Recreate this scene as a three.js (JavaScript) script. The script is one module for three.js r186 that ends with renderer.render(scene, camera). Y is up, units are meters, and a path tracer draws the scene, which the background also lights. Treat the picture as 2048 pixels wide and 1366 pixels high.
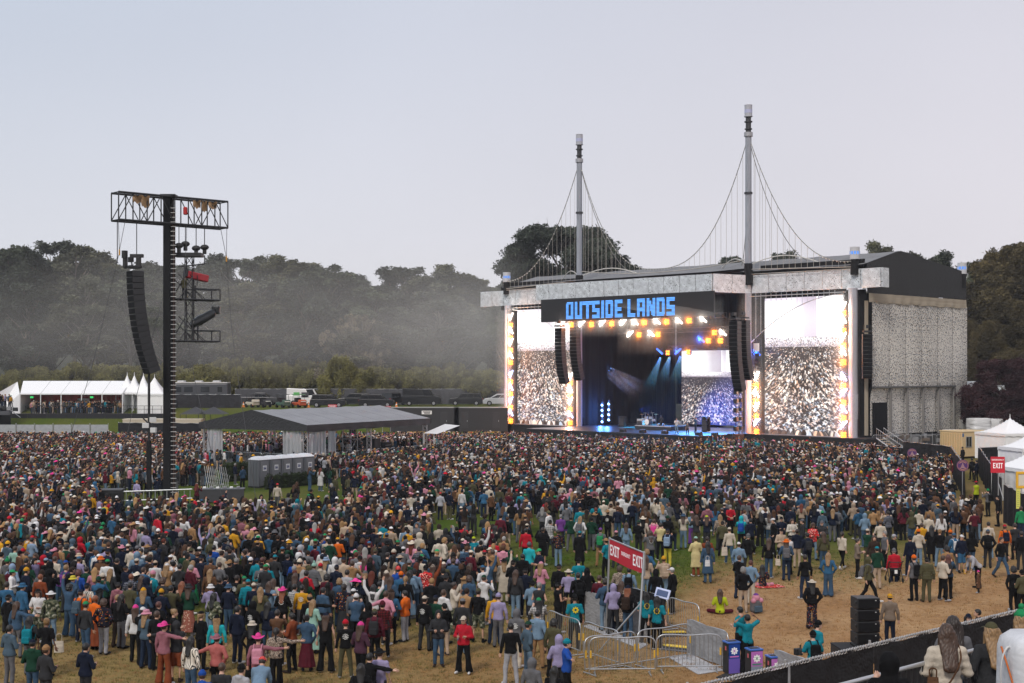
import * as THREE from 'three';
import { mergeGeometries, mergeVertices, toCreasedNormals } from 'three/addons/utils/BufferGeometryUtils.js';
import { RoundedBoxGeometry } from 'three/addons/geometries/RoundedBoxGeometry.js';
import { ImprovedNoise } from 'three/addons/math/ImprovedNoise.js';
import { FontLoader } from 'three/addons/loaders/FontLoader.js';
import { TextGeometry } from 'three/addons/geometries/TextGeometry.js';

// ---------- camera, sky, sun, exposure ----------
const scene = new THREE.Scene();
const F = 2700, HX = 1024, HY = 740, EYE = 9;             // focal length and horizon of the photograph in its own pixels
const camera = new THREE.PerspectiveCamera(2 * Math.atan(HY / F) * 180 / Math.PI, 2048 / 1480, 0.5, 3000);
camera.position.set(0, EYE, 0);
camera.lookAt(0, EYE, -10);
camera.setViewOffset(2048, 2 * HY, 0, 0, 2048, 1366);
const renderer = new THREE.WebGLRenderer({ antialias: true });
renderer.setSize(1024, 683);
renderer.toneMapping = THREE.LinearToneMapping;
renderer.toneMappingExposure = 1.46;
renderer.shadowMap.enabled = true;
{
  const W = 512, H = 256, data = new Float32Array(W * H * 4), nz = new ImprovedNoise();
  const lerp = (a, b, t) => a + (b - a) * t, sm = (t) => { t = Math.min(1, Math.max(0, t)); return t * t * (3 - 2 * t); };
  for (let r = 0; r < H; r++) for (let c = 0; c < W; c++) {
    const el = ((r + 0.5) / H - 0.5) * Math.PI, az = ((c + 0.5) / W - 0.5) * 2 * Math.PI;   // direction x = cos az, z = sin az
    const x = Math.cos(az) * Math.cos(el), y = Math.sin(el), z = Math.sin(az) * Math.cos(el);
    const warm = sm(0.5 + 0.75 * x);                       // the warm part of the overcast lies to the right (+x)
    const n = nz.noise(x * 2.2, y * 4, z * 2.2) * 0.035 + nz.noise(x * 6, y * 11, z * 6 + 4) * 0.022 + nz.noise(x * 14, y * 25, z * 14) * 0.01;
    const up = sm(Math.max(0, y) / 0.32), over = sm((y - 0.3) / 0.6);
    const hor = [lerp(0.70, 0.735, warm), lerp(0.715, 0.70, warm), lerp(0.765, 0.74, warm)];
    const mid = [lerp(0.52, 0.655, warm), lerp(0.59, 0.645, warm), lerp(0.71, 0.715, warm)];
    for (let k = 0; k < 3; k++) {
      let v = lerp(hor[k], mid[k], up) * (1 + n) * (1 + 0.1 * over);
      if (y < 0) v = lerp(v, [0.2, 0.18, 0.15][k], sm(-y / 0.05));
      data[(r * W + c) * 4 + k] = v * 0.725;
    }
    data[(r * W + c) * 4 + 3] = 1;
  }
  const sky = new THREE.DataTexture(data, W, H, THREE.RGBAFormat, THREE.FloatType);
  sky.mapping = THREE.EquirectangularReflectionMapping; sky.magFilter = sky.minFilter = THREE.LinearFilter; sky.needsUpdate = true;
  scene.background = sky; scene.environment = sky;
}
scene.fog = new THREE.FogExp2(new THREE.Color(0.80, 0.84, 0.92), 0.00022);
const sun = new THREE.DirectionalLight(new THREE.Color(1, 0.93, 0.84), 1.5);
sun.position.set(-75, 170, 70); sun.target.position.set(0, 0, -90);
sun.castShadow = true; sun.shadow.radius = 26; sun.shadow.mapSize.set(4096, 4096);
Object.assign(sun.shadow.camera, { left: -160, right: 160, top: 160, bottom: -160, near: 1, far: 600 });
scene.add(sun, sun.target);

// ---------- helpers ----------
let seed = 12345;
const rnd = () => { seed = (seed + 0x6d2b79f5) | 0; let t = Math.imul(seed ^ (seed >>> 15), 1 | seed); t = (t + Math.imul(t ^ (t >>> 7), 61 | t)) ^ t; return ((t ^ (t >>> 14)) >>> 0) / 4294967296; };
const rr = (a, b) => a + (b - a) * rnd(), pick = (a) => a[Math.floor(rnd() * a.length)];
const NZ = new ImprovedNoise(), noise = (x, y = 0, z = 0) => NZ.noise(x, y, z);
const clamp = THREE.MathUtils.clamp, lerp = THREE.MathUtils.lerp, sstep = THREE.MathUtils.smoothstep;
const V = (x, y, z) => new THREE.Vector3(x, y, z);
const at = (px, py, d) => V((px - HX) / F * d, EYE - (py - HY) / F * d, -d);     // a point of the photograph at a depth in metres
const gnd = (px, py) => at(px, py, F * EYE / (py - HY));                          // the ground point under a pixel
const used = new Map();
const numbered = (n) => { const k = used.get(n) ?? 0; used.set(n, k + 1); return k ? n + '_' + String(k).padStart(3, '0') : n; };
const tag = (o, label, category, group, kind) => { if (label) o.userData.label = label; if (category) o.userData.category = category; if (group) o.userData.group = group; if (kind) o.userData.kind = kind; return o; };
function thing(name, label, category, p = [0, 0, 0], turn = 0, group, kind) {
  const o = new THREE.Group(); o.name = numbered(name); scene.add(o);
  if (p.isVector3) o.position.copy(p); else o.position.set(...p);
  o.rotation.y = turn; return tag(o, label, category, group, kind);
}
function cloneOf(src, name, label, p, turn = 0, scale) {
  const o = src.clone(); o.userData = { ...src.userData }; o.name = numbered(name); scene.add(o);
  if (p.isVector3) o.position.copy(p); else o.position.set(...p);
  o.rotation.y = turn; if (scale) o.scale.set(...[].concat(scale, scale, scale).slice(0, 3)); if (label) o.userData.label = label; return o;
}
const clean = (g) => { g = g.index ? g.toNonIndexed() : g; for (const k of Object.keys(g.attributes)) if (!['position', 'normal', 'uv'].includes(k)) g.deleteAttribute(k); if (!g.attributes.normal) g.computeVertexNormals(); if (!g.attributes.uv) g.setAttribute('uv', new THREE.BufferAttribute(new Float32Array(g.attributes.position.count * 2), 2)); return g; };
const merge = (gs) => gs.length === 1 ? gs[0] : mergeGeometries(gs.map(clean));
function part(name, geos, m, parent = scene, label) {
  const o = new THREE.Mesh(Array.isArray(geos) ? merge(geos) : geos, m); o.name = parent === scene ? numbered(name) : name; o.castShadow = o.receiveShadow = true;
  if (label) o.userData.label = label; parent.add(o); return o;
}
const mats = new Map();
function M(r, g, b, rough = 0.8, metal = 0, more) {
  const key = [r, g, b, rough, metal].join() + (more ? JSON.stringify(Object.keys(more).map((k) => more[k]?.uuid ?? more[k])) : '');
  if (!mats.has(key)) mats.set(key, new THREE.MeshPhysicalMaterial({ color: new THREE.Color().setRGB(r, g, b), roughness: rough, metalness: metal, specularIntensity: rough > 0.8 ? 0.3 : 1, ...more }));
  return mats.get(key);
}
const glow = (r, g, b, k) => M(0.02, 0.02, 0.02, 0.5, 0, { emissive: new THREE.Color().setRGB(r, g, b), emissiveIntensity: k });
const box = (w, h, d, x = 0, y = 0, z = 0, ry = 0) => { const g = new THREE.BoxGeometry(w, h, d); if (ry) g.rotateY(ry); return g.translate(x, y, z); };
const rbox = (w, h, d, x = 0, y = 0, z = 0, r = 0.03) => new RoundedBoxGeometry(w, h, d, 1, Math.min(r, w * 0.45, h * 0.45, d * 0.45)).translate(x, y, z);
const cyl = (r0, r1, h, x = 0, y = 0, z = 0, n = 12) => new THREE.CylinderGeometry(r0, r1, h, n).translate(x, y, z);
const UP = V(0, 1, 0);
function bar(a, b, r, n = 6, r2 = r) {
  const p = a.isVector3 ? a : V(...a), q = b.isVector3 ? b : V(...b), d = q.clone().sub(p), l = d.length();
  const g = new THREE.CylinderGeometry(r2, r, l, n, 1); g.translate(0, l / 2, 0); g.applyQuaternion(new THREE.Quaternion().setFromUnitVectors(UP, d.normalize())); return g.translate(p.x, p.y, p.z);
}
const tube = (pts, r, n = 24, k = 5) => new THREE.TubeGeometry(new THREE.CatmullRomCurve3(pts.map((p) => p.isVector3 ? p : V(...p))), n, r, k);
function truss(a, b, w, r = 0.03, step = 1, wv = w, side = V(0, 0, 1)) {   // box truss: four chords and lacing
  const p = V(...a), q = V(...b), d = q.clone().sub(p), L = d.length(); d.normalize();
  const s1 = d.clone().cross(side); if (s1.lengthSq() < 1e-3) s1.set(1, 0, 0).cross(d); s1.normalize(); const s2 = s1.clone().cross(d).normalize();
  const out = [], c = [[-1, -1], [1, -1], [1, 1], [-1, 1]], pt = (k, u) => p.clone().addScaledVector(d, u).addScaledVector(s1, c[k % 4][0] * wv / 2).addScaledVector(s2, c[k % 4][1] * w / 2);
  for (let k = 0; k < 4; k++) out.push(bar(pt(k, 0), pt(k, L), r, 5));
  const n = Math.max(1, Math.round(L / step));
  for (let i = 0; i < n; i++) for (let k = 0; k < 4; k++) { out.push(bar(pt(k + (i % 2), L * i / n), pt(k + 1 - (i % 2), L * (i + 1) / n), r * 0.6, 4)); }
  for (const u of [0, L]) for (let k = 0; k < 4; k++) out.push(bar(pt(k, u), pt(k + 1, u), r * 0.8, 4));
  return out;
}
function quad(pts, uvs) {   // a quad (or fan) through points, uv in metres along its sides
  const g = new THREE.BufferGeometry(), P = [], U = [], n = pts.length, w = pts[0].distanceTo(pts[1]), h = pts[1].distanceTo(pts[2]);
  const u = uvs ?? [[0, 0], [w, 0], [w, h], [0, h]];
  for (let i = 1; i < n - 1; i++) for (const k of [0, i, i + 1]) { P.push(...pts[k].toArray()); U.push(...(u[k] ?? [0, 0])); }
  g.setAttribute('position', new THREE.Float32BufferAttribute(P, 3)); g.setAttribute('uv', new THREE.Float32BufferAttribute(U, 2)); g.computeVertexNormals(); return g;
}
function grid(nu, nv, fn) {   // a sheet: fn(u, v) gives [x, y, z], uv 0..1
  const P = [], U = [], I = [];
  for (let j = 0; j <= nv; j++) for (let i = 0; i <= nu; i++) { P.push(...fn(i / nu, j / nv)); U.push(i / nu, j / nv); }
  for (let j = 0; j < nv; j++) for (let i = 0; i < nu; i++) { const a = j * (nu + 1) + i; I.push(a, a + 1, a + nu + 2, a, a + nu + 2, a + nu + 1); }
  const g = new THREE.BufferGeometry(); g.setAttribute('position', new THREE.Float32BufferAttribute(P, 3)); g.setAttribute('uv', new THREE.Float32BufferAttribute(U, 2)); g.setIndex(I); g.computeVertexNormals(); return g;
}
function canvasTex(w, h, draw, rx = 1, ry = 1, srgb = true) {
  const c = document.createElement('canvas'); c.width = w; c.height = h; draw(c.getContext('2d'), w, h);
  const t = new THREE.CanvasTexture(c); t.wrapS = t.wrapT = THREE.RepeatWrapping; t.repeat.set(rx, ry); if (srgb) t.colorSpace = THREE.SRGBColorSpace; t.anisotropy = 8; return t;
}
function dataTex(n, fn, rx = 1, ry = 1, srgb = false) {   // fn(u, v) gives a grey value or [r, g, b], 0..1, wrapping noise is up to fn
  const d = new Uint8Array(n * n * 4);
  for (let j = 0; j < n; j++) for (let i = 0; i < n; i++) { const v = fn(i / n, j / n), o = (j * n + i) * 4; for (let k = 0; k < 3; k++) d[o + k] = clamp((v.length ? v[k] : v) * 255, 0, 255); d[o + 3] = 255; }
  const t = new THREE.DataTexture(d, n, n); t.wrapS = t.wrapT = THREE.RepeatWrapping; t.magFilter = t.minFilter = THREE.LinearFilter; t.repeat.set(rx, ry); if (srgb) t.colorSpace = THREE.SRGBColorSpace; t.needsUpdate = true; return t;
}
const tnoise = (u, v, f, s = 0) => { const a = noise(u * f, v * f, s), b = noise((u - 1) * f, v * f, s), c = noise(u * f, (v - 1) * f, s), d = noise((u - 1) * f, (v - 1) * f, s); return (a * (1 - u) + b * u) * (1 - v) + (c * (1 - u) + d * u) * v; };
const wrinkle = dataTex(256, (u, v) => 0.5 + 0.5 * tnoise(u, v, 5, 1.3) + 0.3 * tnoise(u, v, 13, 5.1) + 0.15 * tnoise(u, v, 40, 2));
const grime = dataTex(256, (u, v) => 0.82 + 0.22 * tnoise(u, v, 4, 7) + 0.14 * tnoise(u, v, 17, 9) + 0.1 * tnoise(u, v, 60, 3));
const cloth = (r, g, b, rough = 0.95) => M(r, g, b, rough, 0, { bumpMap: wrinkle, bumpScale: 0.03, map: grime });
// ground level: flat field that rises to a bank at its far left side
const groundY = (x, d) => 3.6 * sstep(d, 181, 191) * (1 - sstep(x, 1, 14)) + (noise(x * 0.04, d * 0.04) * 0.12) * sstep(d, 50, 70);
const G3 = (x, d) => V(x, groundY(x, d), -d);
// common materials
const BLACK = M(0.012, 0.012, 0.013, 0.6), BLACKCLOTH = cloth(0.018, 0.018, 0.019), STEEL = M(0.52, 0.53, 0.54, 0.38, 0.85), DARKSTEEL = M(0.03, 0.03, 0.032, 0.5, 0.4), WHITE = M(0.75, 0.75, 0.74, 0.6), WHITECLOTH = cloth(0.74, 0.74, 0.75), GREY = M(0.22, 0.22, 0.23, 0.7), RUBBER = M(0.015, 0.015, 0.015, 0.9), GLASSDARK = M(0.012, 0.014, 0.017, 0.08), RED = M(0.45, 0.012, 0.022, 0.55), AMBERPLASTIC = M(0.75, 0.22, 0.02, 0.5);
// ---------- ground ----------
{
  const detail = dataTex(512, (u, v) => { const s = 0.5 + 0.38 * tnoise(u, v, 70, 1) + 0.3 * tnoise(u * 1, v, 33, 4) + 0.25 * tnoise(u, v, 9, 8), k = clamp(0.8 + 0.95 * (s - 0.5), 0.2, 1); return [k, k * (0.99 + 0.05 * tnoise(u, v, 11, 3)), k * 0.97]; });
  const bump = dataTex(512, (u, v) => 0.5 + 0.5 * tnoise(u, v, 60, 2) + 0.3 * tnoise(u, v, 22, 6));
  const xs = [], ds = [];
  for (let x = -1500; x <= 1500; x += Math.abs(x) < 80 ? 1.5 : Math.abs(x) < 200 ? 8 : 100) xs.push(x);
  for (let d = -120; d <= 2900; d += d < 0 ? 20 : d < 110 ? 1.25 : d < 240 ? 3 : d < 400 ? 20 : 250) ds.push(d);
  const P = [], U = [], C = [], I = [], nx = xs.length;
  const brown = [0.355, 0.2, 0.092], straw = [0.47, 0.3, 0.155], olive = [0.15, 0.13, 0.035], green = [0.06, 0.105, 0.008];
  for (const d of ds) for (const x of xs) {
    P.push(x, groundY(x, d), -d); U.push(x / 2.6, d / 2.6);
    const n = noise(x * 0.11, d * 0.11, 1) + 0.6 * noise(x * 0.35, d * 0.35, 2), n2 = noise(x * 0.9, d * 0.9, 5), px = HX + F * x / Math.max(d, 1);
    let dry = 1 - sstep(d + n * 5 - lerp(lerp(44, 50, sstep(px, 900, 1100)), 60, sstep(px, 1330, 1460)), -4, 9);            // trampled hay-coloured turf near the exit, green turf beyond
    dry = Math.max(dry, sstep(px + n * 80, 1650, 1950) * (0.8 - 0.5 * sstep(d, 60, 130)));
    let col = [0, 1, 2].map((k) => lerp(lerp(green[k], olive[k], clamp(0.35 + n * 0.8, 0, 1)), lerp(brown[k], straw[k], clamp(0.4 + n2 * 1.1 + n * 0.6 + 0.5 * noise(x * 0.25, d * 1.1, 3), 0, 1)), dry));
    const ol = (1 - sstep(px, 1150, 1500)) * (0.5 + 0.4 * n) * dry; col = col.map((v, k) => lerp(v, olive[k] * 1.25, clamp(ol, 0, 0.8)));
    if (d > 230) col = [0.05, 0.05, 0.025];
    C.push(...col);
  }
  for (let j = 0; j < ds.length - 1; j++) for (let i = 0; i < nx - 1; i++) { const a = j * nx + i; I.push(a, a + 1, a + nx + 1, a, a + nx + 1, a + nx); }
  const g = new THREE.BufferGeometry(); g.setAttribute('position', new THREE.Float32BufferAttribute(P, 3)); g.setAttribute('uv', new THREE.Float32BufferAttribute(U, 2)); g.setAttribute('color', new THREE.Float32BufferAttribute(C, 3)); g.setIndex(I); g.computeVertexNormals();
  tag(part('ground', g, new THREE.MeshPhysicalMaterial({ specularIntensity: 0.2, vertexColors: true, map: detail, bumpMap: bump, bumpScale: 0.05, roughness: 1 })), 'trampled field of green turf and hay-coloured dry grass', null, null, 'structure');
  // short dry and green blades on the open turf nearest the camera
  const blade = []; for (let k = 0; k < 7; k++) { const a = rr(0, 6.3), r = rr(0, 0.07), h = rr(0.025, 0.07), l = rr(-0.04, 0.04), x = Math.cos(a) * r, z = Math.sin(a) * r, w = 0.006; blade.push(quad([V(x - w, -0.01, z), V(x + w, -0.01, z), V(x + l, h, z + rr(-0.04, 0.04))])); }
  const N = 52000, im = new THREE.InstancedMesh(merge(blade), new THREE.MeshPhysicalMaterial({ specularIntensity: 0.3, color: 0xffffff, roughness: 1, side: THREE.DoubleSide }), N), m4 = new THREE.Matrix4(), c = new THREE.Color();
  for (let i = 0; i < N; i++) {
    const d = 34 + 34 * Math.pow(rnd(), 1.5), px = rr(-60, 2110), x = (px - HX) / F * d, n = noise(x * 0.11, d * 0.11, 1) + 0.5 * rr(-1, 1), dry = 1 - sstep(d + n * 5 - lerp(lerp(44, 50, sstep(px, 900, 1100)), 60, sstep(px, 1330, 1460)), -4, 9), s = rr(0.6, 1.5);
    m4.makeRotationY(rr(0, 6.3)).scale(V(s, s * rr(0.6, 1.3), s)).setPosition(x, 0, -d); im.setMatrixAt(i, m4);
    const k = rr(0.55, 1.1), ol = px < 1350 && rnd() < 0.45; if (rnd() < dry && !ol) c.setRGB(0.4 * k, 0.23 * k, 0.1 * k); else if (ol) c.setRGB(0.15 * k, 0.13 * k, 0.035 * k); else c.setRGB(0.06 * k, 0.105 * k, 0.01 * k);
    im.setColorAt(i, c);
  }
  im.name = 'grass'; tag(im, 'short worn grass blades over the near turf', null, null, 'stuff'); scene.add(im);
}
// ---------- trees ----------
const leafClump = (() => {   // a spray of leaf-sized faces in a ball of about one metre
  const g = []; for (let k = 0; k < 34; k++) { const a = rr(0, 6.3), y = rr(-1, 1), r = Math.cbrt(rnd()) * 0.62, q = Math.sqrt(1 - y * y); const c = V(Math.cos(a) * q, y * 0.75, Math.sin(a) * q).multiplyScalar(r), t = V(rr(-1, 1), rr(-1.2, 0.3), rr(-1, 1)).normalize().multiplyScalar(rr(0.16, 0.3)), s = V(rr(-1, 1), rr(-1, 1), rr(-1, 1)).cross(t).normalize().multiplyScalar(rr(0.05, 0.1)); g.push(quad([c.clone().sub(t), c.clone().add(s), c.clone().add(t), c.clone().sub(s)])); }
  return merge(g);
})();
const leafMat = new THREE.MeshPhysicalMaterial({ specularIntensity: 0.4, color: 0xffffff, roughness: 0.9, side: THREE.DoubleSide });
const barkMat = M(0.17, 0.145, 0.12, 0.95, 0, { bumpMap: wrinkle, bumpScale: 0.06, map: grime }), paleBark = M(0.26, 0.225, 0.19, 0.95, 0, { bumpMap: wrinkle, bumpScale: 0.05, map: grime });
function makeTree({ h, w, blobs, low = 0.35, tone, size = 1.2, dens = 26, trunkR = 0.4, stems = 1, bark = barkMat, flat = 0.6, dome = false, branchy = 0 }) {
  const root = new THREE.Group(), wood = [], cl = [];
  for (let s = 0; s < stems; s++) {
    const bx = stems > 1 ? rr(-1.2, 1.2) : 0, bz = stems > 1 ? rr(-1.2, 1.2) : 0; let p = V(bx, -0.3, bz), r = trunkR;
    const n = 6; for (let i = 1; i <= n; i++) { const q = V(bx + rr(-0.5, 0.5) * i * 0.3, h * 0.82 * i / n, bz + rr(-0.5, 0.5) * i * 0.3), r2 = r * 0.82; wood.push(bar(p, q, r, 7, r2)); p = q; r = r2; }
  }
  const B = [];
  for (let b = 0; b < blobs; b++) {
    const f = b / blobs, y = h * (low + (1 - low) * (dome ? Math.pow(f, 0.8) : rr(0, 1))), e = dome ? Math.sqrt(Math.max(0.03, 1 - Math.pow(Math.max(0, (y / h - low) / (1 - low)), 2.2))) : Math.pow(Math.max(0.1, Math.sin(Math.PI * clamp((y / h - low * 0.75) / (1.06 - low * 0.75), 0.05, 0.97))), 0.7);
    const a = b * 2.4 + rr(-0.4, 0.4), R = w / 2 * e * Math.sqrt(rr(0.05, 1)), br = w * rr(0.08, 0.19) * (0.5 + 0.5 * e);
    B.push([V(Math.cos(a) * R, Math.min(y, h - br * flat * 0.7), Math.sin(a) * R), br]);
  }
  for (const [c, br] of B) {
    const from = V(c.x * 0.08, Math.max(h * low * 0.6, c.y - Math.hypot(c.x, c.z) * 1.1 - 1), c.z * 0.08), mid = from.clone().lerp(c, 0.55).add(V(0, -0.3, 0)); wood.push(bar(from, mid, trunkR * 0.32, 5, trunkR * 0.2), bar(mid, c, trunkR * 0.2, 5, 0.03));
    for (let k = 0; k < branchy; k++) wood.push(bar(mid, c.clone().add(V(rr(-1, 1), rr(-0.2, 0.9), rr(-1, 1)).multiplyScalar(br)), 0.06, 4, 0.015));
    const n = Math.round(dens * br * br * 0.9 * (c.y > h * 0.78 ? 0.6 : 1)); const t = rr(0.6, 1.45), thin = c.y > h * 0.72 ? rr(0.35, 0.8) : 1;
    for (let k = 0; k < n; k++) { const v = V(rr(-1, 1), rr(-0.8, 1), rr(-1, 1)).normalize().multiplyScalar(br * Math.pow(rnd(), 0.35) * (1 + 0.25 * noise(c.x + k, c.y, c.z))); v.y *= flat; cl.push([c.clone().add(v), size * rr(0.6, 1.25), t * rr(0.75, 1.25)]); }
  }
  part('trunk', wood, bark, root);
  const im = new THREE.InstancedMesh(leafClump, leafMat, cl.length), m = new THREE.Matrix4(), q = new THREE.Quaternion(), e = new THREE.Euler(), c = new THREE.Color();
  cl.forEach(([p, s, k], i) => { q.setFromEuler(e.set(rr(-0.5, 0.5), rr(0, 6.3), rr(-0.5, 0.5))); m.compose(p, q, V(s, s, s)); im.setMatrixAt(i, m); c.setRGB(tone[0] * k, tone[1] * k, tone[2] * k * 0.95); im.setColorAt(i, c); });
  im.name = 'crown'; im.userData.kind = 'stuff'; im.castShadow = im.receiveShadow = true; root.add(im); return root;
}
{
  const T = { dark: [0.05, 0.061, 0.047], mid: [0.077, 0.09, 0.06], warm: [0.1, 0.1, 0.062], olive: [0.15, 0.14, 0.05] };
  const protos = [];
  for (let i = 0; i < 9; i++) protos.push(makeTree({ h: rr(28, 32), w: rr(10, 16), blobs: 46, low: i % 3 === 1 ? rr(0.42, 0.52) : rr(0.2, 0.36), tone: [T.dark, T.mid, T.warm, [0.075, 0.085, 0.065], T.mid, [0.05, 0.052, 0.04], T.warm, [0.1, 0.105, 0.075], T.dark][i], size: 1.5, dens: 22, trunkR: 0.45, stems: i % 3 ? 1 : 2, bark: i % 2 ? paleBark : barkMat, flat: 0.62 }));
  const bushes = []; for (let i = 0; i < 4; i++) bushes.push(makeTree({ h: rr(4.6, 5.6), w: rr(8, 10), blobs: 26, low: 0.08, tone: T.olive, size: 0.8, dens: 60, trunkR: 0.14, stems: 3, flat: 0.7, dome: true }));
  // px of the crown's middle, top y in the photograph, depth
  const row = [[-30, 500, 246], [22, 484, 252], [64, 512, 240], [105, 489, 250], [150, 500, 244], [192, 508, 254], [228, 520, 246], [262, 535, 240], [300, 516, 252], [345, 522, 247], [392, 528, 255], [436, 520, 249], [478, 528, 243], [520, 516, 252], [562, 524, 246], [604, 519, 250], [640, 530, 242], [676, 538, 252], [706, 552, 246], [745, 572, 238], [785, 545, 250], [822, 542, 247], [862, 546, 243], [905, 545, 250], [940, 552, 254], [975, 570, 258], [1006, 582, 262], [60, 560, 226], [330, 575, 224], [610, 565, 226], [880, 590, 228], [170, 570, 225], [480, 580, 226], [740, 640, 224]];
  const where = (px) => px < 130 ? 'behind the white marquee' : px < 290 ? 'behind the peaked white tents' : px < 400 ? 'behind the black speaker tower' : px < 480 ? 'behind the dark coach' : px < 640 ? 'behind the parked pickup and white van' : px < 800 ? 'behind the black cars' : px < 920 ? 'behind the black van' : 'beside the stage edge';
  row.forEach(([px, py, d], i) => {
    const top = EYE - (py - HY) / F * d, x = (px - HX) / F * d, y0 = 3, p = protos[(i * 4) % 9], o = cloneOf(p, 'forest_tree', null, V(x, y0, -d), rr(0, 6.3), [rr(0.95, 1.15), (top - y0) / 30.3, rr(0.95, 1.15)]);
    tag(o, (d < 230 ? 'lower grey-green tree ' : 'tall hazy gum tree ') + where(px), 'tree', 'forest trees along the field');
  });
  const bw = (px) => px < 200 ? 'behind the white marquee roof' : px < 330 ? 'behind the peaked white tents' : px < 480 ? 'above the dark coach' : px < 640 ? 'above the white van' : px < 800 ? 'above the black cars' : 'above the black van';
  for (let i = 0, px = 40; px < 1015; i++, px += 36 + rr(-6, 9)) {
    const d = 218 + rr(-4, 6), py = (px < 170 ? 744 : px < 300 ? 733 : px < 480 ? 740 : px < 700 ? 728 : 742) + rr(-7, 7), top = EYE - (py - HY) / F * d, o = cloneOf(bushes[i % 4], 'bush', null, V((px - HX) / F * d, 3.2, -d), rr(0, 6.3), [rr(0.7, 0.95), (top - 2.8) / 5, rr(0.7, 0.9)]);
    tag(o, 'rounded olive green bush ' + bw(px), 'bush', 'olive bushes along the forest edge');
  }
  // the big gum behind the stage's first mast: layered open crown
  const gum = makeTree({ h: 30, w: 24, blobs: 58, low: 0.42, tone: T.dark, size: 1.35, dens: 24, trunkR: 0.6, stems: 2, flat: 0.5, branchy: 2 });
  scene.add(gum); gum.name = 'gum_tree'; { const d = 236; gum.position.set((1130 - HX) / F * d, 2.2, -d); gum.scale.y = (EYE + (740 - 461) / F * d - 2.2) / 30; } tag(gum, 'big dark gum tree with layered open crown behind the shorter stage mast', 'tree');
  const g2 = [[1010, 560, 240, 0.5], [1290, 533, 262, 0.5], [1470, 505, 250, 0.8], [1560, 512, 256, 0.8], [1640, 528, 250, 0.8], [1760, 500, 240, 0.8], [1835, 496, 232, 0.85], [1900, 505, 236, 0.9]];
  const gw = ['at the corner of the stage roof beside the forest', 'peeping over the middle of the stage roof', 'over the roof just before the taller mast', 'over the roof just past the taller mast', 'low over the roof below the cable', 'over the roof ridge behind the lantern post', 'behind the black gable of the stage', 'behind the rear corner lantern of the stage'];
  g2.forEach(([px, py, d, s], i) => { const top = EYE - (py - HY) / F * d, o = cloneOf(protos[(i * 3 + 1) % 7], 'background_tree', 'dark gum tree ' + gw[i], V((px - HX) / F * d, 0, -d), rr(0, 6.3), [s, top / 30.3, s]); tag(o, null, 'tree', 'trees behind the stage'); });
  // right side: tall domed cypress-like trees and the plum
  const dome = makeTree({ h: 24, w: 20, blobs: 80, low: 0.14, tone: [0.08, 0.063, 0.03], size: 1.1, dens: 40, trunkR: 0.5, stems: 3, flat: 0.62, dome: true });
  scene.add(dome); dome.name = 'domed_tree'; { const d = 196; dome.position.set((2035 - HX) / F * d, 0, -d); dome.scale.set(1, (EYE + (740 - 488) / F * d) / 24.5, 1); } tag(dome, 'huge domed dark green tree at the edge beyond the stage wall', 'tree');
  [[1965, 560, 205, 0.55, 'lower dark tree between the stage wall and the huge domed tree'], [1940, 640, 186, 0.35, 'small dark tree close against the stage side wall'], [2075, 600, 178, 0.6, 'dark tree at the frame edge above the plum tree'], [1985, 640, 180, 0.4, 'shaded lower tree under the huge domed tree']].forEach(([px, py, d, s, l]) => { const top = EYE - (py - HY) / F * d; tag(cloneOf(dome, 'shade_tree', l, V((px - HX) / F * d, 0, -d), rr(0, 6.3), [s, top / 24.5, s]), null, 'tree'); });
  const plum = makeTree({ h: 9, w: 9.5, blobs: 44, low: 0.2, tone: [0.045, 0.02, 0.024], size: 0.62, dens: 90, trunkR: 0.13, stems: 4, flat: 0.75, dome: true, branchy: 2 });
  scene.add(plum); plum.name = 'plum_tree'; { const d = 150; plum.position.set((2022 - HX) / F * d, 1.2, -d); plum.scale.set(1, (EYE - (722 - HY) / F * d - 1.2) / 9, 1); } tag(plum, 'small dark purple leaved plum tree in front of white site cabins', 'tree');
  // hay-coloured bare tree among the forest
  const bare = makeTree({ h: 12, w: 13, blobs: 30, low: 0.3, tone: [0.17, 0.14, 0.1], size: 0.8, dens: 7, trunkR: 0.25, bark: paleBark, dome: true, branchy: 5 });
  scene.add(bare); bare.name = 'bare_tree'; { const d = 222; bare.position.set((715 - HX) / F * d, 2.8, -d); bare.scale.y = (EYE - (632 - HY) / F * d - 2.8) / 12; } tag(bare, 'pale nearly leafless spreading tree above the black cars', 'tree');
  tag(part('hill', grid(60, 6, (u, v) => { const x = lerp(-420, 420, u), d = 262 + v * 240; return [x, -1 + (16 + 5 * noise(u * 9, 2)) * sstep(v, 0, 0.5), -d]; }), M(0.035, 0.036, 0.022, 1)), 'dark wooded rise behind the trees', null, null, 'structure');
}
// ---------- the stage ----------
const SX = 17.73, SD = 159.36, ST = -Math.atan2(0.724, 0.69);                     // its middle on the front line, and its turn
const stageAt = (x, y, z) => V(SX + 0.69 * x - 0.724 * z, y, -SD + 0.724 * x + 0.69 * z);
function SP(px, py, z) { const k = (px - HX) / F, x = (k * (SD - 0.69 * z) - SX + 0.724 * z) / (0.69 + 0.724 * k), d = SD - 0.724 * x - 0.69 * z; return V(x, EYE - (py - HY) / F * d, z); }
const stageThing = (name, label, cat, x = 0, y = 0, z = 0, group) => thing(name, label, cat, stageAt(x, y, z), ST, group);
const speckle = (n, th, lo, hi, f) => dataTex(n, (u, v) => { const a = tnoise(u, v, f, 3) + 0.5 * tnoise(u, v, f * 2.1, 8); return a > th ? lo : hi + 0.18 * tnoise(u, v, 7, 1) - 0.07 * (a > 0 ? 1 : 0); }, 1, 1, true);
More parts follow.
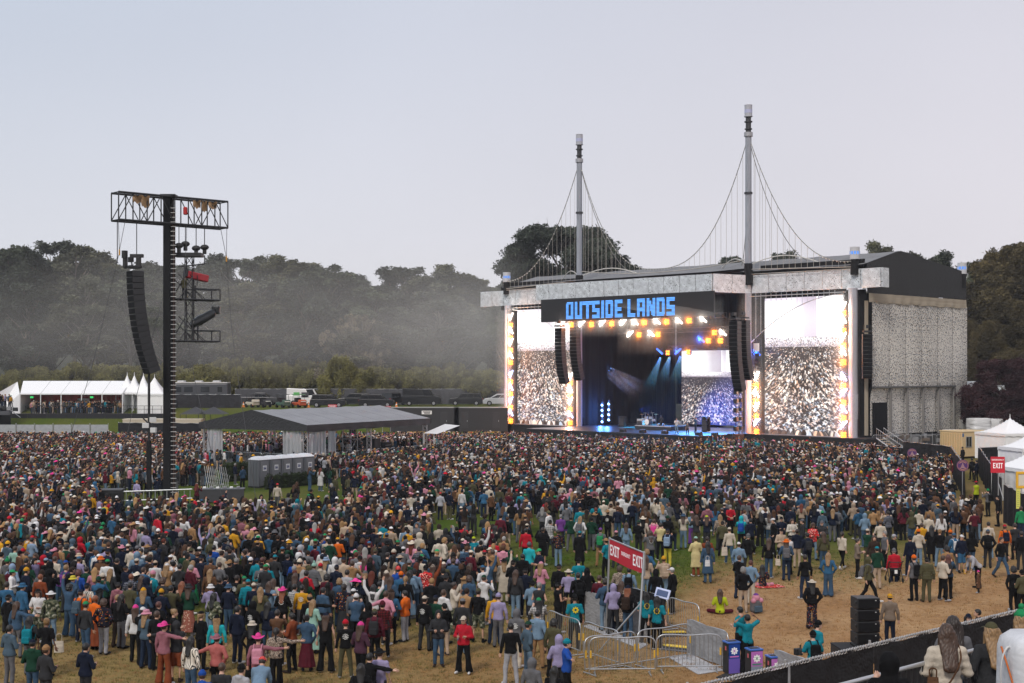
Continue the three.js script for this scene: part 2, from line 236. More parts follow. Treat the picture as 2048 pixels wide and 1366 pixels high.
const sequinMap = speckle(512, 0.4, 0.1, 0.94, 30), sequinBump = dataTex(256, (u, v) => 0.5 + 0.5 * tnoise(u, v, 60, 5) + 0.2 * tnoise(u, v, 20, 1));
const sequin = [0, 1, 2].map((i) => { const t = sequinMap.clone(); t.repeat.set(0.24, 0.24); t.offset.set(i * 0.37, i * 0.61); t.needsUpdate = true; const b = sequinBump.clone(); b.repeat.set(0.5, 0.5); b.needsUpdate = true; return new THREE.MeshStandardMaterial({ color: new THREE.Color().setRGB(0.76, 0.79, 0.82), map: t, bumpMap: b, bumpScale: 0.008, roughness: 0.5, metalness: 0.25 }); });
const camoWall = (() => { const t = dataTex(512, (u, v) => { const a = tnoise(u, v, 52, 3) + 0.35 * tnoise(u, v, 25, 1), b = tnoise(u, v, 47, 9); return a > 0.16 ? [0.17, 0.165, 0.17] : b > 0.2 ? [0.52, 0.56, 0.6] : b < -0.28 ? [0.72, 0.64, 0.55] : [0.82, 0.8, 0.77]; }, 0.16, 0.16, true); return new THREE.MeshStandardMaterial({ map: t, bumpMap: wrinkle, bumpScale: 0.02, roughness: 0.95 }); })();
const paleWrap = cloth(0.42, 0.42, 0.47), membrane = cloth(0.2, 0.2, 0.205, 0.7), tanCloth = cloth(0.42, 0.36, 0.28);
{
  const st = stageThing('stage', 'huge festival stage with silver sequin fascia, black roof and three big screens', 'stage');
  // deck, skirt, floors
  part('deck', [rbox(56, 0.16, 24, 0, 1.92, -10.5), rbox(26, 0.16, 8.2, 0, 1.92, 5.6)], M(0.03, 0.03, 0.034, 0.35), st);
  const skirtPts = [[-28, 1.6], [-13.1, 1.6], [-13.1, 9.8], [13.1, 9.8], [13.1, 1.6], [28, 1.6], [28, -20]];
  for (let i = 0; i < skirtPts.length - 1; i++) { const [ax, az] = skirtPts[i], [bx, bz] = skirtPts[i + 1], L = Math.hypot(bx - ax, bz - az), n = Math.max(1, Math.round(L / 5)); for (let k = 0; k < n; k++) { const u0 = k / n, u1 = (k + 1) / n - 0.03 / L; part('skirt_panel', grid(14, 4, (u, v) => { const w = lerp(u0, u1, u), off = 0.04 * Math.sin(u * 23 + k) * (1 - v * 0.6); return [lerp(ax, bx, w) + off * (bz - az) / L, v * 1.9, lerp(az, bz, w) + off * (bx - ax) / L]; }), M(0.022, 0.022, 0.024, 0.95, 0, { side: THREE.DoubleSide }), st); } }
  // columns
  for (const x of [-26.05, 26.05]) part('column', [cyl(0.47, 0.47, 15.6, x, 9.7, 0.4, 18), cyl(0.53, 0.5, 2.6, x, 5.2, 0.4, 18)], paleWrap, st);
  for (const x of [-12.9, 12.9]) part('column', cyl(0.36, 0.36, 15.6, x, 9.7, 0.6, 18), paleWrap, st);
  for (const x of [-27, 27]) part('rear_column', rbox(0.9, 18, 0.9, x, 9, -20.2), BLACKCLOTH, st);
  // fascia panels, two metres high
  const run = (ax, az, bx, bz, n) => { for (let k = 0; k < n; k++) { const dx = (bx - ax) / n, dz = (bz - az) / n, L = Math.hypot(dx, dz), o = rr(-0.02, 0.02), g = rbox(L - 0.06, 2.0 + rr(-0.02, 0.02), 0.14, 0, 0, 0, 0.02); const uv = g.attributes.uv, pp = g.attributes.position; for (let i = 0; i < uv.count; i++) uv.setXY(i, pp.getX(i) + k * 2.3, pp.getY(i)); g.rotateY(-Math.atan2(dz, dx)); g.translate(ax + dx * (k + 0.5) + o, 18.5, az + dz * (k + 0.5) + o); part('fascia_panel', g, sequin[(k + n) % 3], st); } };
  run(-31.6, 0.2, -15.6, 0.2, 7); run(-15.6, 0.35, -15.6, 5.5, 2); run(-15.6, 5.5, 11.7, 5.5, 12); run(11.75, 5.45, 13.0, 0.3, 2); run(13.05, 0.2, 29.2, 0.2, 7); run(29.25, 0.15, 29.25, -1.2, 1); run(-31.7, -1.2, -31.7, 0.1, 1);
  part('fascia_frame', [box(60.6, 1.7, 0.4, -1.2, 18.5, -0.3), box(27, 1.7, 0.4, -1.95, 18.5, 5.1)], BLACK, st);
  // roof
  const ridge = 21.7, zr = -6.4;
  const roofTop = (x, z) => z > zr ? lerp(ridge, 20.05, (z - zr) / -zr) : lerp(ridge, 20.1, (zr - z) / 14);
  for (let k = 0; k < 11; k++) { const x0 = lerp(-27.4, 27.4, k / 11), x1 = lerp(-27.4, 27.4, (k + 1) / 11) - 0.05; part('roof_membrane', [grid(4, 4, (u, v) => { const x = lerp(x0, x1, u), z = lerp(0.4, zr, v); return [x, roofTop(x, z) - 0.06 * Math.sin(u * Math.PI), z]; }), grid(4, 4, (u, v) => { const x = lerp(x0, x1, u), z = lerp(zr, -20.6, v); return [x, roofTop(x, z) - 0.06 * Math.sin(u * Math.PI), z]; })], M(0.2, 0.2, 0.205, 0.7, 0, { side: THREE.DoubleSide, bumpMap: wrinkle, bumpScale: 0.03, map: grime }), st); }
  part('porch_roof', grid(12, 3, (u, v) => [lerp(-15.4, 11.6, u), lerp(19.75, 20.6, v), lerp(5.3, -2.6, v)]), M(0.21, 0.21, 0.215, 0.7, 0, { side: THREE.DoubleSide, bumpMap: wrinkle, bumpScale: 0.03, map: grime }), st);
  for (const s of [-1, 1]) {
    part('gable', quad([V(27.6 * s, 16.9, 0.2), V(27.6 * s, 17.05, -20.6), V(27.6 * s, 20.1, -20.6), V(27.6 * s, ridge, zr), V(27.6 * s, 20.05, 0.2)], [[0, 0], [20, 0], [20, 3], [7, 5], [0, 3]]), M(0.017, 0.017, 0.018, 0.75, 0, { side: THREE.DoubleSide, bumpMap: wrinkle, bumpScale: 0.12 }), st);
    part('eave_band', box(13, 1.1, 0.25, 20.4 * s, 20, -0.4), BLACKCLOTH, st);
  }
  // side wall of printed scrim: panels between seams, lower bays with posts, tan valance
  for (let k = 0; k < 6; k++) {
    const z0 = -0.8 - k * 3.35, z1 = z0 - 3.3; const g = grid(6, 14, (u, v) => [27.35 + 0.1 * Math.sin(u * Math.PI) * Math.sin(v * 3) + (v < 0.32 ? 0.0 : 0.22), lerp(2.2, 16.2, v), lerp(z0, z1, u)]); const uv = g.attributes.uv; for (let i = 0; i < uv.count; i++) uv.setXY(i, uv.getX(i) * 3.3 + k * 1.7, uv.getY(i) * 14); part('wall_panel', g, camoWall, st);
    if (k < 5) part('wall_post', rbox(0.22, 5.6, 0.28, 27.75, 4.8, z0 - 3.32), M(0.2, 0.19, 0.18, 0.7), st);
  }
  part('wall_ledge', rbox(0.3, 0.2, 17, 27.8, 7.2, -9.2), M(0.1, 0.1, 0.1, 0.7), st);
  part('side_door', rbox(0.2, 3.6, 2.6, 27.5, 3.8, -2.4), M(0.006, 0.006, 0.007, 0.95), st);
  part('valance', grid(60, 3, (u, v) => [27.7 + 0.07 * Math.sin(u * 70) * (1 - v), 16.0 + v * 0.95 + 0.05 * Math.sin(u * 33) * (1 - v), lerp(0, -20.4, u)]), tanCloth, st);
  part('tan_edge', grid(3, 20, (u, v) => [27.15 - u * 0.15, 2.2 + 14 * v, -0.75 + u * 0.5]), tanCloth, st);
  // inner drapes and ceiling
  const drape = (ax, az, bx, bz, y0, y1) => part('drape', grid(90, 3, (u, v) => { const L = Math.hypot(bx - ax, bz - az), o = 0.13 * Math.sin(u * L * 4.2) + 0.05 * Math.sin(u * L * 11); return [lerp(ax, bx, u) + o * (bz - az) / L, lerp(y0, y1, v), lerp(az, bz, u) - o * (bx - ax) / L]; }), M(0.011, 0.011, 0.012, 0.95, 0, { side: THREE.DoubleSide }), st);
  drape(-27, -0.6, -13.4, -0.6, 2, 17.4); drape(13.4, -0.6, 27, -0.6, 2, 17.4); drape(-13.5, -0.6, -13.5, -18, 2, 20); drape(13.5, -0.6, 13.5, -18, 2, 20); drape(-13.5, -14, -9.4, -14, 2, 20); drape(-7.6, -14, -1.7, -14, 2, 20); drape(0.4, -14, 13.5, -14, 2, 20); drape(-9.4, -14, -7.6, -14, 4.6, 20); drape(-1.7, -14, 0.4, -14, 4.6, 20); drape(26.95, -0.4, 26.95, -20, 2, 17);
  part('ceiling', box(54, 0.1, 20, 0, 19.3, -10.3), M(0.008, 0.008, 0.009, 0.95), st);
  part('header', box(26.6, 1.6, 0.15, -1.9, 16.9, 4.95), M(0.01, 0.01, 0.011, 0.9), st);
  part('lamp_truss', [...truss([-13, 15, 4.4], [12.6, 15, 4.4], 0.5, 0.035, 1.1), ...truss([-6, 13.6, 1], [11, 13.6, 1], 0.5, 0.035, 1.1), ...truss([-3, 11.7, -5], [9, 11.7, -5], 0.45, 0.035, 1.1)], DARKSTEEL, st);
  for (const [x, z] of [[-25.4, 0.7], [-14.1, 0.7], [14.1, 0.7], [25.35, 0.7]]) part('lamp_ladder', truss([x, 2.0, z], [x, 16.9, z], 0.36, 0.035, 0.75), DARKSTEEL, st);
  // bridge motif: arch and hanging rods before each screen
  for (const s of [-1, 1]) {
    const g = []; const yc = (t) => 12.4 + 4.9 * (1 - Math.pow(1 - t, 2)); const pts = []; for (let i = 0; i <= 16; i++) pts.push([s * lerp(13.6, 25.4, i / 16), yc(i / 16) - 0.4, 1.1]); g.push(tube(pts, 0.05, 30, 5));
    for (let i = 0; i < 17; i++) { const x = s * lerp(13.6, 25, i / 17); g.push(bar([x, 17.4, 1.1], [x, yc(i / 17) - 0.4, 1.1], 0.03, 4)); }
    g.push(bar([s * 13.4, 17.1, 1.1], [s * 25.6, 17.1, 1.1], 0.05, 5)); part('bridge_arch', g, STEEL, st);
  }
  for (const x of [-13.6, 13.6]) part('corner_bracket', box(0.5, 12, 1.1, x, 9, -0.3), M(0.02, 0.02, 0.022, 0.9), st);
}
// masts and suspension cables
for (const [x, l] of [[-12.9, 'shorter looking grey mast over the far half of the stage roof'], [12.9, 'tallest grey mast over the near half of the stage roof']]) {
  const t = stageThing('mast', l, 'mast', x, 0, 0.6); tag(t, null, null, 'suspension masts');
  part('shaft', cyl(0.34, 0.36, 14.7, 0, 27.8, 0, 18), cloth(0.36, 0.38, 0.43), t); part('base_sleeve', cyl(0.46, 0.5, 2.4, 0, 19.6, 0, 16), BLACKCLOTH, t);
  part('collar', [cyl(0.48, 0.48, 0.45, 0, 35.1, 0, 18)], M(0.36, 0.36, 0.38, 0.5, 0.3), t); part('middle_ring', cyl(0.46, 0.46, 0.22, 0, 28.6, 0, 16), M(0.04, 0.04, 0.045, 0.5), t);
  part('neck', [cyl(0.3, 0.3, 2, 0, 36.1, 0, 12), cyl(0.44, 0.44, 0.12, 0, 36.5, 0, 14), cyl(0.42, 0.42, 0.1, 0, 35.7, 0, 14)], M(0.03, 0.03, 0.034, 0.6), t);
  const lan = part('lantern', [cyl(0.42, 0.42, 1.2, 0, 37.65, 0, 18), cyl(0.47, 0.47, 0.1, 0, 37.1, 0, 18), cyl(0.44, 0.42, 0.12, 0, 38.3, 0, 18)], M(0.4, 0.41, 0.45, 0.6), t); part('lantern_band', cyl(0.43, 0.43, 0.4, 0, 37.65, 0, 18), M(0.42, 0.44, 0.62, 0.6), lan);
}
{
  const cat = (a, b, n, sag) => { const p = []; for (let i = 0; i <= n; i++) { const u = i / n; p.push([lerp(a[0], b[0], u), lerp(a[1], b[1], u) - sag * 4 * u * (1 - u), lerp(a[2], b[2], u)]); } return p; };
  const spans = [['far', -12.9, -26.2, 20.7, 3.4, 'steep cable curtain from the shorter mast down to the far roof corner'], ['near', 12.9, 26.0, 20.3, 3.4, 'steep cable curtain from the tallest mast down to the near lantern post'], ['mid', 0, 0, 0, 0, 'long sagging cable with hanging rods strung between the two masts']];
  const cableM = M(0.24, 0.235, 0.22, 0.6, 0.3), rodM = M(0.42, 0.39, 0.35, 0.6, 0.2), bulbM = M(0.6, 0.58, 0.52, 0.4);
  spans.forEach(([k, x0, x1, yEnd, sag, l]) => {
    const t = stageThing('suspension_cable', l, 'cable', 0, 0, 0.6); tag(t, null, null, 'suspension cables');
    const pts = k === 'mid' ? cat([-12.9, 35.0, 0], [12.9, 35.0, 0], 60, 14.6) : cat([x0, 35.0, 0], [x1, yEnd, 0], 30, sag * 1.35);
    if (k === 'mid') pts.forEach((p) => { const u = Math.abs(p[0]) / 12.9; p[1] = 20.9 + 14.1 * Math.pow(u, 2.6); }); else pts.forEach((p) => { const u = Math.abs(p[0] - x1) / Math.abs(x0 - x1); p[1] = yEnd + (35.0 - yEnd) * Math.pow(u, 2.3); });
    part('cable', [tube(pts, 0.045, 70, 5)], cableM, t);
    const rods = [], bulbs = []; const n = k === 'mid' ? 34 : 17;
    for (let i = 1; i < n; i++) { const u = i / n, x = k === 'mid' ? lerp(-12.9, 12.9, u) : lerp(x0, x1, u), w = k === 'mid' ? Math.abs(x) / 12.9 : Math.abs(x - x1) / Math.abs(x0 - x1), y = k === 'mid' ? 20.9 + 14.1 * Math.pow(w, 2.6) : yEnd + (35.0 - yEnd) * Math.pow(w, 2.3), yb = (k === 'mid' ? 20.5 + 0.8 * Math.pow(w, 2) : 19.7 + 0.5 * w); if (y - yb > 0.25) part('hanger', bar([x, yb, 0], [x, y, 0], 0.024, 4), rodM, t); }
    for (let i = 0; i < pts.length; i += k === 'mid' ? 1 : 1) bulbs.push(new THREE.SphereGeometry(0.075, 6, 4).translate(...pts[i]).translate(0, -0.05, 0)); tag(part('bulb_string', bulbs, bulbM, t), null, null, null, 'stuff');
    part('chord', k === 'mid' ? tube(cat([-12.9, 21.3, 0], [12.9, 21.3, 0], 10, 0.8), 0.05, 20, 5) : [bar([x0, 20.15, 0], [x1, 19.7, 0], 0.05, 5), bar([x0, 19.6, 0], [x1, 19.5, 0], 0.04, 5)], rodM, t);
  });
  for (const [x, l] of [[-12.9, 'inner pair of steep cables falling from the shorter mast across the roof'], [12.9, 'inner pair of steep cables falling from the tallest mast across the roof']]) {
    const t = stageThing('cross_cable', l, 'cable', 0, 0, 0); tag(t, null, null, 'suspension cables');
    for (const s of [-1, 1]) { const f = (u) => [x + s * 5.2 * Math.pow(u, 1.1), 20.9 + 14.1 * Math.pow(1 - u, 2), 0.6 - 5.5 * u]; const p = []; for (let i = 0; i <= 24; i++) p.push(f(i / 24)); part('cable', tube(p, 0.04, 40, 5), cableM, t); for (let i = 1; i < 9; i++) { const q = f(i / 9); part('hanger', bar([q[0], 20.9, q[2]], q, 0.022, 4), rodM, t); } const arch = []; for (let i = 0; i <= 12; i++) { const u = i / 12; arch.push([x + s * 7 * u, 20.6 + 1.0 * Math.sin(u * Math.PI), 0.6 - 4 * u]); } part('arch_rib', tube(arch, 0.06, 20, 5), M(0.6, 0.58, 0.54, 0.6), t); }
  }
  for (const [x, z, y, l] of [[-26.4, 0.3, 20.6, 'small lantern post at the far front corner of the stage roof'], [26.2, 0.3, 20.5, 'small lantern post with blue light at the near front roof corner'], [27.4, -20, 19.9, 'small lantern post at the rear corner of the stage roof']]) {
    const t = stageThing('lantern_post', l, 'lantern', x, y - 1.2, z); tag(t, null, null, 'roof corner lanterns'); part('post', cyl(0.42, 0.45, 1.6, 0, 0.4, 0, 14), BLACKCLOTH, t); const a = part('lantern', [cyl(0.5, 0.5, 0.5, 0, 1.45, 0, 18), cyl(0.5, 0.5, 0.45, 0, 2.25, 0, 18)], M(0.5, 0.5, 0.52, 0.6), t); part('blue_band', cyl(0.48, 0.48, 0.36, 0, 1.86, 0, 18), glow(0.12, 0.35, 1, 0.7), a); for (let i = 0; i < 10; i++) part('louvre', box(0.06, 0.36, 0.06, Math.cos(i * 0.628) * 0.5, 1.86, Math.sin(i * 0.628) * 0.5), M(0.5, 0.5, 0.52, 0.6), a);
  }
}
// screens
const videoTex = (sd, w, h, full) => canvasTex(w, h, (c) => {
  seed = sd; const R = (a, b) => rr(a, b); const cx = w * 0.5, cy = h * 0.33;
  c.fillStyle = '#3c3634'; c.fillRect(0, 0, w, h);
  let g = c.createLinearGradient(0, 0, 0, h * 0.4); g.addColorStop(0, '#a79dad'); g.addColorStop(0.7, '#cfc6d0'); g.addColorStop(1, '#8a7f84'); c.fillStyle = g; c.fillRect(0, 0, w, h * 0.36);
  for (let i = 0; i < 12; i++) { const x = R(-0.1, 1) * w, q = c.createRadialGradient(x, h * 0.16, 2, x, h * 0.16, w * R(0.15, 0.4)); q.addColorStop(0, 'rgba(255,255,255,0.7)'); q.addColorStop(1, 'rgba(255,255,255,0)'); c.fillStyle = q; c.fillRect(0, 0, w, h * 0.34); }
  { const q = c.createLinearGradient(w * 0.36, 0, w * 0.68, 0); q.addColorStop(0, 'rgba(140,125,140,0)'); q.addColorStop(0.5, 'rgba(140,125,140,0.45)'); q.addColorStop(0.95, 'rgba(140,125,140,0.5)'); q.addColorStop(1, 'rgba(140,125,140,0)'); c.fillStyle = q; c.fillRect(w * 0.36, 0, w * 0.32, h * 0.29); } c.fillStyle = '#fff'; c.fillRect(w * 0.665, 0, w * 0.012, h * 0.28); c.fillStyle = 'rgba(255,255,255,0.85)'; c.fillRect(w * 0.74, 0, w * 0.3, h * 0.29); c.fillStyle = 'rgba(255,255,255,.8)'; c.fillRect(0, h * 0.02, w * 0.36, h * 0.25);
  const cols = ['#fff6ea', '#efdccb', '#d6c9c2', '#d8a98c', '#b7c3d2', '#1b1817', '#2a2523', '#141110', '#5c5450', '#938a85', '#c9b4a6', '#e5c7b4', '#fff6ee', '#332d2b', '#1d1918'];
  const n = full ? 6000 : 4200;
  for (let i = 0; i < n; i++) {
    const f = Math.pow(i / n, 1.0), y = h * (0.29 + 0.75 * Math.pow(f, 1.2)), x = R(-0.05, 1.05) * w, s = h * (0.0028 + 0.032 * Math.pow((y / h - 0.29) / 0.73, 1.8)), dk = rnd() < 0.36, a = Math.atan2(y - cy, x - cx), st = 1.1 + 1.3 * Math.hypot((x - cx) / w, (y - cy) / h);
    c.save(); c.translate(x, y); c.rotate(a); c.globalAlpha = R(0.55, 0.95); const k = dk ? pick(['#1b1817', '#2a2523', '#141110', '#5c5450', '#332d2b', '#4a3b34']) : pick(cols);
    if (y > h * 0.72 && i % 3 === 0) { c.fillStyle = 'rgba(255,176,110,0.4)'; c.beginPath(); c.ellipse(s * 0.3, 0, s * st, s * 0.9, 0, 0, 7); c.fill(); c.fillStyle = 'rgba(110,150,200,0.14)'; c.beginPath(); c.ellipse(-s * 0.3, 0, s * st, s * 0.9, 0, 0, 7); c.fill(); }
    c.fillStyle = k; c.beginPath(); c.ellipse(0, 0, s * st, s * R(0.6, 0.9), 0, 0, 7); c.fill(); c.restore();
  }
  for (const [x, y, k] of [] ?? [[0.42, 0.9, '#f0b8c2'], [0.66, 0.95, '#f2a6cf'], [0.52, 0.86, '#ffffff'], [0.3, 0.87, '#fff'], [0.78, 0.84, '#fff'], [0.08, 0.97, '#ffd9a6'], [0.9, 0.96, '#ffe0b8']]) { const q = c.createRadialGradient(x * w, y * h, 3, x * w, y * h, w * 0.1); q.addColorStop(0, k); q.addColorStop(0.6, k); q.addColorStop(1, 'rgba(40,50,80,0)'); c.fillStyle = q; c.globalAlpha = 0.8; c.save(); c.translate(x * w, y * h); c.scale(0.8, 1.25); c.translate(-x * w, -y * h); c.fillRect(0, h * 0.6, w, h * 0.5); c.restore(); }
});
const pixelMat = (tex, k, tint = 0xffffff) => new THREE.MeshStandardMaterial({ color: 0x020202, roughness: 0.6, emissive: tint, emissiveMap: tex, emissiveIntensity: k });
function screen(name, label, x0, x1, y0, y1, z, tex, k) {
  const w = x1 - x0, h = y1 - y0, t = stageThing(name, label, 'screen', (x0 + x1) / 2, y0, z); tag(t, null, null, 'stage video screens');
  part('housing', rbox(w + 0.12, h + 0.1, 0.25, 0, h / 2, -0.15), BLACK, t);
  const p = new THREE.PlaneGeometry(w, h).translate(0, h / 2, 0); part('display', p, pixelMat(tex, k), t);
  const l = new THREE.RectAreaLight(0xf2f0ff, 0.35, w, h); l.position.set(0, h / 2, 0.1); l.lookAt(0, h / 2, 10); l.castShadow = true; t.add(l); l.rotation.set(0, Math.PI, 0);
}
const vid = videoTex(77, 460, 650, true), vid2 = videoTex(55, 460, 650, true), vid3 = videoTex(99, 400, 400, false); seed = 4242;
screen('led_screen', 'tall video screen showing a blurred crowd on the far wing of the stage', -24.55, -14.75, 1.95, 16.85, 0.1, vid2, 1.35);
screen('led_screen', 'tall video screen showing a blurred crowd beside the patterned stage wall', 14.75, 24.8, 1.95, 16.85, 0.1, vid, 1.35);
screen('led_screen', 'square video screen hanging at the back of the stage behind the band', -4.4, 4.9, 2.3, 11.4, -9, vid3, 0.95);
// name sign of blue lamps: letters of barred strokes
{
  const t = stageThing('name_sign', 'black sign panel with blue lit OUTSIDE LANDS lettering', 'sign', -1.1, 14.85, 5.75);
  part('panel', rbox(26.6, 2.78, 0.25, 0, 1.38, 0), M(0.012, 0.012, 0.014, 0.7), t);
  const L = { O: [[0, 0, 1, 5], [2, 0, 1, 5], [0, 0, 3, 1.2], [0.4, 4.6, 2.6, 0.9]], U: [[0, 0, 1, 5.4], [2, 0, 1, 5.4], [0, 0, 3, 1.3]], T: [[-0.6, 4.3, 4.4, 1.2], [1, 0, 1.1, 5]], S: [[0, 0, 3, 1.2], [1.9, 0, 1.1, 3], [0, 2.1, 3, 1], [0, 2.1, 1.1, 3.3], [0, 4.4, 3, 1.1]], I: [[0, 0, 1.1, 5.4]], D: [[0, 0, 1, 5.4], [2, 0.3, 1, 4.7], [0, 0, 2.8, 1.2], [0, 4.3, 2.8, 1.1]], E: [[0, 0, 1, 5.4], [0, 0, 3, 1.2], [0, 2.1, 2.6, 1], [0, 4.3, 3, 1.1]], L: [[0, 0, 1.1, 5.4], [0, 0, 3, 1.2]], A: [[0, 0, 1, 5.4], [2, 0, 1, 5.4], [0, 4.3, 3, 1.1], [0, 1.7, 3, 1]], N: [[0, 0, 1, 5.4], [2.2, 0, 1, 5.4], [0.9, 3.2, 0.8, 1.6], [1.3, 1.6, 0.9, 1.8], [1.7, 0.4, 0.6, 1.6]] };
  const txt = 'OUTSIDE LANDS', adv = { I: 1.7, ' ': 1.3, T: 3.5 }; let wsum = 0; for (const ch of txt) wsum += adv[ch] ?? 3.7;
  const k = 17.1 / wsum, dots = glow(0.1, 0.36, 1, 1.25); let cx = -10.06 + 1.1;
  for (const ch of txt) {
    if (L[ch]) { const b = []; const cell = 0.148; for (let r = 0; r < 14; r++) { const y = 0.22 + r * cell + 0.02; let spans = L[ch].filter(([, sy, , sh]) => { const q = (r + 0.5) * cell / (14 * cell) * 5.5; return q >= sy && q < sy + sh; }).map(([sx, , sw]) => [sx * k, (sx + sw) * k]).sort((a, c) => a[0] - c[0]); const m = []; for (const s of spans) { if (m.length && s[0] <= m[m.length - 1][1] + 0.02) m[m.length - 1][1] = Math.max(m[m.length - 1][1], s[1]); else m.push([...s]); } for (const [a, c] of m) { const n = Math.max(1, Math.round((c - a) / 0.155)), q = (c - a) / n; for (let i = 0; i < n; i++) b.push(box(q * 0.8, cell * 0.62, 0.04, cx + a + q * (i + 0.5), y + cell / 2, 0.15)); } } part('letter', b, dots, t).userData.kind = 'stuff'; }
    cx += (adv[ch] ?? 3.7) * k;
  }
}
// lamps
{
  const mk = (type) => {
    const g = new THREE.Group();
    if (type === 'amber') { part('housing', [rbox(0.66, 0.66, 0.3, 0, 0, -0.2, 0.2), bar([-0.36, 0, -0.2], [-0.36, 0.45, -0.2], 0.03, 5), bar([0.36, 0, -0.2], [0.36, 0.45, -0.2], 0.03, 5), bar([-0.36, 0.45, -0.2], [0.36, 0.45, -0.2], 0.03, 5)], BLACK, g); for (const x of [-0.16, 0.16]) for (const y of [-0.16, 0.16]) part('lens', new THREE.SphereGeometry(0.145, 12, 8).scale(1, 1, 0.5).translate(x, y, -0.02), glow(1, 0.23, 0.006, 2.4), g); }
    if (type === 'white' || type === 'blue' || type === 'ice') { part('housing', [rbox(1.25, 0.26, 0.2, 0, 0, -0.16, 0.04), bar([0, 0.1, -0.2], [0, 0.5, -0.2], 0.03, 5)], BLACK, g); part('lens', rbox(1.15, 0.2, 0.1, 0, 0, 0, 0.04), type === 'white' ? glow(1, 0.86, 0.74, 5) : type === 'ice' ? glow(0.45, 0.62, 1, 3) : glow(0.02, 0.13, 1, 2.2), g); }
    if (type === 'spot') { part('housing', [cyl(0.16, 0.2, 0.45, 0, 0.1, -0.1, 12), bar([0, 0.2, -0.1], [0, 0.6, -0.1], 0.03, 5)], BLACK, g); part('lens', new THREE.SphereGeometry(0.16, 10, 8).translate(0, -0.12, 0.02), glow(0.3, 0.55, 1, 4), g); }
    return g;
  };
  const proto = { amber: mk('amber'), white: mk('white'), blue: mk('blue'), ice: mk('ice'), spot: mk('spot') };
  const what = { amber: 'four-cell amber lamp', white: 'bright white lamp bar', blue: 'deep blue lamp bar', ice: 'cold white lamp bar', spot: 'small blue beam lamp' }, colr = { amber: [0xff8a1e, 15], white: [0xfff0e0, 11], blue: [0x2a66ff, 12], ice: [0xbcd0ff, 6], spot: [0x4f8dff, 8] };
  function lamps(where, list, z, ox, oy, k, group) { list.forEach(([type, x, y, tilt], i) => { const p = SP(ox + x / k, oy + y / k, z), o = cloneOf(proto[type], 'stage_lamp', null, stageAt(p.x, p.y, p.z), ST); if (type !== 'amber') o.rotateZ((tilt ?? (i % 2 ? -35 : 35)) * Math.PI / 180); tag(o, what[type] + ' ' + where, 'lamp', group); const l = new THREE.PointLight(colr[type][0], colr[type][1]); l.position.set(0, 0, 0.35); l.shadow.radius = 10; l.castShadow = true; o.add(l); }); }
  const col = (ys, x) => ys.map(([t, y, a]) => [t, x, y, a]);
  lamps('in the row under the lit sign', [['white', 580, 450], ['amber', 648, 458], ['white', 720, 450], ['amber', 790, 455], ['white', 865, 445], ['amber', 932, 450], ['white', 1010, 440], ['white', 1095, 437], ['amber', 1163, 442], ['white', 1250, 432], ['amber', 1320, 437], ['white', 1405, 428], ['amber', 1480, 428], ['white', 1575, 418]], 5.6, 960, 520, 3.531, 'lamps under the sign');
  lamps('in the second row inside the stage', [['white', 1060, 522], ['amber', 1125, 528], ['white', 1208, 518, -35], ['amber', 1260, 525], ['amber', 1657, 512], ['white', 1715, 512], ['amber', 1615, 570], ['amber', 1700, 570], ['blue', 1560, 560, -35]], 1.6, 960, 520, 3.531, 'lamps inside the stage');
  lamps('in the lowest row inside the stage', [['blue', 1268, 645, -35], ['amber', 1325, 655], ['blue', 1398, 645, 35], ['amber', 1470, 650]], -4.6, 960, 520, 3.531, 'lamps inside the stage');
  lamps('on the far outer ladder', col([['white', 400, 60], ['amber', 460], ['white', 495, -60], ['amber', 550], ['white', 580, 60], ['amber', 637], ['white', 670, -60], ['amber', 725], ['ice', 805, 60], ['amber', 860], ['ice', 895, -60], ['amber', 945], ['ice', 990, 60], ['amber', 1040], ['ice', 1075, -60], ['amber', 1135]], 221), 1.05, 960, 520, 3.531, 'lamps on the far ladder');
  lamps('on the far mast ladder', col([['white', 822, 60], ['amber', 868], ['white', 910, -60], ['amber', 965], ['white', 995, 60], ['amber', 1055], ['ice', 1090, -50], ['amber', 1150]], 641), 1.05, 960, 520, 3.531, 'lamps on the inner far ladder');
  lamps('on the near mast ladder', col([['blue', 650, -40], ['white', 820, 60], ['amber', 890], ['white', 940, -60], ['amber', 1000], ['white', 1035, 60], ['amber', 1105], ['ice', 1145, 45], ['amber', 1212]], 1955), 1.05, 960, 520, 3.531, 'lamps on the inner near ladder');
  lamps('on the wall side ladder', col([['white', 492, 60], ['amber', 530], ['white', 560, -60], ['amber', 630], ['white', 665, 60], ['amber', 715], ['white', 745, -60], ['amber', 810], ['ice', 890, -55], ['amber', 945], ['ice', 982, 45], ['amber', 1040], ['ice', 1076, -45], ['amber', 1127], ['ice', 1165, 45], ['amber', 1222]], 704), 1.05, 1440, 440, 2.845, 'lamps on the near ladder');
  lamps('in the low blue block', [[863, 1018], [863, 1055], [863, 1093], [863, 1135], [910, 1010], [910, 1050], [910, 1085], [910, 1122]].map(([x, y]) => ['spot', x, y, 0]), -3, 960, 520, 3.531, 'blue block of beam lamps');
  lamps('above the shaft of white haze', [['spot', 833, 765, 0], ['spot', 880, 764, 0], ['spot', 922, 763, 0]], -6, 960, 520, 3.531, 'beam lamps');
  // thin stage smoke hanging at the lamps, lit by them
  const soft = (kx, ky) => dataTex(128, (u, v) => { const e = Math.pow(Math.max(0, Math.sin(Math.PI * u)), kx) * Math.pow(Math.max(0, Math.sin(Math.PI * v)), ky); return clamp(e * (0.75 + 0.45 * tnoise(u, v, 4, 3) + 0.25 * tnoise(u, v, 9, 5)), 0, 1); });
